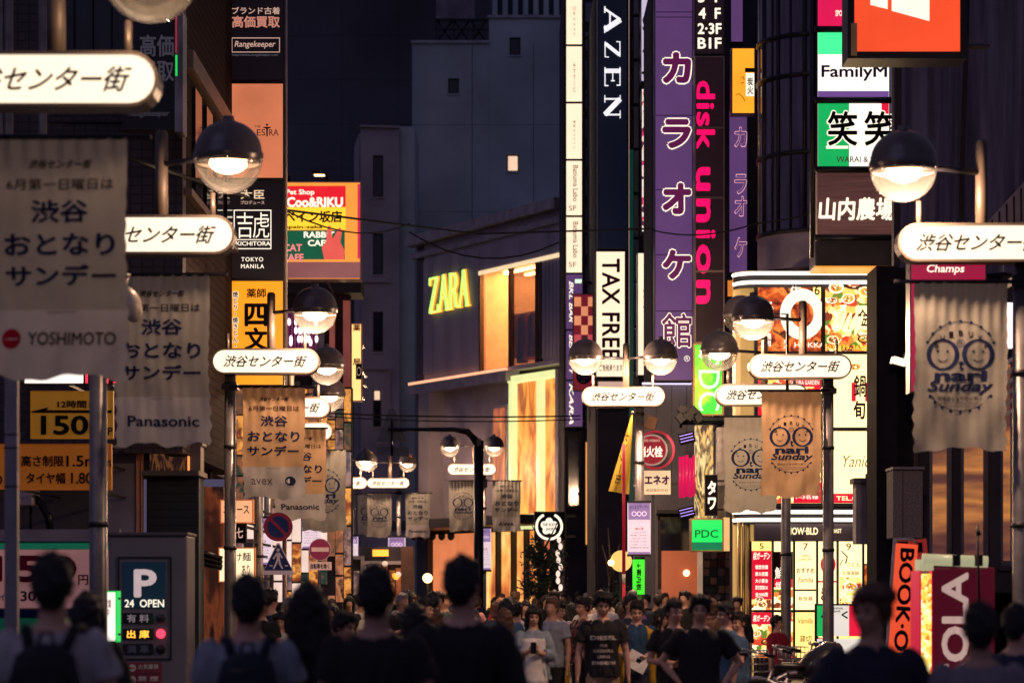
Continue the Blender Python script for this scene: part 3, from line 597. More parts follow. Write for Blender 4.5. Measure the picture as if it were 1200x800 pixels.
# ------------------------------------------------------------------ curved glass stair tower
t = thing('glass_stair_tower', 'round dark glass tower with black ring beams left of the stacked signs', 'building', (4.9, 50, 5))
f = F(48.); cx_, cy_, r_ = 5.9, 49.2, 1.15; zt, z0, zg0, zg1 = 14., EYE+(HY-312)/K*48, EYE+(HY-270)/K*48, EYE+(HY+0)/K*48
bm = B(); lathe(bm, [(r_, zg0), (r_, zt)], (cx_, cy_, 0), 40); add('glass_wall', bm, mat('tower_glass', (.02,.018,.035), rough=.1, ns=2.5, na=.6, stretch=(4, 4, .25), emit=C(34, 26, 44), es=.5, evar=.8), t, smooth=True)
bm = B(); lathe(bm, [(r_+.03, z0), (r_+.03, zg0)], (cx_, cy_, 0), 40); add('base_band', bm, mat('grey_band', (.2,.17,.22), rough=.5), t, smooth=True)
for y in (268, 176, 85, 38):
    z = EYE+(HY-y)/K*48; bm = B(); lathe(bm, [(r_, z-.05), (r_+.06, z-.04), (r_+.06, z+.03), (r_, z+.04)], (cx_, cy_, 0), 40); add('ring_beam', bm, M_black, t)
for k, a in enumerate((183, 200, 214, 222, 236, 250)):
    p = Vector((cx_+math.cos(R(a))*(r_+.01), cy_+math.sin(R(a))*(r_+.01), 0)); bm = B(); tube(bm, [p+Vector((0, 0, zg0)), p+Vector((0, 0, zt))], .045 if k % 2 else .025, 6); add('mullion', bm, M_black if k else mat('edge_steel', (.5,.42,.36), rough=.3, metal=.8), t)

# ------------------------------------------------------------------ stacked signs over the corner
f = F(42.)
g = 'stacked corner signs'
sign('stacked_sign', 'hot pink sign with a small card emblem, topmost of the corner stack', (957, -40, 993, 34), f, lit('crimson_box', (212, 22, 78), 1.0), [('SPORTY', 987, 16, 16, 7, L_white, dict(bold=.04))], group=g, d=.5, fw=1.2, bracket=('B', 1))
t = sign('convenience_store_sign', 'white sign with green top, purple foot and purple lettering', (957, 36, 1043, 117), f, lit('white_sign', (255, 244, 232), 1.1, evar=.05), [('FamilyMart', 1023, 88, 122*.92, 18, ink('ink_logo_purple', (88, 60, 108)), dict(bold=.015))] if False else [('FamilyM', 1001, 86, 77, 18.5, ink('ink_logo_purple', (88, 60, 108)), dict(bold=.035))], group=g, d=.5, fw=1.2, bracket=('B', 1))
bm = B(); f.box(bm, 958.5, 38, 1041.5, 64, -.008, 0); add('green_band', bm, lit('mint_band', (70, 250, 150), 1.0, ns=1, evar=.2), t)
bm = B(); f.box(bm, 958.5, 107, 1041.5, 114, -.008, 0); add('purple_band', bm, lit('purple_band', (110, 72, 140), .9), t)
t = sign('restaurant_sign', 'green white and red sign with two black brush characters', (957, 119, 1043, 197), f, lit('white_sign'), [('笑', 987, 151, 38, 44, L_white, dict(bold=.09)), ('笑', 1030, 151, 38, 44, L_white, dict(bold=.09)), ('笑', 987, 151, 35, 41, I_black, dict(bold=.035, d=-.022)), ('笑', 1030, 151, 35, 41, I_black, dict(bold=.035, d=-.022)), ('WARAI & SAKE', 1010, 187, 60, 7, ink('ink_tan2', (150, 130, 120)), dict(bold=.02))], group=g, d=.5, fw=1.2, bracket=('B', 1))
bm = B(); f.box(bm, 958.5, 120.5, 995, 195.5, -.006, 0); add('green_field', bm, lit('flag_green', (20, 165, 85), 1.0), t)
bm = B(); f.box(bm, 1033, 120.5, 1041.5, 150, -.006, 0); add('red_field', bm, lit('flag_red', (222, 25, 60), 1.0), t)
bm = B(); f.box(bm, 968, 171, 994, 174.5, -.012, -.006); add('white_bar', bm, L_white, t)
M_wood = mat('plank_sign_wood', (.11,.055,.05), rough=.6, ns=3, na=.5, stretch=(.4, 1, 9), emit=C(92, 58, 56), es=.5, evar=.5)
t = sign('farm_restaurant_sign', 'brown wood grain sign with white brush characters, lowest of the corner stack', (957, 202, 1058, 277), f, M_wood, [('山内農場', 1004, 245, 90, 27, L_white, dict(bold=.05, shear=.08)), ('と', 1053, 246, 8, 16, L_white, dict(bold=.06, shear=.2))], group=g, d=.5, fw=1., frame=mat('pale_rim', (.6,.5,.45), rough=.4), bracket=('B', 1))
t = thing('sign_stack_base', 'dark blank box under the brown wood grain sign', 'box', f.at(1000, 314, .2)); bm = B(); f.box(bm, 955, 281, 1056, 312, -.05, .8, bev=.02); add('box_body', bm, M_dark, t); bm = B(); f.box(bm, 955, 312, 1056, 314, -.05, .8); add('lower_glow_edge', bm, lit('amber_edge', (230, 150, 60), .9), t)
t = thing('sign_mast', 'dark steel mast with collar rings holding the stacked corner signs', 'mast', f.at(955, 280, .25)); bm = B(); tube(bm, [f.at(955, -60, .25), f.at(955, 300, .25)], .06); add('pole', bm, M_black, t)
for y in (35, 118, 199, 279): bm = B(); tube(bm, [f.at(954.5, y, -.03), f.at(1044, y, -.03)], .055); add('collar', bm, M_black, t)

# big orange sign, nearer
f = F(30.)
t = sign('orange_red_sign', 'large glowing orange red square sign with slanted white strokes in a black frame', (993, -60, 1133, 69), f, lit('vermilion_box', (228, 74, 38), 1.0, ns=1.5, evar=.16), d=.5, fw=8, frame=M_black, bracket=('R', 30))
for pts in (((1020, -20), (1040, -20), (1040, 11), (1020, 6)), ((1045, -20), (1089, -10), (1089, 25), (1045, 13))):
    q = f.px_m(); bm = B(); poly(bm, f.m(0, 0, -.012), [(a*q, -b*q) for a, b in pts], .01); add('white_stroke', bm, L_white, t)
bm = B(); f.box(bm, 997, 28, 1004, 66, -.03, -.018); add('fixing_plate', bm, mat('brass_frame'), t)

# ------------------------------------------------------------------ bright corner restaurants
f = F(44.)
t = thing('corner_restaurant_building', 'bright curved corner building wrapped in backlit menu posters and white neon lines', 'building', f.at(950, 694, 2))
bm = B(); f.box(bm, 884, 316, 1026, 612, .12, 5); f.box(bm, 884, 612, 1026, 634, .0, 5); f.box(bm, 884, 634, 1026, 830, .12, 5); add('wall', bm, M_rwall, t)
fc = Frame(884, 44., R(52+180)) ; 
# rounded corner turning away to the left
cs = []
for k in range(5):
    a = R(k*20); cs.append((f.at(884, 0).x-.34*math.sin(a)*1.0, 44+.34*(1-math.cos(a))*1.2))
for k in range(4):
    (xa, ya), (xb, yb) = cs[k], cs[k+1]; bm = B(); z1, z0 = EYE+(HY-316)/K*44, 0
    v = [Vector((xa, ya+.12, z0)), Vector((xb+.0, yb+.12, z0)), Vector((xb, yb+.12, z1)), Vector((xa, ya+.12, z1))]; n = Vector((.1, .1, 0))
    loft(bm, [v, [p+n for p in v]], smooth=False); add('corner_facet', bm, mat('corner_glow_panel', (.3,.2,.1), emit=C(215, 170, 95), es=.55, ns=1.2, evar=.6, stretch=(1, 1, .5)), t)
for nm, yy in (('upper', 322), ('upper', 332), ('lower', 600), ('lower', 609)):
    z = EYE+(HY-yy)/K*44; off = .06 if yy in (322, 600) else 0
    pts = [(x-off*.3, y-.16-off, z) for x, y in reversed(cs)] + [(f.at(1021, 0).x, 44-.16-off, z)]
    bm = B(); tube(bm, pts, .032, 8); add('neon_line', bm, lit('neon_white', (255, 240, 222), 2.2), t)
for yy in (327, 604.5):
    z = EYE+(HY-yy)/K*44; pts = [(x, y+.0, z) for x, y in reversed(cs)] + [(f.at(1022, 0).x, 44., z)]
    bm = B()
    for p, q in zip(pts, pts[1:]): p, q = Vector(p), Vector(q); v = [p+Vector((0, 0, -.14)), q+Vector((0, 0, -.14)), q+Vector((0, 0, .14)), p+Vector((0, 0, .14))]; loft(bm, [v, [w+Vector((.02, .16, 0)) for w in v]], smooth=False)
    add('fascia_band', bm, M_dark, t)
bm = B(); f.box(bm, 884, 613, 1022, 633, -.06, .0); add('fascia', bm, mat('plum_fascia', (.13,.10,.13), rough=.4), t)
text(t, f, 'SHOW·BLD', 938, 622, 40, 8.5, lit('cream_letters', (255, 232, 180), 1.2), bold=.04, d=-.075); text(t, f, 'by COAST', 1011, 622.4, 25, 6, lit('cream_letters'), bold=.03, d=-.075) if False else text(t, f, 'by COAST', 976-.5, 622.6, 20, 6.5, lit('cream_letters'), bold=.03, d=-.075)
Pfood = palette('poster_food', [(250, 215, 150), (225, 120, 50), (255, 235, 190), (190, 60, 35), (245, 180, 90), (120, 50, 30), (255, 205, 120), (90, 120, 40)], scale=9, es=1.35, warp=2.2)
Pfire = palette('poster_fire', [(45, 12, 18), (110, 25, 20), (200, 80, 30), (240, 140, 60), (60, 16, 20), (130, 40, 26)], scale=3, es=.9, kind='N', warp=3)
Pcream = lit('poster_cream', (255, 232, 165), 1.5, ns=3, evar=.08)
Pyel = lit('poster_yellow', (255, 214, 120), 1.5, ns=2, evar=.15)
Pred = lit('poster_red', (212, 20, 50), 1.0, ns=2)
Pyp = palette('poster_noodle', [(255, 225, 130), (250, 190, 90), (255, 240, 180), (205, 60, 40), (245, 205, 110)], scale=11, es=1.5, warp=2.5)
I_dk = ink('ink_brown', (60, 26, 22)); I_or = ink('ink_orange', (225, 110, 40))
def dish(par, cx, cy, r, seed):
    rd = random.Random(seed); q = f.px_m(); k = rd.uniform(.55, .8)
    bm = B(); disc(bm, f.m(cx, cy, -.002), r*q, 24, .006, r2=r*q*k); pl = add('plate_print', bm, (L_white, I_dk, Pcream)[seed % 3], par)
    bm = B(); disc(bm, f.m(cx, cy-.3, -.006), r*q*.78, 20, .004, r2=r*q*k*.74); add('food_print', bm, lit('food_brown', (150, 70, 32), 1.2, ns=25, evar=.4) if seed % 2 else lit('food_amber', (238, 150, 60), 1.3, ns=25, evar=.4), pl)
    for c, nn in ((lit('food_cream', (255, 236, 190), 1.3), 5), (lit('food_red', (205, 40, 30), 1.1), 4), (lit('food_green', (70, 130, 40), 1.1), 4)):
        bm = B()
        for _ in range(nn): a = rd.random()*6.28; w = rd.random()*r*.6; ell(bm, f.at(cx+w*math.cos(a), cy+w*k*math.sin(a), -.008), (r*q*rd.uniform(.1, .26), .004, r*q*rd.uniform(.06, .14)), 7, M=Matrix.Rotation(rd.random()*3, 4, 'Y'))
        o = add('topping_print', bm, c, par); o['kind'] = 'stuff'
def poster(x0, y0, x1, y1, m, texts=(), extra=()):
    bm = B(); f.box(bm, x0, y0, x1, y1, .02, .11); pf = add('poster_panel', bm, m, t)
    for s in texts: k = dict(s[6]) if len(s) > 6 else {}; k.setdefault('d', .004); text(pf, f, *s[:6], **k)
    for q in extra: bm = B(); f.box(bm, *q[:4], .008, .02); add('print_field', bm, q[4], pf)
    return pf
bm = B()
for x in (884, 963, 1021): f.box(bm, x, 318, x+4, 592, -.02, .12)
for y in (318, 411.5, 501, 590): f.box(bm, 888, y, 1021, y+3.5, -.03, .119)
add('poster_frame', bm, M_dark, t)
p = poster(888, 325, 962, 411, Pfire, [('6', 957.5, 340, 6.5, 11, I_dk, dict(d=-.0)), ('HOKKA', 949, 404, 36, 6, L_white), ('炭\n火', 921, 403, 6, 11, L_white), ('あ', 899, 360, 15, 16, L_white, dict(bold=.05)), ('焼\n肉', 900, 398, 8, 16, L_white, dict(bold=.05)), ('牛', 933, 340, 13, 14, L_white, dict(bold=.06))], [(953, 332, 962, 350, Pyel)])
bm = B(); annulus(bm, f.m(940, 368, .006), .2, .38, t=.008, k=1.15); add('white_ring', bm, L_white, p)
poster(967, 324, 1020.5, 411, Pfood, [('金', 1011, 372, 12, 20, I_dk, dict(bold=.03)), ('03-439-3639', 993, 407, 46, 6, lit('amber_print', (255, 190, 60), 1.2))], [(1003, 358, 1019, 386, Pcream)])
DP = poster(967, 324.01, 1020.5, 324.5, Pcream)
for k, (a, b, r_) in enumerate(((980, 337, 9), (1000, 333, 10), (1014, 342, 8), (975, 352, 6), (1013, 397, 8), (976, 398, 7), (994, 350, 8))): dish(DP, a, b, r_, k)
for k in range(5):
    bm = B(); Mx = f.m(980+k*6.5, 375+k*1.5, -.02) @ Matrix.Rotation(R(22), 4, 'Y'); ell(bm, Mx.translation, (.04, .012, .19), 8, M=Matrix.Rotation(R(22), 4, 'Y')); add('dish_print', bm, Pcream, t)
poster(888, 415, 962, 500, Pyp, [('SAKURA GARDEN', 943, 448, 34, 5, L_white)], [(925, 444, 962, 453, Pred), (955, 453, 962, 500, Pred), (888, 415, 896, 500, Pred)])
poster(967, 415, 1020.5, 500, Pcream, [('鍋', 1008, 452, 15, 26, I_dk, dict(bold=.03)), ('旬', 1007, 480, 14, 22, I_dk, dict(bold=.05))], [(967, 455, 974, 500, Pred), (998, 448, 1003, 470, Pred), (1014, 448, 1019, 470, Pred)])
for k, (a, b, r_) in enumerate(((906, 430, 9), (935, 428, 10), (915, 460, 8), (941, 475, 11), (955, 430, 6), (1002, 430, 8), (890, 672+30, 5))): dish(DP, a, b, r_, k+3)
for k, (a, b, r_) in enumerate(((893, 708, 6), (887, 742, 5), (898, 752, 6), (917, 701, 7), (920, 748, 7), (969, 700, 7), (968, 735, 8), (997, 687, 8), (1004, 706, 6), (990, 707, 5))): dish(DP, a, b, r_, k+5)
poster(888, 505, 962, 589, Pyp, [('個室居酒屋', 946, 572, 30, 7, L_white), ('1~3名様', 946, 582, 26, 5, L_white)], [(930, 565, 962, 589, Pred)])
poster(967, 505, 1020.5, 589, Pcream, [('Yanic', 1004, 540, 32, 14, ink('ink_gold', (190, 140, 80)), dict(shear=.3, bold=-.005)), ('TEL.03', 994, 587-3.5, 28, 5, Pcream)], [(967, 578, 1020, 589, Pred)])
# numbered street level posters
bm = B()
for x in (878.5, 904.5, 929.5, 956.5, 980.5, 1010.5, 1020): f.box(bm, x, 634, x+2.2, 800, -.04, .119)
for y in (714.5, ): f.box(bm, 880, y, 1020, y+2, -.03, .118)
add('poster_frame', bm, M_dark, t)
cols = [(881, 904), (907, 929), (932, 956), (959, 980), (983, 1010), (1013, 1020)]
for i, (x0, x1) in enumerate(cols):
    w = x1-x0; cx = (x0+x1)/2
    if i == 0:
        poster(x0, 634, x1, 714, Pyel, [('5', cx, 639.5, 5, 7, I_or), ('桜ガーデン', cx, 651, 20, 9, L_white, dict(bold=.05, shear=.2))]+[(s, cx, 664+k*8, 15, 5, L_white, dict(bold=.04)) for k, s in enumerate(('個室完備', '飲み放題', '大小宴会', '貸切営業OK', '全300席'))], [(x0, 645, x1, 702, Pred)])
        bm = B(); f.box(bm, x0, 702.3, x1, 714, .01, .02); add('food_print', bm, Pfood, t)
        poster(x0, 717, x1, 770, Pfood, [('桜ガーデン', cx, 724, 20, 8, L_white, dict(bold=.05, shear=.2))], [(x0, 717, x1, 731, Pred)])
    elif i == 1:
        poster(x0, 634, x1, 714, Pcream, [('6', cx, 640, 5, 7, I_or), ('鮮', cx-4, 671, 12, 14, L_white), ('焼', cx-5, 685, 9, 8, L_white)], [(x0, 646, x1, 678, I_dk), (x0, 678, x1, 688, Pred)]); poster(x0, 717, x1, 770, Pyp, [('宴会', cx, 733, 14, 9, I_dk)])
        bm = B(); f.box(bm, x0, 690, x1, 712, .008, .02); add('food_print', bm, Pfood, t)
    elif i == 2:
        poster(x0, 634, x1, 714, Pcream, [('7', cx, 640, 6, 8, I_or), ('OPEN\nGARDEN', cx, 653, 16, 7, I_or), ('おすすめ', cx, 668, 21, 6, I_red, dict(bold=.04)), ('Familia', cx, 679, 18, 6, I_or, dict(shear=.3)), ('飲放題', cx, 701, 17, 5, I_red)], [(x0, 690, x1, 692, I_dk)]); poster(x0, 717, x1, 770, Pyel, [('Vanilla', cx, 727, 17, 6, I_or, dict(shear=.3)), ('貸切', cx, 748, 14, 8, I_dk)])
    elif i == 3:
        pp = poster(x0, 634, x1, 714, Pcream, [('8', cx, 640, 5, 7, I_or), ('串', cx-1, 692, 12, 10, I_or)], [(x0, 680, x1, 682, Pred)]); poster(x0, 717, x1, 770, Pyp)
        bm = B(); annulus(bm, f.m(cx+1, 661, .004), .05, .13, t=.01, k=1.3); add('red_ring', bm, Pred, pp); bm = B(); ell(bm, f.at(cx, 651, .005), (.06, .01, .05)); add('leaf_print', bm, I_dk, pp)
    elif i == 4:
        pp = poster(x0, 634, x1, 714, Pcream, [('9', cx-2, 640, 6, 8, I_or), ('うどん', cx+4, 661, 15, 6, I_dk), ('北海道鍋', cx, 671, 20, 5, I_or)]); poster(x0, 717, x1, 770, Pyel)
        bm = B(); f.box(bm, x0+1, 676, x1-1, 697, .01, .02); f.box(bm, x0+1, 700, x1-1, 713, .01, .02); add('food_print', bm, Pyp, t)
        bm = B(); tube(bm, [f.at(986, 645, .01), f.at(993, 652, .01), f.at(991, 660, .01)], .012, 4); tube(bm, [f.at(988, 655, .01), f.at(984, 662, .01)], .01, 4); add('brush_print', bm, I_dk, pp)
    else: poster(x0, 634, x1, 660, Pcream); poster(x0, 662, x1, 770, Pfire)
bm = B(); f.box(bm, 868, 616, 880, 800, .2, .5); add('corner_light_box', bm, lit('corner_amber', (240, 190, 95), .95, ns=1.5, evar=.3), t)
bm = B()
for x in (866.5, 872, 877.5): tube(bm, [f.at(x, 612, .1), f.at(x, 820, .1)], .035, 6)
add('corner_post', bm, mat('brass_frame'), t)
bm = B(); f.box(bm, 1021, 340, 1028, 830, -.25, .2); add('chrome_edge', bm, mat('chrome_edge', (.2,.19,.24), rough=.2, metal=.9), t)
# small standing flag-coloured menu board by the crowd
t = thing('menu_stand', 'green white and red framed menu board standing before the corner posters', 'menu board', (F(38.).at(985, 720).x, 38, 0))
fm = F(38.); bm = B(); fm.box(bm, 955, 707, 1012, 709, 0, .06); fm.box(bm, 955, 709, 957, 812, 0, .06); fm.box(bm, 1010, 709, 1012, 812, 0, .06); add('frame', bm, M_black, t)
for nm, x0, x1, mm in (('green_panel', 958, 972, lit('flag_green')), ('white_panel', 972.3, 995, lit('white_panel_dim', (225, 215, 205), .9)), ('red_panel', 995.3, 1010, lit('flag_red'))): bm = B(); fm.box(bm, x0, 709, x1, 745, .01, .05); add(nm, bm, mm, t)
text(t, fm, 'く', 966, 722, 8, 9, I_black, bold=.06, d=.0); text(t, fm, 'く', 990, 720, 8, 9, I_black, bold=.06, d=0); text(t, fm, 'CHINA\nBAR', 981, 711+3, 14, 6, I_black, bold=.02, d=0)
bm = B(); fm.box(bm, 958, 748, 1010, 768, .01, .05); add('white_panel', bm, lit('white_panel_dim'), t); text(t, fm, 'B1F', 970, 757, 20, 12, I_black, bold=.03, d=0)

# ------------------------------------------------------------------ near right side
f = F(33.)
t = thing('office_building', 'dark building with painted reflections, rippled above and amber in the windows, behind the cream banner', 'building', f.at(1120, 694, 3))
M_refl_streaks = mat('reflection_streaks', (.03,.025,.04), rough=.25, metal=.2, ns=1.3, na=.75, stretch=(7, 1, .35), emit=C(52, 42, 62), es=.22, evar=.9)  # curved reflections of a glass front put into streaky colour and faint glow
facade(t, f, (1040, 320, 1260, 694), [(1089, 470, 1117, 662, None), (1126, 470, 1160, 662, None), (1172, 420, 1192, 662, None)], mat('near_right_wall', (.03,.027,.04), rough=.8, spec=.2, ns=1, na=.3), depth=1.6, frame_m=mat('blue_grey_frame', (.12,.11,.15), rough=.35, metal=.5), pane_m=palette('window_reflection', [(60, 38, 52), (104, 62, 58), (120, 70, 58), (92, 54, 56), (150, 92, 66), (235, 150, 80), (120, 72, 60), (84, 50, 56)], scale=.8, es=.6, kind='N', warp=.3, stretch=(.25, 1, 1.3), base=.3))  # amber street reflections in the panes put into their glowing colour
bm = B(); f.box(bm, 1040, 694, 1260, 850, 0, .5); add('base_wall', bm, M_rwall, t)
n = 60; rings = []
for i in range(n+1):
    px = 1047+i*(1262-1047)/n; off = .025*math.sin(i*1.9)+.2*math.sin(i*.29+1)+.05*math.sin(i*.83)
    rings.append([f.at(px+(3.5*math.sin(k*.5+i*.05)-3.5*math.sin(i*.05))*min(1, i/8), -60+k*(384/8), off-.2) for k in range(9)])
bm = B(); vr = loft(bm, rings, cap=False, closed=False); add('reflection_ripples', bm, M_refl_streaks, t, smooth=True)  # folds stand in for the curved reflections
bm = B(); f.box(bm, 1049, -60, 1262, 324, .02, .3); f.box(bm, 1180, -60, 1262, 324, .5, 8); add('upper_wall', bm, M_rwall, t)
# sloped ribbed awning, right
bm = B(); v = [f.at(1098, 322, -.5), f.at(1230, 178, -.5), f.at(1230, 235, -.5), f.at(1142, 322, -.5)]; loft(bm, [v, [p+Vector((0, .15, 0)) for p in v]], smooth=False); add('sloped_band', bm, mat('sloped_grey_band', (.2,.17,.22), rough=.6), t)
for k in range(16):
    a = f.at(1104+k*8.3, 318-k*9, -.52); bm = B(); tube(bm, [a, a+Vector((.0, -.02, -.42))], .012, 5); add('rib', bm, M_dark, t)
bm = B(); f.box(bm, 1022, 316, 1046, 694, -.4, .5); tag(add('dark_pier', bm, mat('near_black_pier', (.012,.011,.018), rough=.95, spec=.05), None), 'wide near black pier between the bright posters and the near right building', 'pier')
bm = B(); f.box(bm, 1046, 316, 1066, 694, -.2, .4); add('recess_wall', bm, mat('near_black_pier'), t)
bm = B(); tube(bm, [f.at(1068, 318, -.3), f.at(1068, 548, -.3)], .03); add('down_pipe', bm, M_steel, t)
t = sign('pink_sign', 'crimson sign with white print peeking out behind the near right banner', (1066, 305, 1156, 460), F(31.), lit('dull_crimson', (150, 18, 58), .9), [('Champs', 1108, 316, 44, 12, L_white, dict(bold=.03, shear=.15))], d=.3, fw=1.5, bracket=('B', 1))
for k, x in enumerate((1054, 1068)):
    t = thing('floodlight', 'small boxy floodlight glowing warm on the dark wall, %s of the pair' % ('left', 'right')[k], 'floodlight', F(32.).at(x, 425, 0))
    Mx = F(32.).m(x, 424-k*4, 0) @ Matrix.Rotation(R(15), 4, 'Y'); bm = B(); box(bm, -.1, .08, -.05, .1, -.05, .05, Mx, bev=.01); add('lamp_body', bm, M_steel, t)
    bm = B(); box(bm, -.09, .07, -.065, -.052, -.045, .045, Mx); add('lamp_face', bm, lit('floodlight_face', (255, 225, 185), 2.), t); bm = B(); tube(bm, [Mx @ Vector((0, .1, 0)), Mx @ Vector((.1, .8, .05))], .02); add('bracket', bm, M_black, t)
bm = B(); F(32.).box(bm, 1178, 355, 1186, 408, -.05, .05); F(32.).box(bm, 1174, 352, 1177.5, 410, -.05, .05); tag(add('light_tube', bm, lit('white_tube', (255, 225, 225), 1.4)), 'blurred upright white light tubes right of the cream banner', 'light tube')
for k in range(6): 
    bm = B(); v = [F(32.).at(1173, 425+k*12, 0), F(32.).at(1191, 416+k*12, 0), F(32.).at(1191, 421+k*12, 0), F(32.).at(1173, 430+k*12, 0)]; loft(bm, [v, [p+Vector((0, .05, 0)) for p in v]], smooth=False); tag(add('louvre', bm, mat('pale_louvre', (.5,.45,.48))), 'slanted pale louvre blade beside the cream banner, %s from the top' % ('first', 'second', 'third', 'fourth', 'fifth', 'sixth')[k], 'louvre', 'slanted louvres')
# speaker-like boxes
t = thing('shutter_box', 'grey sheet metal box with small roof beside the corner posters', 'box', F(36.).at(1010, 640, .2)); fb = F(36.)
bm = B(); fb.box(bm, 1003, 566, 1022, 637, 0, .35, bev=.01); add('box_body', bm, mat('grey_sheet', (.22,.2,.24), rough=.5, ns=3), t); bm = B(); fb.box(bm, 1000, 560, 1024, 566, -.05, .4); add('roof', bm, M_rwall2, t); bm = B(); fb.box(bm, 1014, 555, 1022, 637, -.06, 0); add('edge_rib', bm, M_rwall2, t)
t = thing('speckled_box', 'speckled grey brown wall box above the orange flag', 'box', F(32.).at(1060, 632, .2)); fb = F(32.)
bm = B(); fb.box(bm, 1043, 551, 1078, 631, -.25, .3, bev=.015); add('box_body', bm, mat('speckled_stone', (.12,.1,.12), rough=.8, ns=60, na=.5, bump=.4, bs=80), t)
bm = B(); fb.box(bm, 1042, 548, 1079, 551, -.3, .32); add('lid', bm, M_rwall2, t); bm = B(); fb.box(bm, 1054, 552, 1054.8, 631, -.258, -.25); add('seam', bm, M_black, t)
# orange book shop flag, vending machine sign
f = F(27.)
t = thing('orange_flag', 'tilted orange banner with dark blue letters turned sideways', 'banner', f.at(1062, 830, 0))
Mx = f.m(1050, 634, 0) @ Matrix.Rotation(R(4), 4, 'Y'); q = f.px_m()
I_bk = ink('ink_deep_blue', (12, 16, 46)); L_or = lit('orange_flag_cloth', (236, 82, 48), .85, ns=2, evar=.15)
bm = B(); box(bm, 0, 26*q, 0, .03, -165*q, -2*q, Mx); add('cloth', bm, L_or, t)
put(t, 'BOOK·OFF', Mx @ Matrix.Translation((14*q, -.012, -82*q)), 150*q, 17*q, I_bk, rot=-90, bold=.05)
bm = B(); tube(bm, [Mx @ Vector((0, 0, 2*q)), Mx @ Vector((20*q, 0, 4*q))], .02, 5); tube(bm, [Mx @ Vector((-.01, .02, 4*q)), Mx @ Vector((-.01, .02, -250*q))], .02, 6); tube(bm, [Mx @ Vector((0, 0, -2*q)), Mx @ Vector((1*q, 0, 3*q))], .015, 5); tube(bm, [Mx @ Vector((25*q, 0, -2*q)), Mx @ Vector((20*q, 0, 4*q))], .015, 5); add('pole', bm, mat('flag_pole_white', (.6,.5,.45)), t)
t = thing('red_flag', 'dark red banner leaning behind the orange one', 'banner', f.at(1080, 830, .3)); Mx = F(27.5).m(1068, 632, .2) @ Matrix.Rotation(R(-5), 4, 'Y')
bm = B(); box(bm, 0, 22*q, 0, .03, -180*q, 0, Mx, bev=.008); add('cloth', bm, lit('brick_red_cloth', (132, 34, 30), .7), t); bm = B(); box(bm, 8*q, 16*q, -.01, -.002, -16*q, -4*q, Mx); add('badge', bm, I_black, t); bm = B(); tube(bm, [Mx @ Vector((22*q, .02, 2*q)), Mx @ Vector((22*q, .02, -250*q))], .018, 6); add('pole', bm, M_black, t)
f = F(24.)
t = thing('vending_machine', 'dark red drinks machine with pale letters running upwards and a glowing amber edge', 'vending machine', f.at(1125, 815, .4))
bm = B(); f.box(bm, 1092, 664, 1166, 860, 0, .8, bev=.02); add('cabinet', bm, lit('deep_red_cabinet', (84, 12, 30), .55, ns=1), t)
bm = B(); f.box(bm, 1079, 672, 1091, 790, -.02, .5); add('light_panel', bm, palette('amber_bubbles', [(255, 190, 70), (255, 232, 130), (255, 245, 180), (240, 120, 40), (255, 215, 100)], scale=28, es=1.25), t)
bm = B(); f.box(bm, 1077, 668, 1079, 860, -.03, .5); f.box(bm, 1091, 668, 1092, 860, -.03, .1); add('edge_trim', bm, lit('magenta_edge', (200, 20, 60), .8), t)
text(t, f, 'COLA', 1119, 741, 142, 32, lit('beige_letters', (176, 146, 138), .9), rot=90, bold=.05, d=-.012)
bm = B(); tube(bm, [f.at(1080, 655, -.05), f.at(1156, 658, -.05)], .055, 10); f.box(bm, 1078, 655, 1094, 668, 0, .3); add('top_tube_lamp', bm, lit('greenish_tube', (168, 165, 130), .8), t)
bm = B(); 
for x in (1114, 1140): f.box(bm, x, 650, x+9, 663, -.12, 0)
add('clamp', bm, M_black, t)
bm = B(); tube(bm, [f.at(1136, 617, -.4), f.at(1139, 740, -.4)], .012, 5); tube(bm, [f.at(1136, 622, -.4), f.at(1139, 628, -.4)], .02, 5); tag(add('cable_rod', bm, M_black), 'thin dark upright rod in front of the drinks machine', 'rod')
# ================================================================== left side
M_tile = tiles('dark_wall_tiles', (.06,.04,.05), (.012,.010,.014), .15, .12, .012, rough=.35, bump=.7)
M_tile2 = tiles('side_wall_tiles', (.05,.03,.03), (.012,.009,.012), .15, .12, .012, rough=.9, bump=.7, axis='YZ')
f = F(34.)
t = thing('tiled_building', 'dark tile clad building standing behind the nearest street lamps', 'building', f.at(100, 694, 3))
xw0, xw1, ztop, zb = f.at(-120, 0).x, f.at(214, 0).x, 12.5, EYE+(HY-530)/K*34
facade(t, f, (-120, -60, 214, 530), [(62, -30, 150, 138), (-60, -30, 10, 138)], M_tile, thick=.35, depth=0, pane_m=mat('teal_dark_glass', (.008,.016,.026), rough=.1, spec=.8, ns=2, na=.5))
bm = B(); box(bm, xw1-.3, xw1, 34.36, 40.5, zb, ztop); add('side_wall', bm, M_tile2, t)
bm = B(); box(bm, xw0, xw1-.3, 36, 42, zb, ztop); add('core', bm, M_rwall, t)
bm = B(); box(bm, xw1+.001, xw1+.12, 34.2, 43, 8.6, 8.85); box(bm, xw1+.001, xw1+.1, 34.2, 43, 6.9, 7.0); add('cornice', bm, mat('dull_bronze_trim', (.22,.15,.12), rough=.4, metal=.4), t)
for k in range(6): bm = B(); box(bm, xw1+.001, xw1+.05, 35+k*1.3, 35.7+k*1.3, 7.1, 8.5); add('side_window', bm, M_glassd, t)
# ribs in the big dark window
bm = B()
for x in (84, 106, 128): f.box(bm, x, -28, x+1.2, 137, .1, .14)
add('window_bar', bm, M_dark, t)
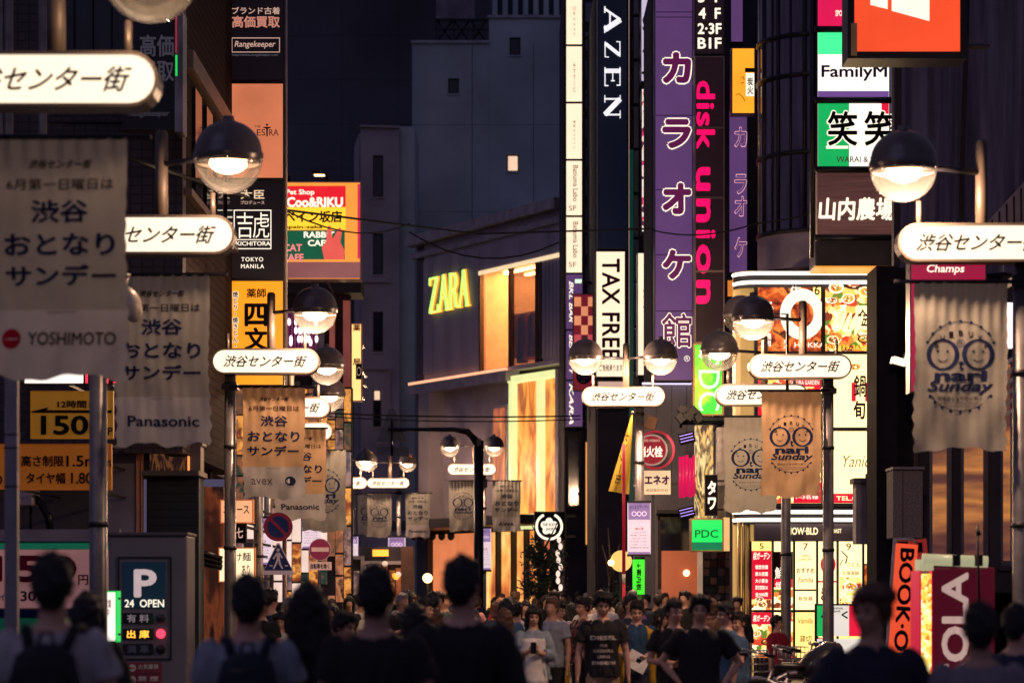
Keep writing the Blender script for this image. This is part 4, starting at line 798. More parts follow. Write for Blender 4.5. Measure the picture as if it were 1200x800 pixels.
# lower part: recess of the car park
f = F(35.)
t = thing('parking_wall', 'plain grey rendered wall at the back of the car park entrance', 'wall', f.at(80, 694, .2))
bm = B(); f.box(bm, -120, 531, 163, 870, 0, .3); add('wall', bm, mat('dim_grey_render', (.09,.08,.09), rough=.8, ns=1, na=.2, bump=.2, bs=10), t)
bm = B(); f.box(bm, 130, 515, 163, 690, -.35, -.01); add('pier', bm, mat('grey_pier', (.24,.22,.25), rough=.7, ns=2), t)
bm = B(); f.box(bm, 164.5, 520, 168.5, 690, -.4, -.3); f.box(bm, 170, 520, 172, 690, -.4, -.3); add('copper_pipe', bm, mat('copper_pipe', (.6,.33,.2), rough=.3, metal=.8), t)
t = thing('ticket_office', 'dark shuttered kiosk front with a lit bar window above beside the copper pipes', 'kiosk', f.at(205, 694, .3))
bm = B(); f.box(bm, 173, 558, 234, 870, -.1, .5); add('shutter', bm, mat('dark_teal_shutter', (.012,.02,.03), rough=.6), t)
for k in range(14): bm = B(); f.box(bm, 174, 560+k*9.4, 233, 568.4+k*9.4, -.12, -.1); add('slat', bm, mat('dark_teal_shutter'), t)
bm = B(); f.box(bm, 172, 553, 238, 558.5, -.5, .5); add('ledge', bm, mat('pale_ledge', (.16,.13,.13)), t); bm = B(); f.box(bm, 172, 505, 238, 522, -.1, .4); add('lintel', bm, mat('pale_ledge'), t)
Pbar = palette('bar_interior', [(20, 14, 20), (70, 40, 30), (30, 22, 28), (130, 80, 45), (25, 18, 24), (60, 45, 40)], scale=3, es=.5, kind='N', stretch=(3, 3, .6))
bm = B(); f.box(bm, 174, 522, 222, 553, .1, .14); add('bar_window', bm, Pbar, t); bm = B(); f.box(bm, 223.5, 522, 236, 553, -.1, .3); add('window_post', bm, mat('pale_ledge'), t)
bm = B(); f.box(bm, 221, 523, 223, 552, -.12, -.06); add('lit_edge', bm, lit('orange_lit_edge', (240, 150, 80), 1.1), t)

# tall blade sign column
f = F(40.); g = 'stacked advertising boxes on the left building'
M_adblack = mat('ad_black', (.012,.01,.014), rough=.35, emit=C(20, 14, 20), es=.5)
t = sign('advertising_sign', 'black sign with bronze characters and a thin framed logo, topmost box', (265, -20, 333, 95), f, M_adblack, [('ブランド古着', 300, 13, 56, 8.5, L_dim, dict(bold=.02)), ('高価買取', 300, 26, 56, 14, lit('bronze_print', (190, 125, 108), .85), dict(bold=.045)), ('Rangekeeper', 299, 53, 48, 9, L_dim, dict(bold=.015, shear=.2)), ('http://www.rangekeeper.com', 299, 65, 54, 3.5, L_grey, dict(bold=0))], group=g, d=.4, fw=1.4, bracket=('L', 6))
bm = B()
for q in ((271.5, 44.5, 328, 45.3), (271.5, 61, 328, 61.8), (271.5, 45.3, 272.3, 61), (327.2, 45.3, 328, 61)): f.box(bm, *q, -.014, -.002)
add('logo_frame', bm, L_dim, t)
t = sign('advertising_sign', 'orange backlit box with dark ESTRA lettering, second from the top', (265, 97, 333, 210), f, lit('orange_pink_box', (205, 116, 80), .9, ns=1.1, evar=.45), [('ES', 306, 155.5, 10, 7.5, ink('ink_ox', (60, 30, 36)), dict(bold=0)), ('RA', 321, 155.5, 11, 7.5, ink('ink_ox'), dict(bold=0)), ('THE', 302, 148.5, 7, 3, ink('ink_ox'), dict(bold=0))], group=g, d=.4, fw=1.4, bracket=('L', 6))
q = f.px_m(); bm = B(); Mx = f.m(313, 153, -.012); poly(bm, Mx, [(-4.5*q, 4*q), (4.5*q, 4*q), (4.5*q, 3*q), (1*q, 2*q), (.8*q, -7*q), (-.8*q, -7*q), (-1*q, 2*q), (-4.5*q, 3*q)], .006); disc(bm, f.m(313, 146.5, -.012), 1.3*q, 10, .006); add('figure_mark', bm, ink('ink_ox'), t)
t = sign('advertising_sign', 'black box with a square white maze emblem, third from the top', (265, 212, 333, 326), f, M_adblack, [('大臣', 296, 228, 28, 11, lit('gold_pale_print', (225, 195, 160), .9), dict(bold=.03)), ('プロデュース', 296, 237.5, 28, 4.5, L_dim, dict(bold=.02)), ('吉', 287, 264, 19, 30, L_white, dict(bold=-.005)), ('虎', 306, 264, 19, 30, L_white, dict(bold=-.005)), ('KICHITORA', 297, 285.5, 40, 5, L_white, dict(bold=.02)), ('TOKYO\nMANILA', 296, 308, 27, 13, L_white, dict(bold=.015, sp=1.2, line=1.15))], group=g, d=.4, fw=1.4, bracket=('L', 6))
bm = B()
for q_ in ((274, 246, 318, 247), (274, 291, 318, 292), (274, 247, 275, 291), (317, 247, 318, 291), (275, 280.5, 317, 281.3)): f.box(bm, *q_, -.014, -.002)
add('logo_frame', bm, L_white, t)
t = sign('advertising_sign', 'amber box with bold black brush characters, lowest of the stacked boxes', (265, 328, 333, 452), f, lit('amber_lightbox', (246, 148, 28), 1.0, ns=1.5, evar=.18), [('薬師', 300.5, 343.5, 23, 11, I_dk, dict(bold=.04)), ('四', 300, 369, 27, 27, I_black, dict(bold=.06)), ('文', 300, 397, 27, 27, I_black, dict(bold=.06)), ('屋', 300, 425, 27, 26, I_black, dict(bold=.06)), ('焼\nと\nり\n・\n焼\nき\nと\nん\n・', 276, 374, 7.5, 66, L_white, dict(bold=.13, d=-.011)), ('焼\nと\nり\n・\n焼\nき\nと\nん\n・', 276, 374, 6.5, 65, I_dk, dict(bold=.05, d=-.019))], group=g, d=.4, fw=1.4, bracket=('L', 6))
bm = B(); tube(bm, [f.at(334.6, -60, .1), f.at(334.6, 460, .1)], .02, 6); tag(add('chrome_edge_rod', bm, mat('pale_rim')), 'slim chrome edge rod along the right side of the stacked left sign boxes', 'rod')
# the same dim sign nearer, and edge-on signs
f = F(33.)
sign('dim_sign', 'unlit black sign with faint grey characters between the two nearest street signs', (144, 24, 206, 152), f, mat('unlit_black', (.012,.012,.018), rough=.3), [('高価', 184, 54, 40, 26, lit('faint_grey', (58, 54, 64), .8), dict(bold=.03)), ('買取', 184, 84, 40, 24, lit('faint_grey'), dict(bold=.03)), ('Rangekeeper', 175, 134, 48, 9, lit('faint_grey'), dict(bold=.01, shear=.2))], d=.3, fw=1., bracket=('B', 1))
bm = B(); F(32.5).box(bm, 206, 16, 215.5, 156, -.1, .3); o = tag(add('edge_sign', bm, mat('reflective_strip', (.25,.22,.24), rough=.2, metal=.8, ns=4, na=.5, stretch=(1, 1, .3)), None), 'narrow reflective sign edge with a green and a red glint beside the dim black sign', 'sign')
bm = B(); F(32.5).box(bm, 207, 67, 209, 91, -.12, -.1); add('green_glint', bm, lit('green_glint', (30, 200, 80), 1.), o); bm = B(); F(32.5).box(bm, 207, 22, 208.5, 64, -.12, -.1); add('red_glint', bm, lit('red_glint', (150, 40, 50), .8), o)
f = F(39.)
t = sign('edge_sign_lit', 'tall narrow cream sign with purple print seen nearly edge on beside the orange box', (249, 32, 262, 205), f, palette('edge_print', [(225, 150, 110), (205, 120, 85), (240, 190, 150), (110, 40, 70), (215, 140, 100)], scale=2.2, es=.85, kind='N', stretch=(3, 1, 1)), [], d=.3, fw=.8, bracket=('L', 5))
sign('edge_sign_lit', 'bright narrow ivory sign seen edge on below the horn speaker cable', (252, 322, 263, 356), f, lit('ivory_bright', (255, 240, 225), 1.3), [], d=.3, fw=.8, bracket=('L', 5))
sign('edge_sign_lit', 'tall narrow salmon sign left of the amber box, half behind a pole', (247, 394, 262, 520), f, lit('salmon_cream', (235, 180, 140), .9, ns=2, evar=.25), [], d=.3, fw=.8, bracket=('L', 5))
bm = B(); F(38.5).box(bm, 243, 330, 246.5, 560, 0, .3); tag(add('brick_edge', bm, M_tile2), 'tiled building edge strip between car park and stacked sign boxes', 'wall strip')

# parking signs
f = F(30.); M_yel = mat('yellow_sheet', (.62,.36,.03), rough=.5, ns=2, na=.12, emit=C(190, 120, 20), es=.13)
M_or2 = mat('orange_sheet', (.62,.26,.02), rough=.5, ns=2, na=.12, emit=C(190, 95, 18), es=.13)
I_sign = ink('ink_sign_black', (14, 10, 12))
t = sign('parking_price_sign', 'yellow sheet sign with a black arrow and the large number 150', (36, 458, 133, 514), f, M_yel, [('12時間', 84.5, 473.5, 34, 9, I_sign, dict(bold=.05)), ('最大', 112, 473.5, 16, 8, I_sign, dict(bold=.05)), ('150', 76, 498, 56, 23, I_sign, dict(bold=.045)), ('円', 112, 500, 14, 18, I_sign, dict(bold=.06)), ('P', 129.5, 505, 6, 9, I_sign, dict(bold=.05))], d=.05, fw=.6, frame=M_yel, bracket=('B', 4.8))
q = f.px_m(); bm = B(); poly(bm, f.m(37, 482, -.014), [(0, 0), (20*q, 5*q), (18*q, 1.6*q), (94*q, 1.6*q), (94*q, -2*q), (0, -1.4*q)], .006); add('arrow', bm, I_sign, t)
sign('height_limit_sign', 'orange sheet sign limiting height to 1.5 and tyre width to 1.8', (20, 520, 131, 574), f, M_or2, [('高さ制限', 50, 540, 50, 13, I_sign, dict(bold=.04)), ('1.5m', 99-3, 540, 36, 13, I_sign, dict(bold=.03)), ('m', 126, 543, 8, 8, I_sign, dict(bold=.03)), ('タイヤ幅', 54, 560, 46, 13, I_sign, dict(bold=.04)), ('1.80m', 102, 560, 37, 13, I_sign, dict(bold=.03))], d=.05, fw=.6, frame=M_or2, bracket=('B', 4.8))
sign('height_limit_sign', 'edge of a second orange sheet sign behind the pale square pole', (-40, 520, 8, 573), f, M_or2, [('30', -4, 562, 14, 10, I_sign, dict(bold=.03))], d=.05, fw=.6, frame=M_or2, bracket=('B', 4.8))
t = sign('car_park_sign', 'white lit sign with a green curved mark above the yellow price sign', (28, 405, 100, 450), f, lit('white_sign'), [('COLOR', 57, 428, 26, 7, ink('ink_green', (10, 130, 70)), dict(bold=.045)), ('PARK', 84, 428, 21, 7, ink('ink_darkblue2', (40, 34, 60)), dict(bold=.045))], d=.2, fw=1., bracket=('B', 4))
bm = B(); annulus(bm, f.m(40, 424, -.014), .045, .085, t=.006, a0=120, a1=300); add('green_mark', bm, lit('logo_green', (20, 170, 80), .9), t)
t = sign('led_price_board', 'dark board with glowing red digits beside the white car park sign', (98, 408, 138, 450), f, I_black, [('10', 108, 443, 15, 12, lit('led_red', (255, 50, 70), 1.6), dict(bold=.03)), ('円', 131, 443, 10, 12, lit('led_red'), dict(bold=.02)), ('空\n車', 134, 423, 6, 16, lit('led_red'), dict(bold=.02))], d=.15, fw=.8, bracket=('B', 4))
# lower hoarding 150 yen and machine
f = F(28.)
t = thing('price_hoarding', 'long pale hoarding with dark red 150 yen lettering under a green stripe', 'hoarding', f.at(40, 830, .2))
bm = B(); f.box(bm, -60, 623, 141, 860, .05, .3); f.box(bm, -60, 620, 141, 634, -.02, .05); add('frame', bm, mat('hoarding_grey', (.2,.17,.21), rough=.6), t)
bm = B(); f.box(bm, -60, 636, 140, 643, 0, .05); add('green_stripe', bm, mat('green_stripe', (.01,.16,.09), emit=C(10, 90, 66), es=.6), t)
bm = B(); f.box(bm, -60, 643.5, 140, 712, .01, .05); add('pale_panel', bm, mat('pale_pink_panel', (.55,.38,.36), emit=C(170, 112, 108), es=.35, ns=1, evar=.2), t)
text(t, f, '150', 40, 666, 100, 32, ink('ink_wine', (110, 20, 52)), bold=.06, d=-.002); text(t, f, '円', 97.5, 679, 12, 12, ink('ink_wine'), bold=.04, d=-.002)
text(t, f, '30', 33, 698, 18, 12, I_navy, bold=.04, d=-.002); text(t, f, '分/', 48, 700, 10, 8, I_navy, bold=.02, d=-.002); text(t, f, 'タイ', -1, 699, 14, 9, I_navy, bold=.03, d=-.002)
bm = B(); f.box(bm, -60, 714, 140, 722, 0, .05); add('navy_stripe', bm, I_navy, t)
bm = B(); f.box(bm, -60, 724, 140, 800, 0, .05); add('green_panel', bm, mat('deep_green_panel', (.008,.09,.055), emit=C(6, 60, 44), es=.5), t)
t = thing('vent_box', 'pale metal duct box with a bent black hose above the hoarding', 'duct', F(34.).at(32, 640, -.5)); fv = F(34.)
bm = B(); fv.box(bm, 19, 571, 47, 594, -.5, .0, bev=.02); add('box_body', bm, mat('pale_duct', (.4,.34,.36), rough=.4, metal=.4), t)
bm = B(); tube(bm, [fv.at(46, 585, -.3), fv.at(54, 592, -.3), fv.at(61, 606, -.3), fv.at(64, 622, -.3)], .05, 8); add('hose', bm, M_black, t); bm = B()
for x in (28, 41): tube(bm, [fv.at(x, 594, -.3), fv.at(x, 622, -.3)], .02, 5)
add('leg', bm, M_black, t)
f = F(27.)
t = thing('parking_machine', 'grey car park pay machine with a big white P and a red lamp', 'pay machine', f.at(181, 830, .3))
M_mach = mat('machine_grey', (.17,.155,.19), rough=.5, ns=2, na=.08)
bm = B(); f.box(bm, 127, 627, 219, 870, 0, .7, bev=.02); add('cabinet', bm, M_mach, t); bm = B(); f.box(bm, 126, 623.5, 220.5, 627.5, -.03, .75, bev=.01); add('roof', bm, mat('machine_dark_grey', (.08,.07,.09)), t)
bm = B()
for q_ in ((138.5, 652, 201, 653.3), (138.5, 771, 201, 772.3), (138.5, 653.3, 139.8, 771), (199.7, 653.3, 201, 771)): f.box(bm, *q_, -.018, 0)
add('panel_frame', bm, M_black, t)
bm = B(); f.box(bm, 144.5, 658, 194, 712, -.012, 0); add('parking_panel', bm, mat('navy_panel', (.008,.022,.04), rough=.3, emit=C(10, 28, 44), es=.6), t)
text(t, f, 'P', 170.5, 683, 27, 33, lit('soft_white_letters', (188, 166, 166), .85), bold=.05, d=-.016)
text(t, f, '24  OPEN', 169.5, 706.5, 46, 9, L_white, bold=.015, d=-.018)
for s, y, mm in (('有 料', 724, lit('faint_grey2', (120, 104, 110), .8)), ('出 庫', 742.5, lit('amber_led', (255, 178, 60), 1.6)), ('満 車', 760, lit('faint_grey3', (34, 32, 44), .8))):
    bm = B(); f.box(bm, 144, y-6.3, 179.5, y+6.3, -.014, 0); p = add('display', bm, mat('display_black', (.01,.012,.02), rough=.2), t); text(p, f, s, 162, y, 26, 9.5, mm, bold=.03, d=-.02)
for y, mm in ((724, mat('lens_dark', (.03,.03,.04), rough=.15)), (742, lit('red_lens', (255, 60, 85), 1.8)), (760.5, mat('lens_black', (.01,.01,.012), rough=.1))):
    bm = B(); ell(bm, f.at(188.5, y, -.01), (.05, .03, .05)); add('lamp_lens', bm, mm, t, smooth=True)
for k, (s, y) in enumerate((('火気厳禁', 782), ('禁 煙', 796), ('監視中', 810))):
    bm = B(); f.box(bm, 147, y-6.5, 189.5, y+6.5, -.012, 0); p = add('warning_plate', bm, mat('wine_plate', (.25,.03,.05), rough=.5), t)
    text(p, f, s, 174, y-1.5, 24, 6, I_white, bold=.03, d=-.016); bm = B(); disc(bm, f.m(155, y, -.016), .04, 16, .004); add('round_mark', bm, I_white, p); bm = B(); f.box(bm, 152, y-.7, 158, y+.7, -.02, -.016); add('bar_mark', bm, ink('ink_red'), p)
t = sign('green_framed_sign', 'small bright panel with a green edge beside the machine behind a walker', (121, 692, 137, 752), F(25.), lit('white_pinkish', (255, 235, 225), 1.1), [('営業\n中', 127, 712, 7, 20, I_red, dict(bold=.03))], d=.25, fw=1.6, frame=lit('green_edge', (30, 200, 90), 1.), bracket=('R', 2))

# horn speaker on cable
f = F(22.)
t = thing('horn_speaker', 'small pale horn shaped loudspeaker hanging beside the second banner', 'loudspeaker', f.at(148, 378, 0))
bm = B(); ell(bm, f.at(153, 357, 0), (.095, .13, .16), 16, M=Matrix.Rotation(R(-18), 4, 'Y')); add('body', bm, mat('cream_plastic', (.6,.5,.42), rough=.35), t, smooth=True)
bm = B(); tube(bm, [f.at(144, 336, .0), f.at(147, 322, .0), f.at(151, 325, 0)], .035, 8); box(bm, -.05, .05, -.04, .04, -.05, .05, f.m(142, 333, 0), bev=.01); add('mount', bm, mat('cream_plastic'), t)
bm = B(); tube(bm, [f.at(142, 332, .0), f.at(112, 330, .1)], .02, 6); add('arm', bm, M_dark, t)

# pet shop rooftop sign and mid-left buildings
f = F(62.)
t = sign('pet_shop_sign', 'big red and yellow illuminated billboard with a pink rabbit print on the ledge building', (322, 213, 423, 328), f, lit('billboard_warm', (236, 150, 60), .95, ns=.8, evar=.25), [('Pet Shop', 352, 226, 33, 8, L_white, dict(bold=.04)), ('Coo&RIKU', 369, 237, 66, 12, L_white, dict(bold=.07)), ('ペイン坂店', 367, 254, 68, 14, I_black, dict(bold=.05)), ('spain-zaka', 356, 266.5, 44, 5, I_black, dict(bold=.05)), ('CAT\nCAFE', 343, 296, 26, 20, lit('pink_print', (240, 130, 130), .95), dict(bold=.05)), ('RABBIT\nCAFE', 374, 280, 36, 17, L_white, dict(bold=.05))], d=.5, fw=1.2, frame=mat('salmon_frame', (.5,.25,.2)), bracket=('B', 6))
for nm, q_, mm, d_ in (('red_field', (324, 218, 405, 242.5), lit('billboard_red', (214, 26, 40), 1.), -.006), ('yellow_field', (324, 243, 405, 269), lit('billboard_yellow', (255, 200, 50), 1.05), -.006), ('green_field', (324, 270, 404, 304), lit('billboard_green', (20, 90, 62), .8), -.006), ('pink_edge', (419, 216, 422, 303), lit('billboard_pink', (215, 40, 80), .9), -.006), ('lower_panel', (324, 307, 422, 326), lit('billboard_plum', (150, 92, 92), .7, ns=1, evar=.4), -.006)):
    bm = B(); f.box(bm, *q_, d_, 0); add(nm, bm, mm, t)
bm = B(); q = f.px_m(); poly(bm, f.m(390, 304, -.02), [(-10*q, 0), (-13*q, 14*q), (-8*q, 20*q), (-6*q, 38*q), (-3*q, 40*q), (0, 24*q), (8*q, 38*q), (11*q, 34*q), (9*q, 20*q), (14*q, 10*q), (13*q, 0)], .008); add('rabbit_print', bm, lit('rabbit_pink', (225, 90, 80), .9), t)
for x in (338, 382): bm = B(); tube(bm, [f.at(x, 213, .2), f.at(x, 206, 0), f.at(x-8, 205, -.4)], .05, 6); f.box(bm, x-14, 204, x-4, 208.5, -.6, -.3); add('top_lamp', bm, M_black, t)
for x in (334, 378): bm = B(); f.box(bm, x-8, 208.6, x+4, 209.6, -.55, -.35); add('lamp_glow', bm, lit('lamp_glow_warm', (255, 220, 150), 3.), t)
f = F(68.)
t = thing('pet_shop_building', 'dark ledge building with salmon lit pilasters under the pet shop billboard', 'building', f.at(380, 694, 2))
bm = B(); f.box(bm, 320, 328, 424, 345, -.4, 1.2); f.box(bm, 320, 345, 410, 870, .2, .6); add('wall', bm, mat('near_black_wall', (.015,.012,.018), rough=.8), t)
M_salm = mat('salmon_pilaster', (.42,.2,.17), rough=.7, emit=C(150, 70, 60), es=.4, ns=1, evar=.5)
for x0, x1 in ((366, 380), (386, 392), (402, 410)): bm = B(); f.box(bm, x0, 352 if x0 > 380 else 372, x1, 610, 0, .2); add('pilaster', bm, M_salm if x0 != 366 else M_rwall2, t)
for k in range(10): bm = B(); f.box(bm, 333+k*4, 362, 335.2+k*4, 440, -.1, .1); add('slat', bm, mat('magenta_slat', (.1,.02,.07), emit=C(92, 24, 70), es=.7), t)
for k in range(26): 
    if k % 3 != 1: bm = B(); x, y = 334+random.random()*38, random.choice((378, 388, 398, 402)) ; ell(bm, f.at(x, y, -.2), (.05, .05, .1), 6); add('small_bulb', bm, lit('small_bulb', (255, 225, 225), 1.8), t)
sign('yellow_vertical_sign', 'slim yellow lit vertical sign with red ends beside the purple grey tower', (411.5, 379, 424, 470), F(66.), lit('pale_yellow_box', (250, 215, 130), 1.1), [('薬', 418, 384, 9, 8, I_red, dict(bold=.05)), ('局', 418, 424, 9, 8, I_red, dict(bold=.05))], d=.3, fw=1, frame=M_salm, bracket=('B', 3))
sign('oval_sign', 'small dark oval rimmed sign at the foot of the slim yellow sign', (417, 426, 424, 444), F(65.5), I_black, [('◯', 420.5, 435, 5, 10, L_dim, dict(bold=.01))], d=.2, fw=.8, bracket=('B', 3))
f = F(60.)
t = thing('shop_row', 'row of narrow lit shop fronts behind the traffic signs on the left', 'shop front', f.at(330, 694, 1))
bm = B(); f.box(bm, 262, 452, 411, 870, .3, .9); add('wall', bm, M_rwall, t)
rnd = random.Random(3)
Pshop = [palette('shop_glow_a', [(40, 20, 22), (150, 70, 35), (250, 170, 80), (90, 36, 28), (230, 120, 50)], scale=1.6, es=.8, kind='N'), palette('shop_glow_b', [(30, 26, 36), (90, 80, 92), (170, 130, 120), (60, 40, 44), (235, 200, 170)], scale=1.6, es=.75, kind='N'), lit('shop_white', (235, 205, 190), .9, ns=2, evar=.3), palette('shop_glow_c', [(20, 24, 30), (26, 60, 52), (150, 90, 60), (200, 130, 90), (30, 20, 26)], scale=1.2, es=.7, kind='N')]
xs = [264, 276, 284, 296, 306, 318, 331, 341, 352, 361, 372, 383, 392, 402, 411]
for k in range(len(xs)-1):
    y = 455
    while y < 700:
        h = rnd.uniform(18, 46); 
        if rnd.random() < .9: bm = B(); f.box(bm, xs[k]+.6, y, xs[k+1]-.6, min(y+h, 705), .1+rnd.random()*.15, .3); add('shop_panel', bm, rnd.choice(Pshop), t)
        y += h+2.5
t = thing('shop_shutter_block', 'grey two door kiosk facade with small green and amber lights in the distance', 'kiosk', F(80.).at(430, 694, 1)); f = F(80.)
bm = B(); f.box(bm, 388, 640, 484, 870, .2, 1); add('wall', bm, mat('kiosk_grey', (.035,.03,.04), rough=.6), t)
for q_ in ((392, 655, 396, 770), (392, 651, 427, 655), (423, 655, 427, 770), (427, 657, 470, 661)): bm = B(); f.box(bm, *q_, -.1, .2); add('door_frame', bm, mat('kiosk_frame', (.4,.36,.4)), t)
bm = B(); f.box(bm, 470, 640, 484, 870, -.1, .3); add('brick_pier', bm, mat('brown_pier', (.12,.06,.05)), t)
for k in range(8): bm = B(); ell(bm, f.at(404+rnd.random()*70, 660+rnd.random()*50, -.15), (.09, .06, .09), 8); add('small_light', bm, (L_warmwin, lit('amber_dot', (255, 170, 60), 1.6), lit('green_dot', (90, 255, 120), 2.))[k % 3], t)
for k in range(9):
    x = 398+k*8.2; bm = B(); f.box(bm, x, 661+rnd.random()*8, x+6.5, 694, .05, .2); add('shop_pane', bm, rnd.choice(Pshop[:2]+[lit('dim_orange_pane', (150, 78, 44), .7, ns=1, evar=.5)]), t)
sign('far_sign', 'tiny amber lit shop sign over the two door kiosk', (436, 643, 456, 652), F(79.), lit('amber_dot'), [], d=.2, fw=.6, bracket=('B', 1))
sign('far_sign', 'tiny white lit shop sign left above the two door kiosk', (389, 622, 397, 650), F(79.), lit('shop_white'), [], d=.2, fw=.6, bracket=('B', 1))

# small street signs on the left
f = F(41.)
sign('news_sign', 'orange edged white sign with small black katakana ending in ース', (258, 585, 297, 613), f, lit('peach_white', (235, 170, 125), .9), [('ニュース', 277, 597, 30, 9, I_dk, dict(bold=.03))], d=.15, fw=1.4, frame=mat('orange_rim', (.6,.28,.12), emit=C(190, 90, 40), es=.5), bracket=('B', 6))
sign('black_icon_sign', 'small black square sign with a pale squiggle mark', (275, 612, 288.5, 636), f, I_black, [('七', 281, 624, 8, 12, L_dim, dict(bold=.03))], d=.15, fw=.8, bracket=('B', 6))
sign('noodle_sign', 'glowing cream sign with black brush characters left of the crossing sign', (256, 641, 299, 682), f, lit('noodle_cream', (255, 226, 180), 1.1), [('つけ麺', 279, 652, 30, 10, I_black, dict(bold=.02)), ('あり', 288, 668, 9, 14, I_black, dict(bold=.02))], d=.15, fw=1.4, frame=mat('orange_rim'), bracket=('B', 6))
t = thing('cable_bundle', 'dark sagging cable bundle and rods above the kiosk', 'cable', f.at(240, 600, 0)); bm = B()
for k in range(3): tube(bm, [f.at(222, 640+k*6, -.2), f.at(240, 648+k*6, -.2), f.at(262, 655+k*5, -.2)], .05, 6)
add('cable', bm, M_black, t)
bm = B(); F(42.).box(bm, 232, 570, 262, 870, 0, 3); o = tag(add('dim_shop_front', bm, palette('brown_glow', [(26, 16, 22), (70, 36, 28), (130, 66, 40), (30, 20, 24), (50, 28, 26)], scale=1.5, es=.5, kind='N', stretch=(2, 2, .5)), None), 'dim brown shop front strip right of the dark kiosk', 'shop front')

# ------------------------------------------------------------------ traffic signs
def pole_to_ground(p, r, m, parent, top=None): bm = B(); tube(bm, [(p.x, p.y, .0), (p.x, p.y, top or p.z)], r, 10); return add('pole', bm, m, parent, smooth=True)
f = F(38.)
t = thing('no_parking_sign', 'round blue no parking sign with red ring above the blue pedestrian crossing triangle', 'traffic sign', (f.at(330, 700).x, 38.1, 0))
I_rr = mat('sign_red_sheet', (.28,.02,.04), rough=.4, emit=C(96, 20, 38), es=.4); I_bb = mat('sign_blue_sheet', (.012,.028,.09), rough=.4, emit=C(20, 30, 70), es=.25); I_ww = mat('sign_white_sheet', (.6,.5,.5), rough=.4, emit=C(150, 120, 122), es=.4)
p = f.at(326, 617); bm = B(); disc(bm, f.m(326, 617, 0), .215, 36, .03); add('red_disc', bm, I_rr, t); bm = B(); disc(bm, f.m(326, 617, -.006), .16, 36, .006); add('blue_disc', bm, I_bb, t)
bm = B(); box(bm, -.17, .17, -.012, -.006, -.022, .022, f.m(326, 617, 0) @ Matrix.Rotation(R(45), 4, 'Y')); add('red_bar', bm, I_rr, t)
pole_to_ground(f.at(333, 617, .07), .035, mat('salmon_pole', (.4,.26,.22), rough=.4, metal=.4), t)
t = thing('crossing_sign', 'blue triangular pedestrian crossing sign with a white walking figure', 'traffic sign', (f.at(322, 700).x, 37.9, 0)); f = F(37.8); q = f.px_m()
Mx = f.m(326, 673, 0); bm = B(); poly(bm, Mx, [(-18*q, 0), (18*q, 0), (18*q, 3*q), (1.5*q, 37*q), (-1.5*q, 37*q), (-18*q, 3*q)], .02); add('white_border', bm, I_ww, t)
Mx = f.m(326, 673, -.006); bm = B(); poly(bm, Mx, [(-16.6*q, 5*q), (16.6*q, 5*q), (1*q, 35*q), (-1*q, 35*q)], .005); add('blue_field', bm, I_bb, t)
Mx = f.m(326, 673, -.013); bm = B(); disc(bm, Mx @ Matrix.Translation((0, 0, 29*q)), 1.9*q, 12, .004)
for a in (((-1.7, 26), (1.9, 26), (2.2, 17), (-1.6, 17)), ((-1.6, 18), (.6, 18), (-1.8, 12), (-4.5, 6.5), (-6.3, 7.6), (-3.4, 13)), ((.2, 18), (2.2, 18), (3.4, 12), (6, 7.5), (4.6, 6.4), (1.2, 12)), ((-1.7, 26), (-1.6, 23), (-5, 18), (-6.4, 19)), ((1.9, 26), (1.7, 23), (4.2, 19), (5.6, 20))): poly(bm, Mx, [(x*q, y*q) for x, y in a], .004)
for x in (-10, 8): poly(bm, Mx, [(x*q, 10*q), ((x+3.4)*q, 10*q), ((x+3.4)*q, 11.2*q), (x*q, 11.2*q)], .004)
add('walking_figure', bm, I_ww, t); pole_to_ground(f.at(318, 672, .05), .03, M_pole, t)
f = F(52.)
t = thing('no_entry_sign', 'round dark red no entry sign with pale bar and a small text plate below', 'traffic sign', (f.at(375, 700).x, 52.1, 0))
bm = B(); disc(bm, f.m(375, 643.5, 0), .225, 36, .03); add('white_rim', bm, I_ww, t); bm = B(); disc(bm, f.m(375, 643.5, -.006), .213, 36, .006); add('red_disc', bm, mat('sign_red_sheet2', (.3,.03,.06), rough=.4, emit=C(112, 32, 56), es=.5), t)
bm = B(); f.box(bm, 365, 641, 385.5, 646, -.014, -.006); add('white_bar', bm, mat('bar_peach', (.6,.4,.35), emit=C(205, 150, 130), es=.5), t)
bm = B(); f.box(bm, 362, 658, 388.5, 667.5, 0, .02); p = add('text_plate', bm, mat('bar_peach'), t); text(p, f, '自転車を除く', 375, 663, 22, 6, I_black, bold=.05, d=-.006); pole_to_ground(f.at(374, 643, .06), .035, M_pole, t)
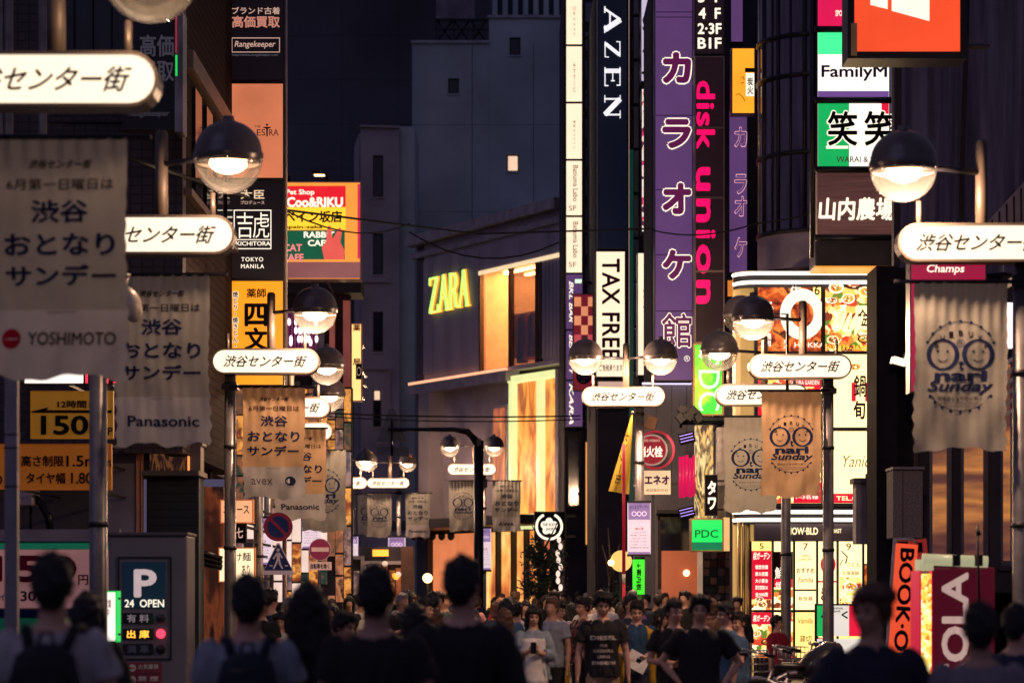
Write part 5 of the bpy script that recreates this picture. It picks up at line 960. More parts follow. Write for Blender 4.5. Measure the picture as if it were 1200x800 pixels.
# notice boards with a violet head
def notice(px, py, w, h, Y, label, own_pole=True):
    f = F(Y); x0, y0 = px-w/2, py-h/2
    t = thing('notice_board', label, 'notice board', (f.at(px, 700).x, Y, 0), 'event notice boards on poles')
    bm = B(); f.box(bm, x0, y0, x0+w, y0+h, 0, .06); add('board', bm, lit('notice_paper', (232, 205, 215), .85, ns=4, evar=.05), t)
    bm = B(); f.box(bm, x0+.8, y0+.8, x0+w-.8, y0+h*.33, -.006, 0); hd = add('violet_head', bm, lit('notice_violet', (142, 112, 160), .85, ns=8, evar=.3), t)
    q = f.px_m()
    for k in (-1, 0, 1): bm = B(); annulus(bm, f.m(px+k*w*.22, y0+h*.22, -.01), w*.07*q, w*.11*q, 16, .004); add('ring_print', bm, lit('notice_pink', (235, 200, 225), .9), hd)
    text(t, f, 'おとなりサンデー', px, y0+h*.09, w*.8, h*.06, I_purple, bold=.02, d=-.01); text(t, f, '6/3', px, y0+h*.5, w*.35, h*.045, ink('ink_orange'), bold=.03, d=-.006)
    for k in range(6): text(t, f, ('さんかじゆう まちあるき', '音楽 10:00~', 'みち たのしむ会', 'ひろば 12:30~', 'お茶と こども', 'SHIBUYA 2018')[k], px, y0+h*(.57+k*.058), w*(.6+.2*(k % 2)), h*.024, I_grey, bold=0, d=-.006)
    bm = B(); f.box(bm, x0+.5, y0+h*.94, x0+w-.5, y0+h-.3, -.006, 0); add('violet_foot', bm, lit('notice_violet'), t)
    bm = B()
    for yy in (y0-1.5, y0+h-1): f.box(bm, x0-.5, yy, x0+w+.5, yy+2.5, -.02, .1)
    add('clamp', bm, M_dark, t)
    return t
# ================================================================== street lamps with the capsule signs
M_dome = mat('lamp_dome', (.10,.085,.09), rough=.3, metal=.3, ns=6)
M_glass = glassy('lamp_glass', (.96,.93,.88), tr=.86, milky=.008, rough=.06)
L_bulb = lit('lamp_bulb', (255, 222, 170), 14., evar=.02)
L_cap = mat('capsule_face', (.10,.09,.075), rough=.5, spec=.2, emit=C(255, 232, 202), es=1.3, ns=2, evar=.06)
M_rimlit = mat('lamp_rim', (.12,.095,.08), rough=.35, metal=.4)
LSCALE = 9.0
def capsule_pts(w, h, n=10):
    r = h/2; p = []
    for i in range(n+1): a = R(-90+180*i/n); p.append((w/2-r+r*math.cos(a), r*math.sin(a)))
    for i in range(n+1): a = R(90+180*i/n); p.append((-w/2+r+r*math.cos(a), r*math.sin(a)))
    return p
LAMPS = []
def lamp_post(W, cx, cy, off, sides, label, arm=0, post_h=.95, lantern_dx=None, energy=26, top_extra=0, lower=True, sz_=(1.5, .355)):
    Y = 1.5*K/W; f = F(round(Y, 3)); c = f.at(cx, cy); x, z = c.x, c.z
    t = thing('street_lamp', label, 'street lamp', (x+off, Y+.12, 0), 'street lamps with round ended name signs')
    if lower:
        bm = B(); tube(bm, [(x+off, Y+.16, 0), (x+off, Y+.16, .6), (x+off, Y+.16, z+.05)], [.1, .085, .078], 16); p = add('pole', bm, M_pole, t, smooth=True)
        for zz_ in (z-.32, z-1.2, 2.2): bm = B(); tube(bm, [(x+off, Y+.16, zz_), (x+off, Y+.16, zz_+.05)], .092, 16); add('collar', bm, M_dark, p)
    bm = B(); tube(bm, [(x+.06, Y+.1, z), (x+.06, Y+.1, z+post_h)], .058, 14); lathe(bm, [(.058, z+post_h), (.04, z+post_h+.03), (.0, z+post_h+.035)], (x+.06, Y+.1, 0), 12); add('upper_post', bm, mat('bronze_post', (.10,.075,.06), rough=.5, metal=.2), t, smooth=True)
    w, h = sz_; Mc = Matrix.Translation((x, Y-.1, z)); bm = B(); poly(bm, Mc, capsule_pts(w, h), .22); hs = add('sign_case', bm, M_frame, t)
    bm = B(); pts = capsule_pts(w, h); inn = capsule_pts(w-.045, h-.045); n = len(pts)
    a = [bm.verts.new(Mc @ Vector((q[0], -.03, q[1]))) for q in pts]; b = [bm.verts.new(Mc @ Vector((q[0], -.03, q[1]))) for q in inn]; a2 = [bm.verts.new(Mc @ Vector((q[0], .0, q[1]))) for q in pts]; b2 = [bm.verts.new(Mc @ Vector((q[0], .0, q[1]))) for q in inn]
    for i in range(n):
        j = (i+1) % n; bm.faces.new((a[i], a[j], b[j], b[i])); bm.faces.new((a[i], a[j], a2[j], a2[i])); bm.faces.new((b[i], b[j], b2[j], b2[i]))
    add('rim', bm, M_rimlit, hs)
    bm = B(); poly(bm, Mc @ Matrix.Translation((0, -.012, 0)), inn, .01); add('lit_face', bm, L_cap, hs)
    put(hs, '渋谷センター街', Mc @ Matrix.Translation((0, -.022, 0)), 1.17, .165, mat('capsule_ink', (.002,.002,.003), rough=.9, spec=.02), bold=.03, shear=.38)
    for s in (-1, 1):
        bm = B(); tube(bm, [(x+s*.54, Y, z+h/2-.02), (x+s*.54, Y, z+h/2+.22)], .024, 8); add('stub_rod', bm, M_rimlit, t)
    for s in sides:
        dx = .68*s if lantern_dx is None else lantern_dx*s; lx, lz, r = x+dx, z+.72, .30; Y = 1.5*K/W-.40; lx *= Y/(Y+.40); lz = EYE+(lz-EYE)*Y/(Y+.40)
        bm = B(); tube(bm, [(x+.06, Y+.5, lz+.02), (lx-s*.2, Y+.15, lz+.02)], .026, 8); add('arm', bm, M_dark, t)
        bm = B(); prof = [(r*1.03, lz-.03), (r*1.05, lz), (r*1.05, lz+.03), (r, lz+.06)]+[(r*math.cos(R(q)), lz+.05+r*.92*math.sin(R(q))) for q in range(8, 84, 9)]+[(.05, lz+.05+r*.92), (.05, lz+.09+r*.92), (.0, lz+.1+r*.92)]
        lathe(bm, prof, (lx, Y, 0), 32); ln = add('lantern', bm, M_dome, t, smooth=True)
        bm = B(); lathe(bm, [(r*math.cos(R(q)), lz-.03+r*.98*math.sin(R(q))) for q in range(0, -89, -8)]+[(.002, lz-.03-r*.98)], (lx, Y, 0), 32); add('glass_bowl', bm, M_glass, ln, smooth=True)
        bm = B(); ell(bm, (lx, Y, lz-.05), (.17, .17, .095), 20); add('bulb', bm, L_bulb, ln, smooth=True)
        bm = B(); tube(bm, [(lx-r*.98, Y-.02, lz-.05), (lx+r*.98, Y-.02, lz-.05)], .012, 6); lathe(bm, [(r*.93, lz-.06), (r*.96, lz-.02)], (lx, Y, 0), 28); add('inner_ring', bm, M_rimlit, ln)
        ld = bpy.data.lights.new('lantern_light', 'POINT'); ld.energy = energy*LSCALE; ld.color = (1, .63, .40); ld.shadow_soft_size = .07
        lo = bpy.data.objects.new('lantern_light', ld); COL.objects.link(lo); lo.parent = t; lo.matrix_basis = wm(t).inverted() @ Matrix.Translation((lx, Y-.02, lz-.19))
    Y = 1.5*K/W
    for s in ([arm] if arm in (-1, 1) else ([-1, 1] if arm == 2 else [])):
        bm = B(); tube(bm, [(x+off, Y+.05, z-.34), (x+off+s*1.2, Y+.05, z-.34)], .018, 8); box(bm, x+off-.11, x+off+.11, Y+.04, Y+.28, z-.38, z-.30); add('banner_arm', bm, M_dark, t)
    return dict(x=x, Y=Y, z=z, off=off, t=t)
lamps = {}
A = lambda k, *a, **kw: lamps.__setitem__(k, lamp_post(*a, **kw))
A('l1', 273, 52, 97, -.52, (1,), 'nearest left street lamp, its large blurred sign glowing over the nearest banner', arm=1, energy=4)
A('l2', 193, 180, 277, -.53, (1,), 'second left street lamp, its lit sign half hidden by the blurred nearest banner', arm=1, energy=11)
A('l3', 126, 312, 424, -.52, (1,), 'left street lamp with the complete sharp sign below the amber box', arm=1, energy=46)
A('l4', 103, 336, 478, -.5, (1,), 'left street lamp just behind the sharp one, only the end of its sign showing', arm=1)
A('l5', 92, 344, 506, -.5, (1,), 'third sign end stacked behind the sharp left street lamp', arm=1)
A('l6', 57, 402, 566, -.3, (1,), 'distant left street lamp whose sign ends at the shop kiosk', arm=1, energy=60)
A('l7', 50, 455, 566, .36, (-1, 1), 'distant street lamp with two globes and a cream and a white banner', arm=2)
A('c1', 57, 553, 550, .36, (-1, 1), 'distant street lamp with two globes before the peach shop panels', arm=2)
A('r1', 190, 1145, 286, .44, (-1,), 'nearest right street lamp with a large sign above the big cream banner', arm=-1, energy=62)
A('r2', 120, 937, 430, .44, (-1,), 'right street lamp with the complete sign in front of the menu posters', arm=-1, energy=60)
A('r3', 108, 892, 463, .42, (-1,), 'right street lamp just behind, its sign cut off by the orange lit banner', arm=-1, energy=12)
A('c2', 97, 730, 465, .31, (-1, 1), 'central street lamp with two globes and a yellow pennant in front of the purple sign', energy=70)
# extra lantern on the post behind r2 (866,368)
f = F(40.); c = f.at(868, 368); t = thing('wall_lantern', 'dark domed lantern half behind the right hand lantern of the corner', 'lantern', (c.x, 40, c.z-.4))
r = .27; lx, lz = c.x, c.z
bm = B(); lathe(bm, [(r*1.05, lz-.02), (r*1.05, lz+.03), (r, lz+.05)]+[(r*math.cos(R(q)), lz+.05+r*.9*math.sin(R(q))) for q in range(8, 84, 9)]+[(.0, lz+.05+r*.9)], (lx, 40, 0), 28); add('dome', bm, M_dome, t, smooth=True)
bm = B(); lathe(bm, [(r*math.cos(R(q)), lz-.03+r*math.sin(R(q))) for q in range(0, -89, -8)], (lx, 40, 0), 28); add('glass_bowl', bm, M_glass, t, smooth=True)
bm = B(); ell(bm, (lx, 40, lz-.05), (.14, .14, .07), 16); add('bulb', bm, L_bulb, t, smooth=True); bm = B(); tube(bm, [(lx+.2, 40, lz+.02), (lx+.75, 40.2, lz+.02), (lx+.75, 40.2, lz-1.2)], .025, 6); add('arm', bm, M_dark, t)

# ------------------------------------------------------------------ banners
M_clothA = cloth('banner_cream_cloth', (.36,.345,.31), .45); M_clothLit = cloth('banner_warm_lit_cloth', (.58,.37,.21), .5); M_clothB = cloth('banner_pale_panel', (.50,.48,.48), .45)  # the second is the banner cloth with warm orange light put into its colour
BW, BH = .87, 1.55
def wave(x, z, sd):     # x 0..BW, z 0..-BH
    u = x/BW; v = -z/BH
    pl = math.sin(u*math.pi*2*(6.5+sd % 3)+sd*1.7)*.010*(max(0, 1-v*3.2)+.25)
    sw = math.sin(u*3.1+sd+v*2.4)*.035*(.3+v)
    bt = math.sin(u*17+sd*2+v*9)*.016*max(0, (v-.72)/.28)**1.2+math.sin((u*.8-v)*14+sd)*.008*v
    dg = .012*math.sin((u+v)*9+sd*1.3)*v*(1-v)*3
    return pl+sw+bt+dg
def banner_grid(sd, M, two):
    bm = B(); NX, NZ = 66, 64; g = []
    for j in range(NZ+1):
        row = []
        for i in range(NX+1):
            x, z = BW*i/NX, -BH*j/NZ; v = j/NZ
            xx = x + .018*math.sin(z*5+sd)*(v) - .02*(x/BW-.5)*v + (.012*math.sin(j*1.1+sd) if i in (0, NX) else 0)*v
            zz_ = z + (.022*math.sin(x*(7+(sd*3)%8)+sd*2.1)+.008*math.sin(x*(23+(sd*5)%17)+sd))*(max(0, v-.8)/.2 if v > .8 else 0)
            row.append(bm.verts.new(M @ Vector((xx, wave(x, z, sd), zz_))))
        g.append(row)
    for j in range(NZ):
        for i in range(NX):
            fc_ = bm.faces.new((g[j][i], g[j][i+1], g[j+1][i+1], g[j+1][i])); fc_.smooth = True; fc_.material_index = 1 if (two and j/NZ > .705) else 0
    return bm
def banner_text(root, M, sd, s, x, z, w, h, m, bold=.03, shear=0., cut=None):
    me, asp = text_mesh(s, bold, shear, 1., 1., 3); bm = B(); bm.from_mesh(me)
    h = h or w/asp
    for e in range(4):
        long = [ed for ed in bm.edges if math.hypot((ed.verts[0].co.x-ed.verts[1].co.x)*w, (ed.verts[0].co.y-ed.verts[1].co.y)*h*.7) > .022]
        if long and len(bm.edges) < 16000: bmesh.ops.subdivide_edges(bm, edges=long, cuts=1, use_grid_fill=False)
    for v in bm.verts:
        px, pz = x+v.co.x*w, z+v.co.y*h; vv = -pz/BH
        v.co = M @ Vector((px+.018*math.sin(pz*5+sd)*vv-.02*(px/BW-.5)*vv, wave(px, pz, sd)-.0028-v.co.z*.4, pz))
    return add('lettering', bm, m, root)
def hang(root, M, sd):
    bm = B(); tube(bm, [M @ Vector((-.02, .0, .008)), M @ Vector((BW+.02, 0, .008))], .014, 6); add('hem_rod', bm, M_dark, root)
I_nv = ink('banner_navy_print', (24, 34, 70)); I_nb = ink('banner_black_print', (22, 20, 28))
def banner_sunday(M, sd, label, sponsor=None, warm=False):
    root = thing('street_banner', label, 'banner', M @ Vector((BW/2, 0, -BH)), 'event banners hanging from the street lamps')
    add('cloth', banner_grid(sd, M, True), [M_clothLit if warm else M_clothA, M_clothB], root)
    T = lambda *a, **k: banner_text(root, M, sd, *a, **k)
    T('渋谷センター街', BW*.5, -.17, .42, .06, I_nb, shear=.3, bold=.05); T('6月第一日曜日は', BW*.5, -.30, .70, .075, I_nb, bold=.015)
    T('渋谷', BW*.5, -.475, .38, .15, I_nv, bold=.045); T('おとなり', BW*.5, -.69, .73, .145, I_nv, bold=.05); T('サンデー', BW*.5, -.89, .73, .14, I_nv, bold=.05)
    T('supported by', BW*.5, -1.13, .2, .02, I_nb, bold=.0)
    if sponsor == 'PAN': T('Panasonic', BW*.5, -1.335, .66, .1, I_nv, bold=.04)
    elif sponsor == 'AWA': T('AWA', BW*.5, -1.33, .5, .1, I_nb, bold=.06)
    elif sponsor == 'AVX':
        T('avex', BW*.30, -1.32, .30, .085, I_grey, bold=.0); T('●', BW*.76, -1.31, .15, .13, I_nv); T('◖', BW*.72, -1.31, .06, .07, I_white)
    else: T('YOSHIMOTO', BW*.58, -1.3, .58, .085, I_nb, bold=.03); T('●', BW*.12, -1.3, .13, .13, ink('ink_red')); T('—', BW*.12, -1.3, .09, .015, I_white)
    hang(root, M, sd); return root
def banner_otonari(M, sd, label, warm=False):
    root = thing('street_banner', label, 'banner', M @ Vector((BW/2, 0, -BH)), 'event banners hanging from the street lamps')
    add('cloth', banner_grid(sd, M, False), [M_clothLit if warm else M_clothA, M_clothB], root)
    T = lambda *a, **k: banner_text(root, M, sd, *a, **k); cx = BW*.5
    bm = B(); rings = B()
    P = lambda x, z, d=.0035: M @ Vector((x, wave(x, z, sd)-d, z))
    def ringm(bm, x, z, r0, r1, k, a0=0, a1=360, n=30, k0=None):
        k0 = k0 or k; prev = None
        for i in range(n+1):
            a = R(a0+(a1-a0)*i/n); p, q = bm.verts.new(P(x+r0*math.cos(a)*k0, z+r0*math.sin(a))), bm.verts.new(P(x+r1*math.cos(a)*k, z+r1*math.sin(a)))
            if prev: bm.faces.new((prev[0], prev[1], q, p))
            prev = (p, q)
    for s in (-1, 1):
        ringm(bm, cx+s*.165, -.67, .125, .145, 1.06, k0=.88); ringm(bm, cx+s*.165-.045, -.64, .0, .012, 1); ringm(bm, cx+s*.165+.045, -.64, .0, .012, 1); ringm(bm, cx+s*.165, -.68, .05, .058, 1, 215, 325, 10)
    ringm(bm, cx, -.565, .03, .036, 1); ringm(bm, cx, -.565, .012, .017, 1)
    for i in range(9):
        a = R(20+140*i/8); ringm(bm, cx+.33*math.cos(a), -.66+.30*math.sin(a), .0, .016, 1, n=6)
        a = R(200+140*i/8); ringm(bm, cx+.30*math.cos(a), -.98+.22*math.sin(a), .0, .016, 1, n=6)
    ringm(bm, cx, -.66, .292, .298, 1.1, 18, 162, 24); ringm(bm, cx, -.98, .205, .212, 1.36, 200, 340, 24)
    add('emblem', bm, I_nv, root)
    for i, ch in enumerate('SHIBUYA'):
        a = 60-i*20; T(ch, cx+.27*math.sin(R(-a)), -.69+.22*math.cos(R(a))+.0, .04, .055, I_nb, bold=.03)
    T('t', cx, -.77, .05, .09, I_nv, bold=.07); T('nari', cx, -.865, .50, .105, I_nv, bold=.07); T('Sunday', cx, -.975, .62, .13, I_nv, bold=.045, shear=.25)
    T('渋谷おとなりサンデー', cx, -1.07, .42, .035, I_nb, bold=.01); T('SHIBUYA CENTER STREET', cx, -1.12, .36, .022, I_grey, bold=0); T('JUNE FIRST SUNDAY FESTIVAL', cx, -1.15, .34, .02, I_grey, bold=0)
    hang(root, M, sd); return root
def hangM(k, side, px=None, dy=.0, rz=0.):
    L = lamps[k]; z = L['z']-.345
    if px is None: x = L['x']+L['off']+(.17 if side > 0 else -.17-BW)
    else: x = (px-HX)/K*L['Y']
    return Matrix.Translation((x, L['Y']+.05+dy, z)) @ Matrix.Rotation(R(rz), 4, 'Z')
banner_sunday(hangM('l1', 1, -10), 1, 'nearest heavily blurred banner with a red dot at its foot')
banner_sunday(hangM('l2', 1, 133), 2, 'second left banner with bold blue lettering on its pale foot', 'PAN')
banner_sunday(hangM('l3', 1, 284), 3, 'sharp warm lit banner with an eye shaped mark at its foot, below the left sign', 'AVX', True)
banner_sunday(hangM('l4', 1, 322), 4, 'orange lit banner mostly hidden behind the sharp warm lit one', 'PAN', True)
banner_otonari(hangM('l5', 1, 352), 9, 'dim banner peeping out behind the orange lit one')
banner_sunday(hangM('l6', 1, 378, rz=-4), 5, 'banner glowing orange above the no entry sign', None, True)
L6 = lamps['l6']; Ms = hangM('l7', -1, 430)
banner_otonari(Ms, 6, 'pale distant banner with the round emblem left of the white poster pole')
banner_sunday(hangM('l7', 1, 475), 7, 'pale distant banner with blue foot lettering right of the white poster pole', 'PAN')
banner_otonari(hangM('c1', -1, 526), 8, 'dark brown distant banner with round emblem left of the thin black arm pole')
banner_sunday(hangM('c1', 1, 577), 10, 'grey distant banner right of the thin black arm pole', 'AWA')
banner_otonari(hangM('r1', -1, 1072), 11, 'large cream banner with a blue double ring emblem under the nearest right sign')
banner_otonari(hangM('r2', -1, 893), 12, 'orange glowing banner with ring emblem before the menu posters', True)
banner_otonari(hangM('r3', -1, 849), 13, 'shaded brown banner with ring emblem behind the orange glowing one')
# two more half seen banners far left
for px, py, Y, sd, lab in ((385, 596, 88., 14, 'small far banner dimly lit below the glowing orange one'), (419, 578, 96., 15, 'farthest small orange banner left of the pale emblem banner')):
    M_ = Matrix.Translation(F(Y).at(px, py)); banner_otonari(M_, sd, lab)
    c = F(Y).at(px-4, py); t = thing('banner_pole', 'slim grey pole carrying the %s' % lab, 'pole', (c.x, Y+.05, 0)); bm = B(); tube(bm, [(c.x, Y+.05, 0), (c.x, Y+.05, c.z+.3)], .06); tube(bm, [(c.x, Y+.03, c.z+.01), (c.x+1.05, Y+.03, c.z+.01)], .02, 6); add('pole', bm, M_pole, t)
# yellow pennant on the central lamp
f = F(lamps['c2']['Y']-.1); t = thing('yellow_pennant', 'folded yellow triangular pennant with black print hanging left of the central pole', 'pennant', f.at(728, 580, 0))
bm = B(); pts = []; NX, NZ = 10, 26; g = []
for j in range(NZ+1):
    v = j/NZ; xl, xr = 741-v*28, 742-v*5; yl, yr = 482+v*93, 482+v*97; row = []
    for i in range(NX+1):
        u = i/NX; p = f.at(xl+(xr-xl)*u, yl+(yr-yl)*u, .05*math.sin(u*7+v*3)*v); row.append(bm.verts.new(p))
    g.append(row)
for j in range(NZ):
    for i in range(NX): q_ = bm.faces.new((g[j][i], g[j][i+1], g[j+1][i+1], g[j+1][i])); q_.smooth = True
add('cloth', bm, cloth('yellow_cloth', (.62,.45,.06), .45), t)
put(t, 'センター街', f.m(729, 537, -.06) @ Matrix.Rotation(R(11), 4, 'Y'), .95, .1, I_black, rot=-90, bold=.02)
bm = B(); ell(bm, f.at(741.5, 483, 0), (.03, .03, .03), 8); tube(bm, [f.at(741.5, 483), f.at(745, 483, .1)], .012, 6); add('hook', bm, M_rimlit, t)
# pieces on the central pole: poster, hydrant sign, green tube
Y2 = lamps['c2']['Y']
notice(749, 619, 27, 62, Y2-.12, 'largest violet headed poster board wrapped on the central pole')
f = F(Y2+.5)
t = thing('hydrant_sign', 'round dark red fire hydrant sign with white ring and characters 消火栓', 'sign', (f.at(752, 700).x, Y2+.5, 0)); c = f.at(764, 527)
bm = B(); disc(bm, f.m(768, 527, .02), .36, 40, .03); add('outer_ring_plate', bm, mat('hydrant_pink', (.35,.03,.08), emit=C(170, 22, 50), es=.5), t); bm = B(); disc(bm, f.m(768, 527, .012), .315, 40, .008); add('dark_ring', bm, mat('hydrant_dark', (.06,.05,.06)), t)
bm = B(); disc(bm, f.m(764, 527, .004), .29, 40, .008); add('white_ring', bm, I_ww, t); bm = B(); disc(bm, f.m(764, 527, -.004), .255, 40, .008); add('red_disc', bm, mat('hydrant_red', (.3,.02,.04), emit=C(150, 16, 40), es=.5), t)
text(t, f, '消火栓', 762, 529, 29, 13, L_white, bold=.05, d=-.01); text(t, f, 'FIRE HYDRANT', 764, 516, 19, 3, L_dim, bold=.02, d=-.01)
bm = B(); f.box(bm, 746, 551, 786, 579, .03, .06); p = add('lower_plate', bm, lit('plate_cream', (225, 190, 150), .8), t)
for a, b in ((757, 561),): text(p, f, 'エネオ', 770, 562, 29, 11, I_purple, bold=.07, d=.02)
text(p, f, '美容整形外科', 770, 574, 26, 3.5, I_grey, bold=.0, d=.02)
bm = B(); tube(bm, [f.at(746, 700+6, .12), f.at(746, 515, .12)], .03); f.box(bm, 745, 520, 770, 522, .06, .13); f.box(bm, 745, 560, 770, 562, .06, .13); add('mount_post', bm, M_dark, t)
bm = B(); box(bm, -.1, .1, 0, .12, -.12, .12, f.m(763, 495, 0) @ Matrix.Rotation(R(18), 4, 'Y'), bev=.01); tag(add('bronze_box', bm, mat('bronze_box', (.35,.18,.09), rough=.5)), 'small tilted bronze box above the hydrant sign', 'box')
f = F(Y2-.2); t = thing('green_tube_sign', 'glowing green cylinder with a black vertical print on the central pole', 'sign', f.at(749, 698, 0)); bm = B(); c = f.at(749, 0)
z1, z0 = f.at(749, 655).z, f.at(749, 696).z; lathe(bm, [(0, z0), (.11, z0), (.11, z1), (0, z1)], (c.x, Y2+.0, 0), 24); add('glow_cylinder', bm, lit('green_tube', (70, 225, 50), 1.05, ns=1.5, evar=.3), t, smooth=False)
put(t, '↓案内板', Matrix.Translation((c.x, Y2-.116, (z0+z1)/2)), .5, .09, I_black, rot=-90, bold=.06)
f = F(45.); t = thing('red_white_pole', 'thin red and white striped pole left of the poster board', 'pole', (f.at(731, 700).x, 45, 0))
for k, (a, b, mm) in enumerate(((520, 672, mat('pole_red', (.4,.01,.04), rough=.35, emit=C(110, 6, 28), es=.5)), (672, 683, I_white), (683, 800, mat('pole_red')))): bm = B(); tube(bm, [f.at(731, b), f.at(731, a)], .03, 10); add('pole_section', bm, mm, t, smooth=True)
f = F(50.); t = thing('round_yellow_sign', 'round pale yellow lit sign with a small white globe beside it, behind the striped pole', 'sign', f.at(728, 700, 0)); bm = B(); disc(bm, f.m(728, 657, 0), .21, 30, .08); add('lit_disc', bm, lit('pale_yellow_disc', (235, 195, 110), .95), t)
bm = B(); tube(bm, [f.at(728, 668, .05), f.at(728, 790, .05)], .03); add('pole', bm, M_dark, t); bm = B(); ell(bm, f.at(716, 659, 0), (.06, .06, .06)); add('globe', bm, L_ball, t)
notice(465, 649.5, 20, 42, 88.5, 'white poster board with violet head between the two pale distant banners')
notice(568.5, 643, 14, 50, 76., 'narrow white poster board right of the thin black arm pole')
notice(365, 617, 22, 52, 60., 'white and violet poster board directly left of the no entry sign')
notice(411.5, 641, 16, 27, 80., 'small poster board left of the two door kiosk')
notice(308, 634, 22, 56, 46., 'pale poster board partly behind the no parking disc')
# dark arm light pole and faint triangle back
f = F(74.); t = thing('arm_pole', 'thin black pole with a long arm reaching left over the street', 'pole', (f.at(561, 700).x, 74, 0))
bm = B(); tube(bm, [f.at(561, 830), f.at(561, 516)], .14, 12); tube(bm, [f.at(561, 520), f.at(548, 506), f.at(532, 503), f.at(455, 503)], [.13, .1, .07, .05], 8); add('pole', bm, M_black, t, smooth=True)
bm = B(); f.box(bm, 558.5, 514, 564, 523, -.25, .2); f.box(bm, 566, 563, 571, 571, -.1, .15); add('box', bm, M_black, t)
t = thing('triangle_plate', 'grey triangular plate with a small rectangle below hanging high over the street', 'traffic sign', f.at(459, 525, .1)); q = f.px_m(); bm = B(); poly(bm, f.m(459, 518, .1), [(-18*q, 0), (18*q, 0), (3*q, 40*q), (-3*q, 40*q)], .03); f.box(bm, 441, 523, 480, 534, .1, .13); add('plate', bm, mat('dim_plate', (.12,.13,.18), rough=.6), t); bm = B(); tube(bm, [f.at(459, 490, .05), f.at(459, 534, .05)], .03, 6); add('post', bm, M_black, t)
# round black cosmetics sign and tree
f = F(70.); t = sign('round_emblem_sign', 'black square sign with a white ring emblem and flower above the dark tree', (626, 599, 663, 633), f, I_black, [('THE BODY\nSHOP', 644, 617, 17, 9, I_black, dict(d=-.05, bold=.03))], d=.4, fw=.8, frame=M_black, bracket=('R', 12))
bm = B(); annulus(bm, f.m(643.5, 616.5, -.02), .31, .38, 36, .01, a0=-245, a1=65); add('ring_mark', bm, L_white, t); bm = B()
for k in range(5): a = R(90+72*k); ell(bm, f.at(643.5, 616.5, -.015)+Vector((.14*math.cos(a), 0, .14*math.sin(a))), (.1, .012, .1), 12)
ell(bm, f.at(643.5, 616.5, -.015), (.12, .012, .12), 12); add('flower_mark', bm, L_white, t)
rl = random.Random(5); f = F(67.)
def tree(px, py_top, w, h, Y, label, n=1500):
    f = F(Y); q = Y/K; c = f.at(px, py_top+h/2); t = thing('street_tree', label, 'tree', (c.x, Y, 0)); bm = B()
    tube(bm, [(c.x, Y, 0), (c.x+.05, Y, c.z*.6), (c.x, Y, c.z+.2)], [.12, .08, .04], 8)
    for k in range(9): a = rl.random()*6.28; tube(bm, [(c.x, Y, c.z-.4+k*.12), (c.x+math.cos(a)*w*q*.35, Y+math.sin(a)*.5, c.z-.1+k*.16+rl.random()*.3)], [.035, .012], 5)
    add('trunk', bm, mat('bark', (.05,.035,.025), bump=.5), t)
    cl = [(c+Vector(((rl.random()-.5)*w*q*.8, (rl.random()-.5)*.9, (rl.random()-.5)*h*q*.8)), rl.uniform(.15, .34)) for _ in range(26)]; bm = B()
    for _ in range(n):
        cc, r_ = rl.choice(cl); d = Vector((rl.gauss(0, 1), rl.gauss(0, 1), rl.gauss(0, 1))).normalized()*r_*rl.random()**.4; p = cc+d
        a = Vector((rl.gauss(0, 1), rl.gauss(0, 1), rl.gauss(0, .6))).normalized(); b = a.orthogonal().normalized(); s = rl.uniform(.035, .07)
        v = [bm.verts.new(p+a*s), bm.verts.new(p+b*s*.45), bm.verts.new(p-a*s), bm.verts.new(p-b*s*.45)]; fc_ = bm.faces.new(v); fc_.material_index = rl.randrange(2)
    add('crown', bm, [mat('leaf_dark', (.025,.05,.025), rough=.5), mat('leaf_mid', (.05,.08,.035), rough=.5)], t)
tree(638, 632, 44, 72, 67., 'dark leafy street tree beneath the round emblem sign', 2600)
tree(716, 690, 30, 20, 52., 'low bush with pinkish leaves behind the striped pole', 500)
for k in range(9):
    bm = B(); ell(bm, F(66.5).at(655+math.sin(k*2)*2, 632+k*8, 0), (.055, .04, .09), 8); tag(add('fairy_light', bm, lit('fairy_light', (235, 210, 190), 1.1)), 'small pale hanging light in the string beside the dark tree, %s from the top' % ('first','second','third','fourth','fifth','sixth','seventh','eighth','ninth')[k], 'fairy light', 'light string beside the tree')
# ------------------------------------------------------------------ overhead wires
def wire(pts, r, label, sag=0):
    bm = B(); P_ = []
    for i in range(len(pts)-1):
        a, b = pts[i], pts[i+1]
        for k in range(8): u = k/8; p = a.lerp(b, u); p.z -= sag*4*u*(1-u); P_.append(p)
    P_.append(pts[-1]); tube(bm, P_, r, 5); tag(add('overhead_wire', bm, mat('rubber_black', (.008,.008,.01), rough=.9)), label, 'wire')
wire([F(30.).at(150, 185), F(44.).at(335, 246), F(60.).at(560, 274), F(54.).at(765, 268)], .022, 'thick sagging black wire crossing the street at the height of the pet shop sign')
wire([F(54.).at(765, 270), F(48.).at(885, 262), F(44.).at(1060, 205)], .016, 'thin wire running from the purple sign to the wood grain sign', .15)
wire([F(62.).at(480, 272), F(60.).at(655, 284)], .02, 'short slack wire loop below the thick wire in front of the clothing store', .5)
wire([F(44.).at(335, 247), F(60.).at(480, 262)], .015, 'slim second wire under the pet shop lettering', .3)
wire([F(58.).at(385, 484), F(60.).at(680, 487)], .018, 'nearly level wire in front of the lower store wall', .05)
wire([F(58.).at(385, 488), F(60.).at(680, 491)], .014, 'lower of the two nearly level wires before the store wall', .08)
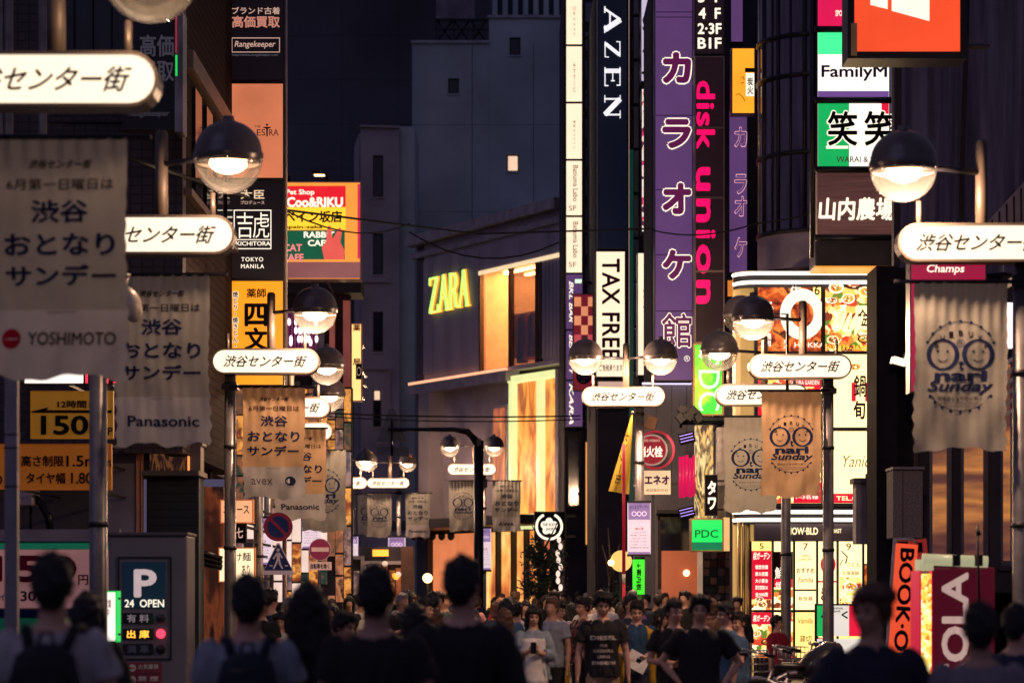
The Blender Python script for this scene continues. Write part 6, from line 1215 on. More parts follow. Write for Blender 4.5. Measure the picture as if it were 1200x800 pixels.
# slim pale pole at the left border and top left conduits
f = F(20.); t = thing('pale_square_pole', 'pale square section pole before the yellow signs, strapped with black bands', 'pole', (f.at(12.5, 700).x, 20, 0)); bm = B(); f.box(bm, 5, 425, 20, 1010, 0, .1, bev=.008); add('pole', bm, mat('pale_pole_paint', (.28,.25,.28), rough=.5, metal=.2), t)
for y in (508, 524, 569): bm = B(); f.box(bm, 4.4, y, 20.6, y+1.3, -.006, .106); add('strap', bm, M_black, t)
f = F(30.); t = thing('conduit_pipes', 'pair of grey vertical pipes on the tiled wall in the upper left corner', 'pipe', f.at(12, 80, 0)); 
for x, r_ in ((10, .055), (50, .05), (2, .03)): bm = B(); tube(bm, [f.at(x, -60), f.at(x, 420)], r_, 10); add('pipe', bm, M_pole, t, smooth=True)
# ================================================================== people
SKIN = mat('skin', (.62,.34,.23), rough=.5, na=.06, bump=.05); SKIN2 = mat('skin_tan', (.46,.25,.16), rough=.5, na=.06)
def V(*a): return Vector(a)
def oring(c, rx, ry, n=16): return [c+V(rx*math.cos(2*math.pi*i/n), ry*math.sin(2*math.pi*i/n), 0) for i in range(n)]
def limb(bm, pts, rs, n=10):
    tube(bm, pts, rs, n)
    for p, r in zip(pts, rs): ell(bm, p, (r, r, r), 10)
DEF = dict(w=1., fem=0, al=((-.235, .01, 1.13), (-.25, -.05, .88)), ar=((.235, .01, 1.13), (.25, -.05, .88)), stride=.0, yaw=0., tilt=0., sleeve=.42, hair='short', hem=.86, loose=1., legs='trousers', hips=1., curl=.5)
def joints(p):
    w = p['w']; s = p['stride']
    return dict(shl=V(-.165*w, .0, 1.385), shr=V(.165*w, .0, 1.385), el=V(*p['al'][0]), wl=V(*p['al'][1]), er=V(*p['ar'][0]), wr=V(*p['ar'][1]),
        hl=V(-.085, 0, .90), hr=V(.085, 0, .90), kl=V(-.09, -.03-s*.45, .49), kr=V(.09, -.03+s*.35, .49), fl=V(-.095, -s*.75+.03, .075), fr=V(.095, s*.8+.03, .075+abs(s)*.08))
def head_M(p): return Matrix.Translation((0, .0, 1.47)) @ Matrix.Rotation(R(p['yaw']), 4, 'Z') @ Matrix.Rotation(R(p['tilt']), 4, 'X') @ Matrix.Translation((0, 0, -1.47))
def body(p, fingers):
    bm = B(); J = joints(p); w = p['w']; H = head_M(p)
    loft(bm, [oring(V(0, 0, z), rx*w if z > 1.1 else rx*p['hips'], ry) for z, rx, ry in ((.80, .10, .085), (.86, .155, .105), (.93, .165, .115), (1.04, .135, .098), (1.16, .142, .10), (1.28, .165, .112), (1.35, .17, .108), (1.40, .15, .088), (1.435, .105, .075), (1.47, .06, .06))])
    loft(bm, [oring(V(0, .005, 1.43), .064, .062), oring(V(0, .005, 1.50), .057, .058), oring(H @ V(0, .01, 1.56), .056, .060)])
    ell(bm, H @ V(0, .012, 1.635), (.074, .094, .088), 16, M=H.to_3x3().to_4x4()); ell(bm, H @ V(0, -.028, 1.572), (.056, .060, .062), 14, M=H.to_3x3().to_4x4()); ell(bm, H @ V(0, -.052, 1.53), (.026, .026, .022), 10)
    tube(bm, [H @ V(0, -.080, 1.615), H @ V(0, -.103, 1.578)], [.008, .0135], 8); ell(bm, H @ V(0, -.099, 1.579), (.017, .011, .009), 8); ell(bm, H @ V(0, -.078, 1.63), (.05, .01, .009), 10); ell(bm, H @ V(0, -.083, 1.548), (.023, .009, .008), 8)
    for s in (-1, 1): ell(bm, H @ V(s*.076, .012, 1.60), (.010, .018, .030), 8); ell(bm, H @ V(s*.036, -.066, 1.585), (.02, .02, .02), 8)
    for a, b, c in (('shl', 'el', 'wl'), ('shr', 'er', 'wr')):
        ell(bm, J[a]+V(0, 0, -.012), (.056, .058, .06), 12); m = J[a].lerp(J[b], .45); m2 = J[b].lerp(J[c], .3)
        limb(bm, [J[a], m, J[b], m2, J[c]], [.052, .046, .037, .038, .025])
        d = (J[c]-J[b]).normalized(); side = V(0, 1, 0) if abs(d.y) < .6 else V(1, 0, 0); inn = d.cross(side).normalized()
        if inn.x*J[c].x > 0: inn = -inn
        side = inn.cross(d).normalized(); 
        if side.y > 0 and abs(d.y) < .6: side = -side
        Mr = Matrix((side, d, inn)).transposed().to_4x4()
        ell(bm, J[c]+d*.05, (.040, .052, .018), 12, M=Mr)
        if fingers:
            for i, L_ in enumerate((.060, .07, .066, .05)):
                k0 = J[c]+d*.088+side*(.030-i*.0195); k1 = k0+(d*(1-.35*p['curl'])+inn*.45*p['curl']).normalized()*L_*.55; k2 = k1+(d*(1-.9*p['curl'])+inn*.9*p['curl']).normalized()*L_*.5
                tube(bm, [k0-d*.03, k0, k1, k2], [.0095, .0095, .0088, .0072], 7); ell(bm, k2, (.0075,)*3, 6)
            t0 = J[c]+d*.03+side*.03; t1 = t0+(d*.7+side*.75).normalized()*.04; t2 = t1+(d+side*.15+inn*.3).normalized()*.032; tube(bm, [t0-side*.015, t0, t1, t2], [.012, .0125, .0105, .008], 7)
        else: ell(bm, J[c]+d*.10, (.032, .05, .018), 8, M=Mr)
    for a, b, c in (('hl', 'kl', 'fl'), ('hr', 'kr', 'fr')): limb(bm, [J[a], J[a].lerp(J[b], .5), J[b], J[b].lerp(J[c], .3), J[c]], [.085, .072, .052, .052, .034])
    return bm
def shirt(p):
    bm = B(); J = joints(p); w = p['w']; g = .014*p['loose']; hem = p['hem']; l = p['loose']
    prof = [(hem, .172+g*(1.5 if l > 1.3 else .6), .128+g), (max(hem+.05, .93), .168+g, .124+g), (1.04, .150+g*1.3, .112+g), (1.16, .152+g, .112+g), (1.28, .170+g, .122+g*.8), (1.35, .172+g*.7, .116+g*.6), (1.40, .155+g*.4, .098), (1.43, .116, .084), (1.455, .072, .066)]
    rings = []
    for k, (z, rx, ry) in enumerate(prof):
        r_ = oring(V(0, 0, z), rx*(w if z > 1.1 else p['hips']), ry, 28)
        fold = .012*l*max(0, (1.25-z)/.4)
        rings.append([q+(q-V(0, 0, q.z)).normalized()*fold*math.sin(i*2.1+z*9)+V(0, 0, .012*math.sin(i*1.7) if k == 0 else 0) for i, q in enumerate(r_)])
    loft(bm, rings)
    s = p['sleeve']
    for a, b, c in (('shl', 'el', 'wl'), ('shr', 'er', 'wr')):
        pts, rs = [J[a]+V(0, 0, .0)], [.062+g*.3]
        if s <= 1: e = J[a].lerp(J[b], s+.12); pts += [J[a].lerp(J[b], .5*(s+.12)), e]; rs += [.062+g*.6, .060+g*1.1]
        else: e = J[b].lerp(J[c], s-1); pts += [J[a].lerp(J[b], .5), J[b], e]; rs += [.058+g, .050+g*.8, .038+g*1.2]
        tube(bm, pts, rs, 14); ell(bm, J[a]+V(0, 0, -.008), (.063, .066, .066), 12)
        if s > 1: ell(bm, J[b], (.05+g*.8,)*3, 10)
    return bm
def lower(p):
    bm = B(); J = joints(p)
    if p['legs'] == 'skirt':
        loft(bm, [oring(V(0, 0, z), rx, ry, 24) for z, rx, ry in ((.45, .23, .2), (.6, .2, .17), (.8, .18, .14), (.95, .16, .12), (1.0, .14, .105))]); return bm
    loft(bm, [oring(V(0, 0, z), rx*p['hips'], ry) for z, rx, ry in ((.80, .12, .10), (.86, .170, .120), (.94, .175, .122), (1.0, .155, .11))])
    for a, b, c in (('hl', 'kl', 'fl'), ('hr', 'kr', 'fr')):
        e = J[b].lerp(J[c], .30 if p['legs'] == 'shorts' else .96); limb(bm, [J[a], J[a].lerp(J[b], .5), J[b], e] if p['legs'] != 'shorts' else [J[a], J[a].lerp(J[b], .5), J[a].lerp(J[b], .95)], [.098, .088, .068, .056] if p['legs'] != 'shorts' else [.1, .093, .088])
    return bm
def shoes(p):
    bm = B(); J = joints(p)
    for k in ('fl', 'fr'):
        c = J[k]; ell(bm, c+V(0, -.055, -.03), (.046, .125, .036), 14); ell(bm, c+V(0, .02, .0), (.042, .05, .05), 10); box(bm, c.x-.043, c.x+.043, c.y-.17, c.y+.06, c.z-.072, c.z-.05, bev=.012)
    return bm
def hair(p):
    bm = B(); H = head_M(p); M3 = H.to_3x3().to_4x4(); k = p['hair']
    ell(bm, H @ V(0, .018, 1.672), (.084, .098, .072), 18, M=M3); ell(bm, H @ V(0, .012, 1.695), (.066, .078, .066), 16, M=M3); ell(bm, H @ V(0, .045, 1.632), (.083, .082, .098), 16, M=M3)
    if k == 'short':
        ell(bm, H @ V(0, .058, 1.578), (.06, .042, .06), 12, M=M3); ell(bm, H @ V(.01, -.045, 1.702), (.055, .036, .030), 12, M=M3)
        for i in range(15): a = i*2.4; r_ = .025+.05*((i*37 % 10)/10); ell(bm, H @ V(r_*math.cos(a)*1.0, .01+r_*math.sin(a), 1.722-.2*r_), (.022, .024, .03), 7, M=M3)
        for s in (-1, 1): ell(bm, H @ V(s*.074, .0, 1.635), (.011, .03, .035), 8, M=M3)
    elif k == 'mop':
        for i in range(22): a = i*2.39; r_ = .035+.055*((i*37 % 11)/11); ell(bm, H @ V(r_*math.cos(a)*1.1, .012+r_*math.sin(a)*1.05, 1.735-r_*.45), (.03, .032, .034), 8, M=M3)
        for i in range(9): x = -.07+i*.0175; ell(bm, H @ V(x, -.070+abs(x)*.35, 1.672), (.013, .014, .036), 7, M=M3)
        for s in (-1, 1): ell(bm, H @ V(s*.08, .0, 1.632), (.016, .045, .045), 8, M=M3)
    elif k in ('long', 'bob'):
        z0 = 1.33 if k == 'long' else 1.47
        loft(bm, [oring(H @ V(0, .05, 1.66), .094, .07), oring(H @ V(0, .055, 1.56), .100, .062), oring(V(0, .072, (1.5+z0)/2), .100, .05), oring(V(0, .085, z0), .075, .03)])
        for s in (-1, 1): limb(bm, [H @ V(s*.06, -.045, 1.70), H @ V(s*.086, -.03, 1.62), H @ V(s*.092, -.02, 1.54), V(s*.09, -.02, 1.54) if k == 'bob' else V(s*.09, -.02, 1.42)], [.026, .026, .026, .016], 8)
        for i in range(8): x = -.058+i*.0165; ell(bm, H @ V(x, -.074+abs(x)*.3, 1.672), (.013, .016, .03), 7, M=M3)
    elif k == 'bun': ell(bm, H @ V(0, .08, 1.745), (.045, .045, .045), 12); 
    return bm
JOBS = []
def queue(name, bm, vox, post=None):
    me = bpy.data.meshes.new(name); bm.to_mesh(me); bm.free(); o = bpy.data.objects.new('tmp', me); COL.objects.link(o)
    m = o.modifiers.new('r', 'REMESH'); m.mode = 'VOXEL'; m.voxel_size = vox; m.use_smooth_shade = True
    sm = o.modifiers.new('s', 'SMOOTH'); sm.iterations = 2 if vox < .012 else 3; sm.factor = .5
    JOBS.append((name, o, post)); return len(JOBS)-1
def hair_noise(me, a=.008):
    n = len(me.vertices); co = [0.]*3*n; me.vertices.foreach_get('co', co); no = [v.normal.copy() for v in me.vertices]
    for i in range(n):
        p = Vector(co[3*i:3*i+3]); q = noise.noise(V(p.x*75, p.y*75, p.z*16))*a+noise.noise(p*18)*a*1.1
        co[3*i] += no[i].x*q; co[3*i+1] += no[i].y*q; co[3*i+2] += no[i].z*q
    me.vertices.foreach_set('co', co)
def tufts(me, n=420, ln=.030):
    hair_noise(me); rt = random.Random(4); bm = B(); bm.from_mesh(me); vs = bm.verts[:]; bm.normal_update()
    pk = [(v.co.copy(), v.normal.copy()) for v in rt.sample(vs, min(n, len(vs)))]
    for p, nn in pk:
        d = (nn*.55+Vector((rt.gauss(0, .45), rt.gauss(0, .45)+.25*(1 if p.y > 0 else -1), -.75+.9*max(0, nn.z)+rt.gauss(0, .3)))).normalized(); sd = d.cross(nn)
        if sd.length < .01: continue
        sd = sd.normalized()*rt.uniform(.0025, .0055); L_ = ln*rt.uniform(.5, 1.2); q = p-nn*.004
        bm.faces.new([bm.verts.new(x) for x in (q-sd, q+sd, q+sd*.6+d*L_*.6, q+d*L_+nn*.003, q-sd*.6+d*L_*.6)])
    bm.to_mesh(me); bm.free()
def wrinkle(me, a=.008):
    n = len(me.vertices); co = [0.]*3*n; me.vertices.foreach_get('co', co); no = [v.normal.copy() for v in me.vertices]
    for i in range(n):
        p = Vector(co[3*i:3*i+3]); q = (abs(noise.noise(V(p.x*9+3, p.y*9, p.z*5+p.x*6)))-.25)*a*3.4+noise.noise(V(p.x*20, p.y*20, p.z*11))*a*.5
        co[3*i] += no[i].x*q; co[3*i+1] += no[i].y*q; co[3*i+2] += no[i].z*q
    me.vertices.foreach_set('co', co)
def archetype(p, vox=.009, fingers=True):
    q = dict(DEF); q.update(p); v2 = max(vox*1.15, .011)
    return dict(p=q, body=queue('body', body(q, fingers), vox), shirt=queue('shirt', shirt(q), v2, lambda me: wrinkle(me)), lower=queue('trousers', lower(q), v2*1.15, lambda me: wrinkle(me, .006)), shoes=queue('shoes', shoes(q), v2*1.1), hair=queue('hair', hair(q), v2*.85, tufts if fingers else (lambda me: tufts(me, 160, .035))))
HAIRC = {'black': mat('hair_black', (.008,.007,.009), rough=.55, bump=.6, bs=120, stretch=(1, 1, .15)), 'brown': mat('hair_brown', (.10,.045,.025), rough=.42, bump=.6, bs=120, stretch=(1, 1, .15)), 'orange': mat('hair_fair_dyed', (.45,.20,.08), rough=.45, bump=.6, bs=120, stretch=(1, 1, .15)), 'grey': mat('hair_grey', (.2,.19,.2), rough=.5)}
def fab(name, col, **k): return mat('fabric_'+name, col, rough=.88, ns=8, na=.14, bump=.35, bs=90, **k)
M_shoe = mat('shoe_dark', (.03,.028,.03), rough=.4)
def person(a, label, px, top, Y, rz, shirt_m, lower_m, hair_m='black', skin=SKIN, group=None, face=True, shoe=None):
    f = F(Y); x = (px-HX)/K*Y; H = EYE+(HY-top)/K*Y; s = H/1.755
    t = thing('person', label, 'person', (x, Y, 0), group); t.matrix_basis = Matrix.Translation((x, Y, 0)) @ Matrix.Rotation(R(rz), 4, 'Z') @ Matrix.Scale(s, 4); WM[t.name] = t.matrix_basis.copy()
    W = WM[t.name]; low = 'skirt' if a['p']['legs'] == 'skirt' else 'shorts' if a['p']['legs'] == 'shorts' else 'trousers'
    parts = {}
    for nm, key, m in (('body', 'body', skin), ('shirt', 'shirt', shirt_m), (low, 'lower', lower_m), ('hair', 'hair', HAIRC[hair_m]), ('shoes', 'shoes', shoe or M_shoe)):
        parts[key] = inst(nm, MESH[a[key]], W, t, m)
    if face and a['p'].get('face', 1):
        Hm = W @ head_M(a['p'])
        for sx in (-1, 1):
            bm = B(); ell(bm, Hm @ V(sx*.029, -.0775, 1.612), (.013*s, .006*s, .0055*s), 8); add('eye', bm, mat('eye_dark', (.02,.015,.015), rough=.2), t, smooth=True)
            bm = B(); tube(bm, [Hm @ V(sx*.015, -.088, 1.636), Hm @ V(sx*.03, -.087, 1.640), Hm @ V(sx*.045, -.076, 1.635)], .0038*s, 5); add('eyebrow', bm, HAIRC['black'], t)
        bm = B(); ell(bm, Hm @ V(0, -.0905, 1.549), (.022*s, .004*s, .0055*s), 10); add('lips', bm, mat('lips', (.35,.1,.08), rough=.4), t, smooth=True)
    t['_s'] = s; del t['_s']
    return t, parts, W
def on_shirt(parts, W, s, z, w, h, m, x=0, back=False, bold=.02):
    me = parts['shirt'].data; bv = BVHTree.FromPolygons([v.co for v in me.vertices], [list(q.vertices) for q in me.polygons])
    tm, asp = text_mesh(s, bold, 0., 1., 1., 3); bm = B(); bm.from_mesh(tm); sg = 1 if back else -1
    for v in bm.verts:
        X, Z = (x+v.co.x*w)*(-1 if back else 1), z+v.co.y*(h or w/asp); hit = bv.ray_cast(V(X, sg*1., Z), V(0, -sg, 0)); y = hit[0].y if hit[0] else sg*.12
        v.co = W @ V(X, y+sg*.004, Z)
    add('shirt_print', bm, m, parts['shirt'])
# poses
hang_l, hang_r = ((-.245, .0, 1.13), (-.265, -.04, .88)), ((.245, .0, 1.13), (.265, -.04, .88))
phone_l, phone_r = ((-.215, -.03, 1.13), (-.045, -.22, 1.20)), ((.215, -.03, 1.13), (.045, -.225, 1.19))
hip_r = ((.36, .05, 1.16), (.20, -.05, 1.0)); fold_l = ((-.24, -.03, 1.13), (-.03, -.21, 1.12))
AR = dict(
 girl=archetype(dict(fem=1, w=.88, hips=1., al=phone_l, ar=phone_r, sleeve=1.55, hair='long', loose=1.9, hem=.84, tilt=8, yaw=8, curl=.8)),
 tee=archetype(dict(w=1.06, al=hang_l, ar=hang_r, sleeve=.5, hair='mop', tilt=14, stride=.12, loose=1.1, curl=.7)),
 reader=archetype(dict(w=1., al=((-.23, -.02, 1.14), (-.10, -.24, 1.05)), ar=((.23, -.02, 1.14), (.12, -.26, 1.08)), sleeve=.5, hair='short', tilt=16, yaw=6, curl=.6)),
 hips_=archetype(dict(w=1.12, al=((-.33, .06, 1.16), (-.20, -.06, .99)), ar=((.36, .06, 1.15), (.21, -.06, .97)), sleeve=.55, hair='mop', hips=1.0, loose=1.3, yaw=-8)),
 folded=archetype(dict(w=1.05, al=fold_l, ar=((.24, -.03, 1.12), (.02, -.23, 1.09)), sleeve=.5, hair='short', yaw=35, tilt=4)),
 sideman=archetype(dict(w=1.0, al=((-.22, -.05, 1.13), (-.16, -.26, 1.08)), ar=hang_r, sleeve=.55, hair='short', yaw=10, tilt=6, loose=1.5)),
 back=archetype(dict(w=1.05, al=hang_l, ar=hang_r, sleeve=.5, hair='short', stride=-.1, face=0)),
 tallback=archetype(dict(w=1.0, al=((-.25, .02, 1.13), (-.27, -.02, .88)), ar=((.27, .0, 1.14), (.33, -.06, .9)), sleeve=1.85, hair='short', stride=.12, face=0, loose=1.6, yaw=-18)),
 longback=archetype(dict(w=.95, fem=1, al=hang_l, ar=hang_r, sleeve=.9, hair='long', face=0)),
 jacket=archetype(dict(w=1.1, al=((-.27, .0, 1.13), (-.28, -.08, .9)), ar=((.27, .02, 1.13), (.28, -.04, .9)), sleeve=1.85, hair='mop', yaw=-50, loose=2.)),
 seated=archetype(dict(w=1.0, al=hang_l, ar=((.25, -.08, 1.14), (.16, -.28, 1.0)), sleeve=1.4, hair='short', yaw=20)),
)
FAR = [archetype(dict(hair=h, w=w, fem=fm, sleeve=s, legs=lg, stride=st, al=al, loose=lo, yaw=yw), .017, False) for h, w, fm, s, lg, st, al, lo, yw in (
 ('short', 1.05, 0, .5, 'trousers', .15, hang_l, 1., 0), ('long', .88, 1, .5, 'skirt', .05, phone_l, 1.4, 10), ('mop', 1., 0, 1.8, 'trousers', -.12, hang_l, 1.4, -12), ('bob', .88, 1, 1.8, 'trousers', .1, hang_l, 1.3, 20), ('short', 1.1, 0, .5, 'shorts', .1, fold_l, 1.3, -25), ('bun', .9, 1, .5, 'trousers', -.1, hang_l, 1.2, 0), ('long', .9, 1, 1.8, 'trousers', 0, phone_l, 1.5, -15), ('short', 1., 0, .5, 'trousers', .0, phone_l, 1.2, 30))]
dg = bpy.context.evaluated_depsgraph_get(); MESH = []
for nm, o, post in JOBS:
    me = bpy.data.meshes.new_from_object(o.evaluated_get(dg)); me.name = nm
    if post: post(me)
    me.polygons.foreach_set('use_smooth', [True]*len(me.polygons)); MESH.append(me)
for nm, o, post in JOBS: bpy.data.objects.remove(o)

# colours of clothes
FB = dict(white=fab('white', (.74,.69,.66)), black=fab('black', (.012,.011,.014)), navy=fab('navy', (.02,.028,.06)), grey=fab('grey', (.14,.14,.15)), beige=fab('beige', (.42,.30,.2)), blue=fab('blue', (.06,.12,.22)), red=fab('red', (.4,.03,.04)), green=fab('green', (.05,.14,.10)), pink=fab('pink', (.5,.22,.24)), yellow=fab('yellow', (.60,.33,.03)), purple=fab('purple', (.13,.05,.16)), brown=fab('brown', (.15,.08,.05)), orange=fab('orange', (.5,.16,.04)), skyblue=fab('pale_blue', (.26,.28,.34)), cream=fab('cream', (.6,.5,.4)), khaki=fab('khaki', (.34,.24,.15)))
def backpack(W, label, m, cat='backpack'):
    t = thing('backpack', label, cat, (0, 0, 0)); t.matrix_basis = W @ Matrix.Translation((0, .17, 1.0)); WM[t.name] = t.matrix_basis.copy(); s = W.to_scale().x
    bm = B(); loft(bm, [[W @ q for q in oring(V(0, y, z), rx, ry, 18)] for z, rx, ry, y in ((.93, .10, .05, .18), (.95, .145, .085, .20), (1.08, .155, .10, .205), (1.22, .15, .095, .20), (1.34, .12, .07, .18), (1.385, .06, .035, .165))]); add('bag_body', bm, m, t, smooth=True)
    bm = B(); loft(bm, [[W @ q for q in oring(V(0, y, z), rx, ry, 14)] for z, rx, ry, y in ((.98, .08, .02, .275), (1.0, .11, .045, .28), (1.12, .115, .05, .285), (1.18, .08, .02, .275))]); add('pocket', bm, m, t, smooth=True)
    for sx in (-1, 1): bm = B(); tube(bm, [W @ V(sx*.075, .13, 1.37), W @ V(sx*.10, .07, 1.445), W @ V(sx*.115, -.02, 1.445), W @ V(sx*.12, -.11, 1.38), W @ V(sx*.125, -.135, 1.25), W @ V(sx*.15, -.09, 1.08), W @ V(sx*.145, .10, .98)], .022*s, 8); add('strap', bm, m, t, smooth=True)
    bm = B(); tube(bm, [W @ V(-.03, .15, 1.38), W @ V(-.025, .15, 1.43), W @ V(.025, .15, 1.43), W @ V(.03, .15, 1.38)], .009*s, 6); add('handle', bm, m, t)
    bm = B(); tube(bm, [W @ V(-.14, .26, 1.2), W @ V(-.08, .30, 1.3), W @ V(.08, .30, 1.3), W @ V(.14, .26, 1.2)], .006*s, 5); add('zip', bm, M_black, t)
# foreground walkers, seen from behind against the lights
t, p_, Wp = person(AR['back'], 'person with a black backpack over a white shirt before the parking price hoarding', 62, 648, 10.6, 180, fab('dull_white', (.42,.39,.40)), FB['navy'], face=False); backpack(Wp, 'black backpack on the white t-shirt back at the far left', fab('bag_black', (.01,.011,.016)))
person(AR['longback'], 'person whose small dark head shows behind the shoulder of the left backpack wearer', 102, 693, 15, 178, FB['black'], FB['black'], face=False)
t, p_, Wp = person(AR['back'], 'person with a dark backpack over a pale grey shirt below the sharp left lamp', 291, 673, 11.8, 184, FB['skyblue'], FB['navy'], face=False); backpack(Wp, 'dark navy backpack on the pale shirt of the walker under the left lamp pole', fab('bag_navy', (.012,.016,.03)))
person(AR['longback'], 'long haired person all in black walking away, just right of the pale grey shirt', 361, 682, 12.0, 180, FB['black'], FB['black'], face=False)
person(AR['back'], 'broad shouldered person in a black t-shirt seen from behind left of the tallest silhouette', 440, 662, 11.4, 182, FB['black'], FB['navy'], face=False, skin=SKIN2)
person(AR['tallback'], 'tallest dark silhouette in a long sleeved black top walking away in the centre', 543, 651, 12.2, 178, FB['black'], FB['black'], face=False)
person(AR['longback'], 'long haired person in dark clothes squeezed between the two broad black backs', 486, 705, 17.5, 180, FB['navy'], FB['black'], face=False)
t, p_, Wp = person(AR['jacket'], 'person in a dark open jacket turning to the left in front of the menu stand', 1021, 683, 11.6, 10, fab('jacket_dark', (.014,.015,.035)), FB['black'], hair_m='brown', skin=SKIN2)
t, p_, Wp = person(AR['back'], 'person with a raglan t-shirt with pale body seen before the red drinks machine', 1148, 705, 11.5, 176, fab('raglan_grey', (.20,.17,.2)), FB['black'], face=False, skin=SKIN2)
person(AR['tallback'], 'person in dark blue just right of the drinks machine', 1192, 707, 14.5, 165, FB['navy'], FB['black'], face=False)
# middle distance, facing us
t, p_, Wp = person(AR['girl'], 'smiling person in white blouse and grey blue cardigan holding a phone', 625, 708, 26, 0, fab('cardigan', (.26,.32,.38)), FB['black'], hair_m='black')
bm = B(); loft(bm, [[Wp @ q for q in [V(rx*math.cos(R(a)), ry*math.sin(R(a)), z+.008*math.sin(a*.2)) for a in range(212, 330, 9)]+[V(rx*.96*math.cos(R(a)), ry*.9*math.sin(R(a)), z) for a in range(328, 210, -9)]] for z, rx, ry in ((.80, .215, .205), (.86, .20, .185), (1.0, .175, .165), (1.15, .17, .165), (1.30, .175, .160), (1.345, .165, .145))]); add('blouse', bm, FB['white'], t, smooth=True)
ph = thing('smartphone', 'small dark smartphone in the hands of the smiling person in the blouse', 'phone', Wp @ V(0, -.33, 1.24)); bm = B(); box(bm, -.034, .034, -.345, -.335, 1.17, 1.31, Wp, bev=.004); add('phone_body', bm, M_black, ph); bm = B(); box(bm, -.03, .03, -.334, -.332, 1.18, 1.30, Wp); add('screen', bm, lit('phone_screen', (150, 170, 220), .6), ph)
t, p_, Wp = person(AR['tee'], 'person in a black shirt printed with white words looking down', 706, 692, 24.5, 4, fab('tee_black', (.010,.010,.013)), FB['khaki'], hair_m='black')
for s, z, w, h in (('DIESEL', 1.27, .25, .042), ('FOR', 1.19, .07, .025), ('SUCCESSFUL', 1.135, .19, .03), ('LIVING', 1.075, .12, .03), ('STRENGTH', 1.01, .22, .034)): on_shirt(p_, Wp, s, z, w*1.1, h, I_white, bold=.05)
t, p_, Wp = person(AR['reader'], 'person in dark blue with a yellow cardigan reading a leaflet', 746, 702, 27, -4, fab('tee_blue', (.02,.06,.13)), FB['navy'])
for sx in (-1, 1):
    bm = B(); loft(bm, [[Wp @ q for q in oring(V(sx*xx, y, z), rx, ry, 14)] for z, xx, y, rx, ry in ((.68, .20, -.05, .055, .05), (.8, .215, -.05, .075, .06), (1.05, .215, -.04, .08, .09), (1.25, .20, -.03, .07, .10), (1.38, .16, .0, .065, .09), (1.44, .09, .03, .03, .06))]); add('cardigan_side', bm, FB['yellow'], t, smooth=True)
lf = thing('leaflet', 'white folded leaflet with a dark mark held by the person with the yellow cardigan', 'leaflet', Wp @ V(.03, -.33, 1.0)); Mx = Wp @ Matrix.Translation((.02, -.36, 1.0)) @ Matrix.Rotation(R(28), 4, 'Y') @ Matrix.Rotation(R(-18), 4, 'X'); bm = B(); box(bm, -.14, .12, -.004, .004, -.10, .12, Mx); add('sheet', bm, FB['white'], lf); bm = B(); box(bm, -.03, .03, -.008, -.005, .0, .05, Mx); add('print', bm, I_black, lf)
t, p_, Wp = person(AR['sideman'], 'person in a brown patterned shirt turned to the left behind the printed shirt', 683, 698, 30, -55, palette('patterned_fabric', [(60, 30, 34), (110, 58, 52), (40, 22, 34), (150, 90, 70)], scale=22, es=0, base=1.), FB['black'])
t, p_, Wp = person(AR['folded'], 'person in a black t-shirt with folded arms looking to the right', 790, 700, 22.5, -10, FB['black'], FB['black'])
t, p_, Wp = person(AR['hips_'], 'person in a plain black shirt and pale trousers with hands on the hips', 820, 696, 20.5, 4, fab('tee_black2', (.013,.011,.014)), FB['khaki'])
person(AR['sideman'], 'person in a blue shirt turned right beside the one with hands on hips', 851, 704, 24, -70, FB['blue'], FB['navy'], hair_m='black')
person(AR['folded'], 'person with a bent head in striped top near the parked bicycles', 866, 716, 26, -80, FB['blue'], FB['grey'])
person(AR['seated'], 'person in an open crimson jacket standing at the corner posters behind the lamp pole', 911, 720, 33, 50, fab('crimson', (.33,.012,.03)), FB['black'])
person(AR['girl'], 'person with long black hair facing left between the folded arms and the record shelf', 773, 712, 29, 70, FB['grey'], FB['black'])
person(AR['back'], 'person in a white shirt with a shoulder strap standing left behind the smiling person', 606, 704, 33, 170, FB['white'], FB['navy'], face=False)
person(AR['sideman'], 'person in a dark purple top close behind the smiling person', 645, 706, 29, 165, FB['purple'], FB['navy'])
person(AR['reader'], 'person in a white shirt and mustard trousers half hidden behind the dark purple top', 655, 703, 33, 30, FB['white'], FB['yellow'])
person(AR['longback'], 'fair orange haired person in a red collar seen from behind far in the crowd', 586, 700, 46, 180, FB['red'], FB['black'], hair_m='orange', face=False)
person(AR['longback'], 'brown haired person seen from behind just right of the tallest silhouette', 591, 712, 27, 175, FB['brown'], FB['black'], hair_m='brown', face=False)
person(AR['girl'], 'dark haired person with a smiling face and pale top beside the crossing sign pole', 329, 716, 29, -10, FB['white'], FB['black'])
person(AR['folded'], 'person with a pinkish top looking right at the left of the crossing sign pole', 313, 704, 33, 40, FB['pink'], FB['black'])
person(AR['tee'], 'person with a tilted head left of the broad shouldered black back', 400, 714, 19, 60, FB['navy'], FB['black'])
person(AR['sideman'], 'person with a lit profile looking right between the two broad black backs', 497, 700, 27, 60, FB['grey'], FB['black'])
person(AR['back'], 'person in a blue grey jacket seen from behind under the no entry sign', 377, 706, 34, 175, FB['blue'], FB['grey'], face=False)
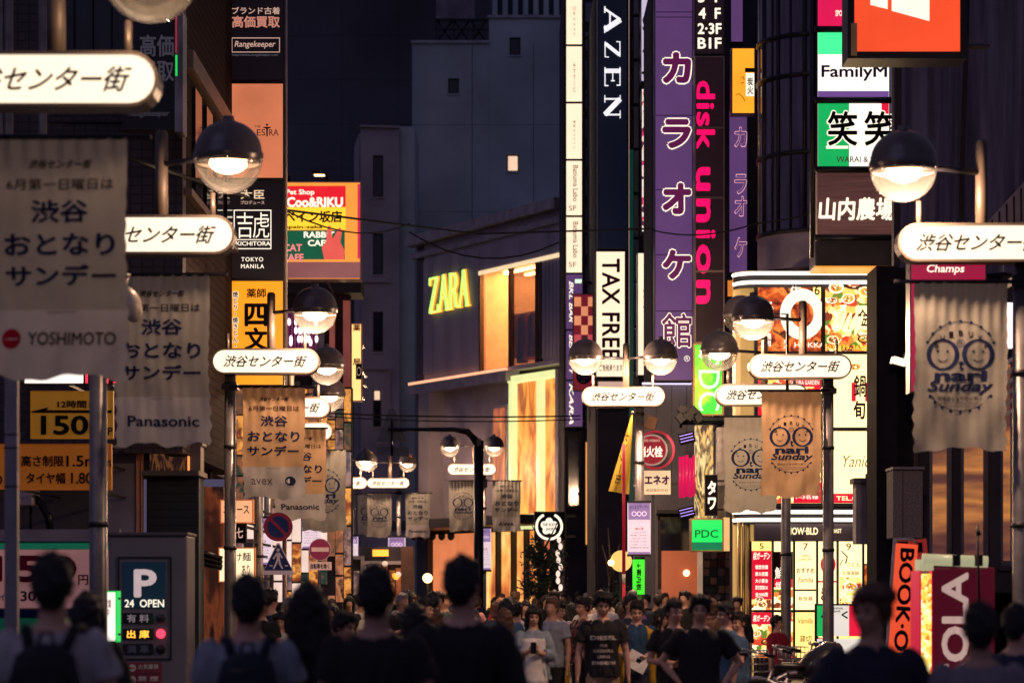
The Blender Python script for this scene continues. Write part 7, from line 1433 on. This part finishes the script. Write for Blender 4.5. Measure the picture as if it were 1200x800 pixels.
# the crowd behind
LM = [(300, 'left lamp pole'), (345, 'blue crossing sign'), (385, 'no entry sign'), (430, 'two door kiosk'), (470, 'white poster pole'), (510, 'peach shop panels'), (562, 'thin black arm pole'), (600, 'golden shop glass'), (640, 'dark leafy tree'), (690, 'glass column'), (735, 'striped pole'), (790, 'orange hoarding panel'), (850, 'record shelf')]
shn = {'white': 'white', 'black': 'black', 'navy': 'navy', 'grey': 'grey', 'beige': 'beige', 'blue': 'blue', 'red': 'red', 'green': 'green', 'pink': 'pink', 'purple': 'purple', 'brown': 'brown', 'cream': 'cream', 'khaki': 'khaki', 'skyblue': 'pale blue', 'yellow': 'yellow', 'orange': 'orange'}
hn = {'short': 'short hair', 'long': 'long hair', 'mop': 'tousled hair', 'bob': 'bobbed hair', 'bun': 'bun hair'}
rc = random.Random(11); seen = set()
rows = [(30, 4, 12), (35, 3, 13), (39, 0, 14), (44, 0, 16), (50, 0, 17), (57, 0, 18), (66, 0, 18)]
for Y, _, n in rows:
    for k in range(n):
        for _try in range(40):
            px = 385+(880-385)*(k+rc.uniform(.1, .9))/n if Y > 36 else rc.choice((rc.uniform(300, 400), rc.uniform(560, 880), rc.uniform(450, 520)))
            if Y > 55: px = 395+(700-395)*(k+rc.uniform(.1, .9))/n
            a = rc.choice(FAR); c = rc.choices(list(shn), weights=[5, 8, 6, 5, 1.5, 1.5, .6, .7, .8, .8, 2, 1, 1, 1, .3, .3])[0]; lm = min(LM, key=lambda q: abs(q[0]-px))[1]; away = rc.random() < .55
            dist = 'near' if Y < 38 else 'middle' if Y < 52 else 'far'
            lab = 'person, %s, %s top, %s, %s crowd, %s' % (hn[a['p']['hair']], shn[c], 'walking away' if away else 'coming closer', dist, lm)
            if lab not in seen: break
        seen.add(lab); Yj = Y+rc.uniform(-2, 2); H = (1.51 if a['p']['fem'] else 1.61)+rc.uniform(-.06, .06)-.02
        top = HY-(H-EYE)*K/Yj
        person(a, lab, px, top, Yj, (180 if away else 0)+rc.uniform(-35, 35), FB[c], FB[rc.choice(['black', 'navy', 'grey', 'khaki', 'blue', 'black'])], rc.choice(['black']*6+['brown']*3+['grey']), group='pedestrians filling the street', face=False, skin=rc.choice([SKIN, SKIN2]))

# ------------------------------------------------------------------ bicycles parked at the corner
def bicycle(px, Y, rz, label, cover=False):
    x = (px-HX)/K*Y; t = thing('bicycle', label, 'bicycle', (x, Y, 0), None, R(rz)); W = WM[t.name]; P_ = lambda *a: W @ V(*a)
    for wx in (-.5, .52):
        bm = B(); r = .33; pts = [P_(wx+r*math.cos(R(a)), 0, r+.01+r*math.sin(R(a))) for a in range(0, 361, 15)]; tube(bm, pts, .018, 6, cap=False); ty = add('tyre', bm, M_black, t, smooth=True)
        bm = B(); tube(bm, [P_(wx+(r-.025)*math.cos(R(a)), 0, r+.01+(r-.025)*math.sin(R(a))) for a in range(0, 361, 15)], .010, 5, cap=False)
        for a in range(0, 360, 20): tube(bm, [P_(wx, 0, r+.01), P_(wx+(r-.03)*math.cos(R(a)), 0, r+.01+(r-.03)*math.sin(R(a)))], .0025, 3)
        add('rim', bm, M_steel, ty)
        bm = B(); tube(bm, [P_(wx+.37*math.cos(R(a)), 0, r+.01+.37*math.sin(R(a))) for a in range(10, 171, 16)], [.028]*11, 6); add('mudguard', bm, M_steel, t)
    bm = B(); L_ = ((-.5, 0, .34), (-.08, 0, .3)), ((-.08, 0, .3), (-.2, 0, .82)), ((-.5, 0, .34), (-.17, 0, .68)), ((-.08, 0, .3), (.35, 0, .72)), ((.52, 0, .34), (.36, 0, .8)), ((-.16, 0, .6), (.36, 0, .68))
    for a, b in L_: tube(bm, [P_(*a), P_(*b)], .016, 8)
    add('frame', bm, mat('bike_silver', (.35,.33,.36), rough=.3, metal=.7), t, smooth=True)
    bm = B(); tube(bm, [P_(.36, 0, .8), P_(.33, 0, 1.02), P_(.33, -.1, 1.05), P_(.28, -.28, 1.03), P_(.16, -.3, 1.0)], .013, 7); tube(bm, [P_(.33, 0, 1.02), P_(.33, .1, 1.05), P_(.28, .28, 1.03), P_(.16, .3, 1.0)], .013, 7); hb = add('handlebar', bm, M_steel, t, smooth=True)
    for s in (-1, 1): bm = B(); tube(bm, [P_(.2, s*.3, 1.01), P_(.1, s*.3, .985)], .02, 8); add('grip', bm, M_black, hb)
    bm = B(); loft(bm, [[P_(xx, w_*math.cos(R(a)), z+h*math.sin(R(a))) for a in range(0, 360, 30)] for xx, w_, h, z in ((-.36, .03, .01, .88), (-.33, .10, .035, .88), (-.24, .09, .04, .88), (-.12, .035, .03, .885), (-.06, .015, .012, .885))]); add('saddle', bm, mat('saddle_black', (.015,.015,.018), rough=.35), t, smooth=True)
    bm = B()
    for zz_ in (.78, .86, .94, 1.0): tube(bm, [P_(*q) for q in ((.42, -.15, zz_), (.68, -.16, zz_), (.68, .16, zz_), (.42, .15, zz_), (.42, -.15, zz_))], .006, 4)
    for q in range(7): tube(bm, [P_(.42+q*.043, -.155, .78), P_(.42+q*.043, -.155, 1.0)], .004, 3); tube(bm, [P_(.42+q*.043, .155, .78), P_(.42+q*.043, .155, 1.0)], .004, 3)
    for q in range(6): tube(bm, [P_(.68, -.15+q*.06, .78), P_(.68, -.15+q*.06, 1.0)], .004, 3)
    add('basket', bm, M_steel, t)
    bm = B(); tube(bm, [P_(-.08, -.1, .3), P_(-.02, -.1, .16)], .01, 5); tube(bm, [P_(-.08, .1, .3), P_(-.14, .1, .44)], .01, 5); tube(bm, [P_(-.08, -.1, .3), P_(-.08, .1, .3)], .012, 5); add('crank', bm, M_steel, t)
    if cover:
        c = thing('child_seat', 'rounded black covered child seat on the rear of the leftmost parked bicycle', 'child seat', P_(-.5, 0, .75)); bm = B(); loft(bm, [[P_(xx, w_*math.cos(R(a)), z+h*math.sin(R(a))) for a in range(0, 360, 24)] for xx, w_, h, z in ((-.78, .05, .05, .98), (-.74, .16, .16, .95), (-.6, .19, .19, .93), (-.42, .18, .13, .88), (-.34, .10, .06, .84))]); add('shell', bm, mat('gloss_black_cover', (.015,.015,.02), rough=.25), c, smooth=True)
bicycle(902, 25, 200, 'bicycle with a black covered child seat, leftmost of the row at the corner', True)
bicycle(945, 26.5, 165, 'city bicycle with an upright basket parked behind the lamp pole')
bicycle(985, 28.5, 190, 'city bicycle farthest right, half hidden by the dark jacket')
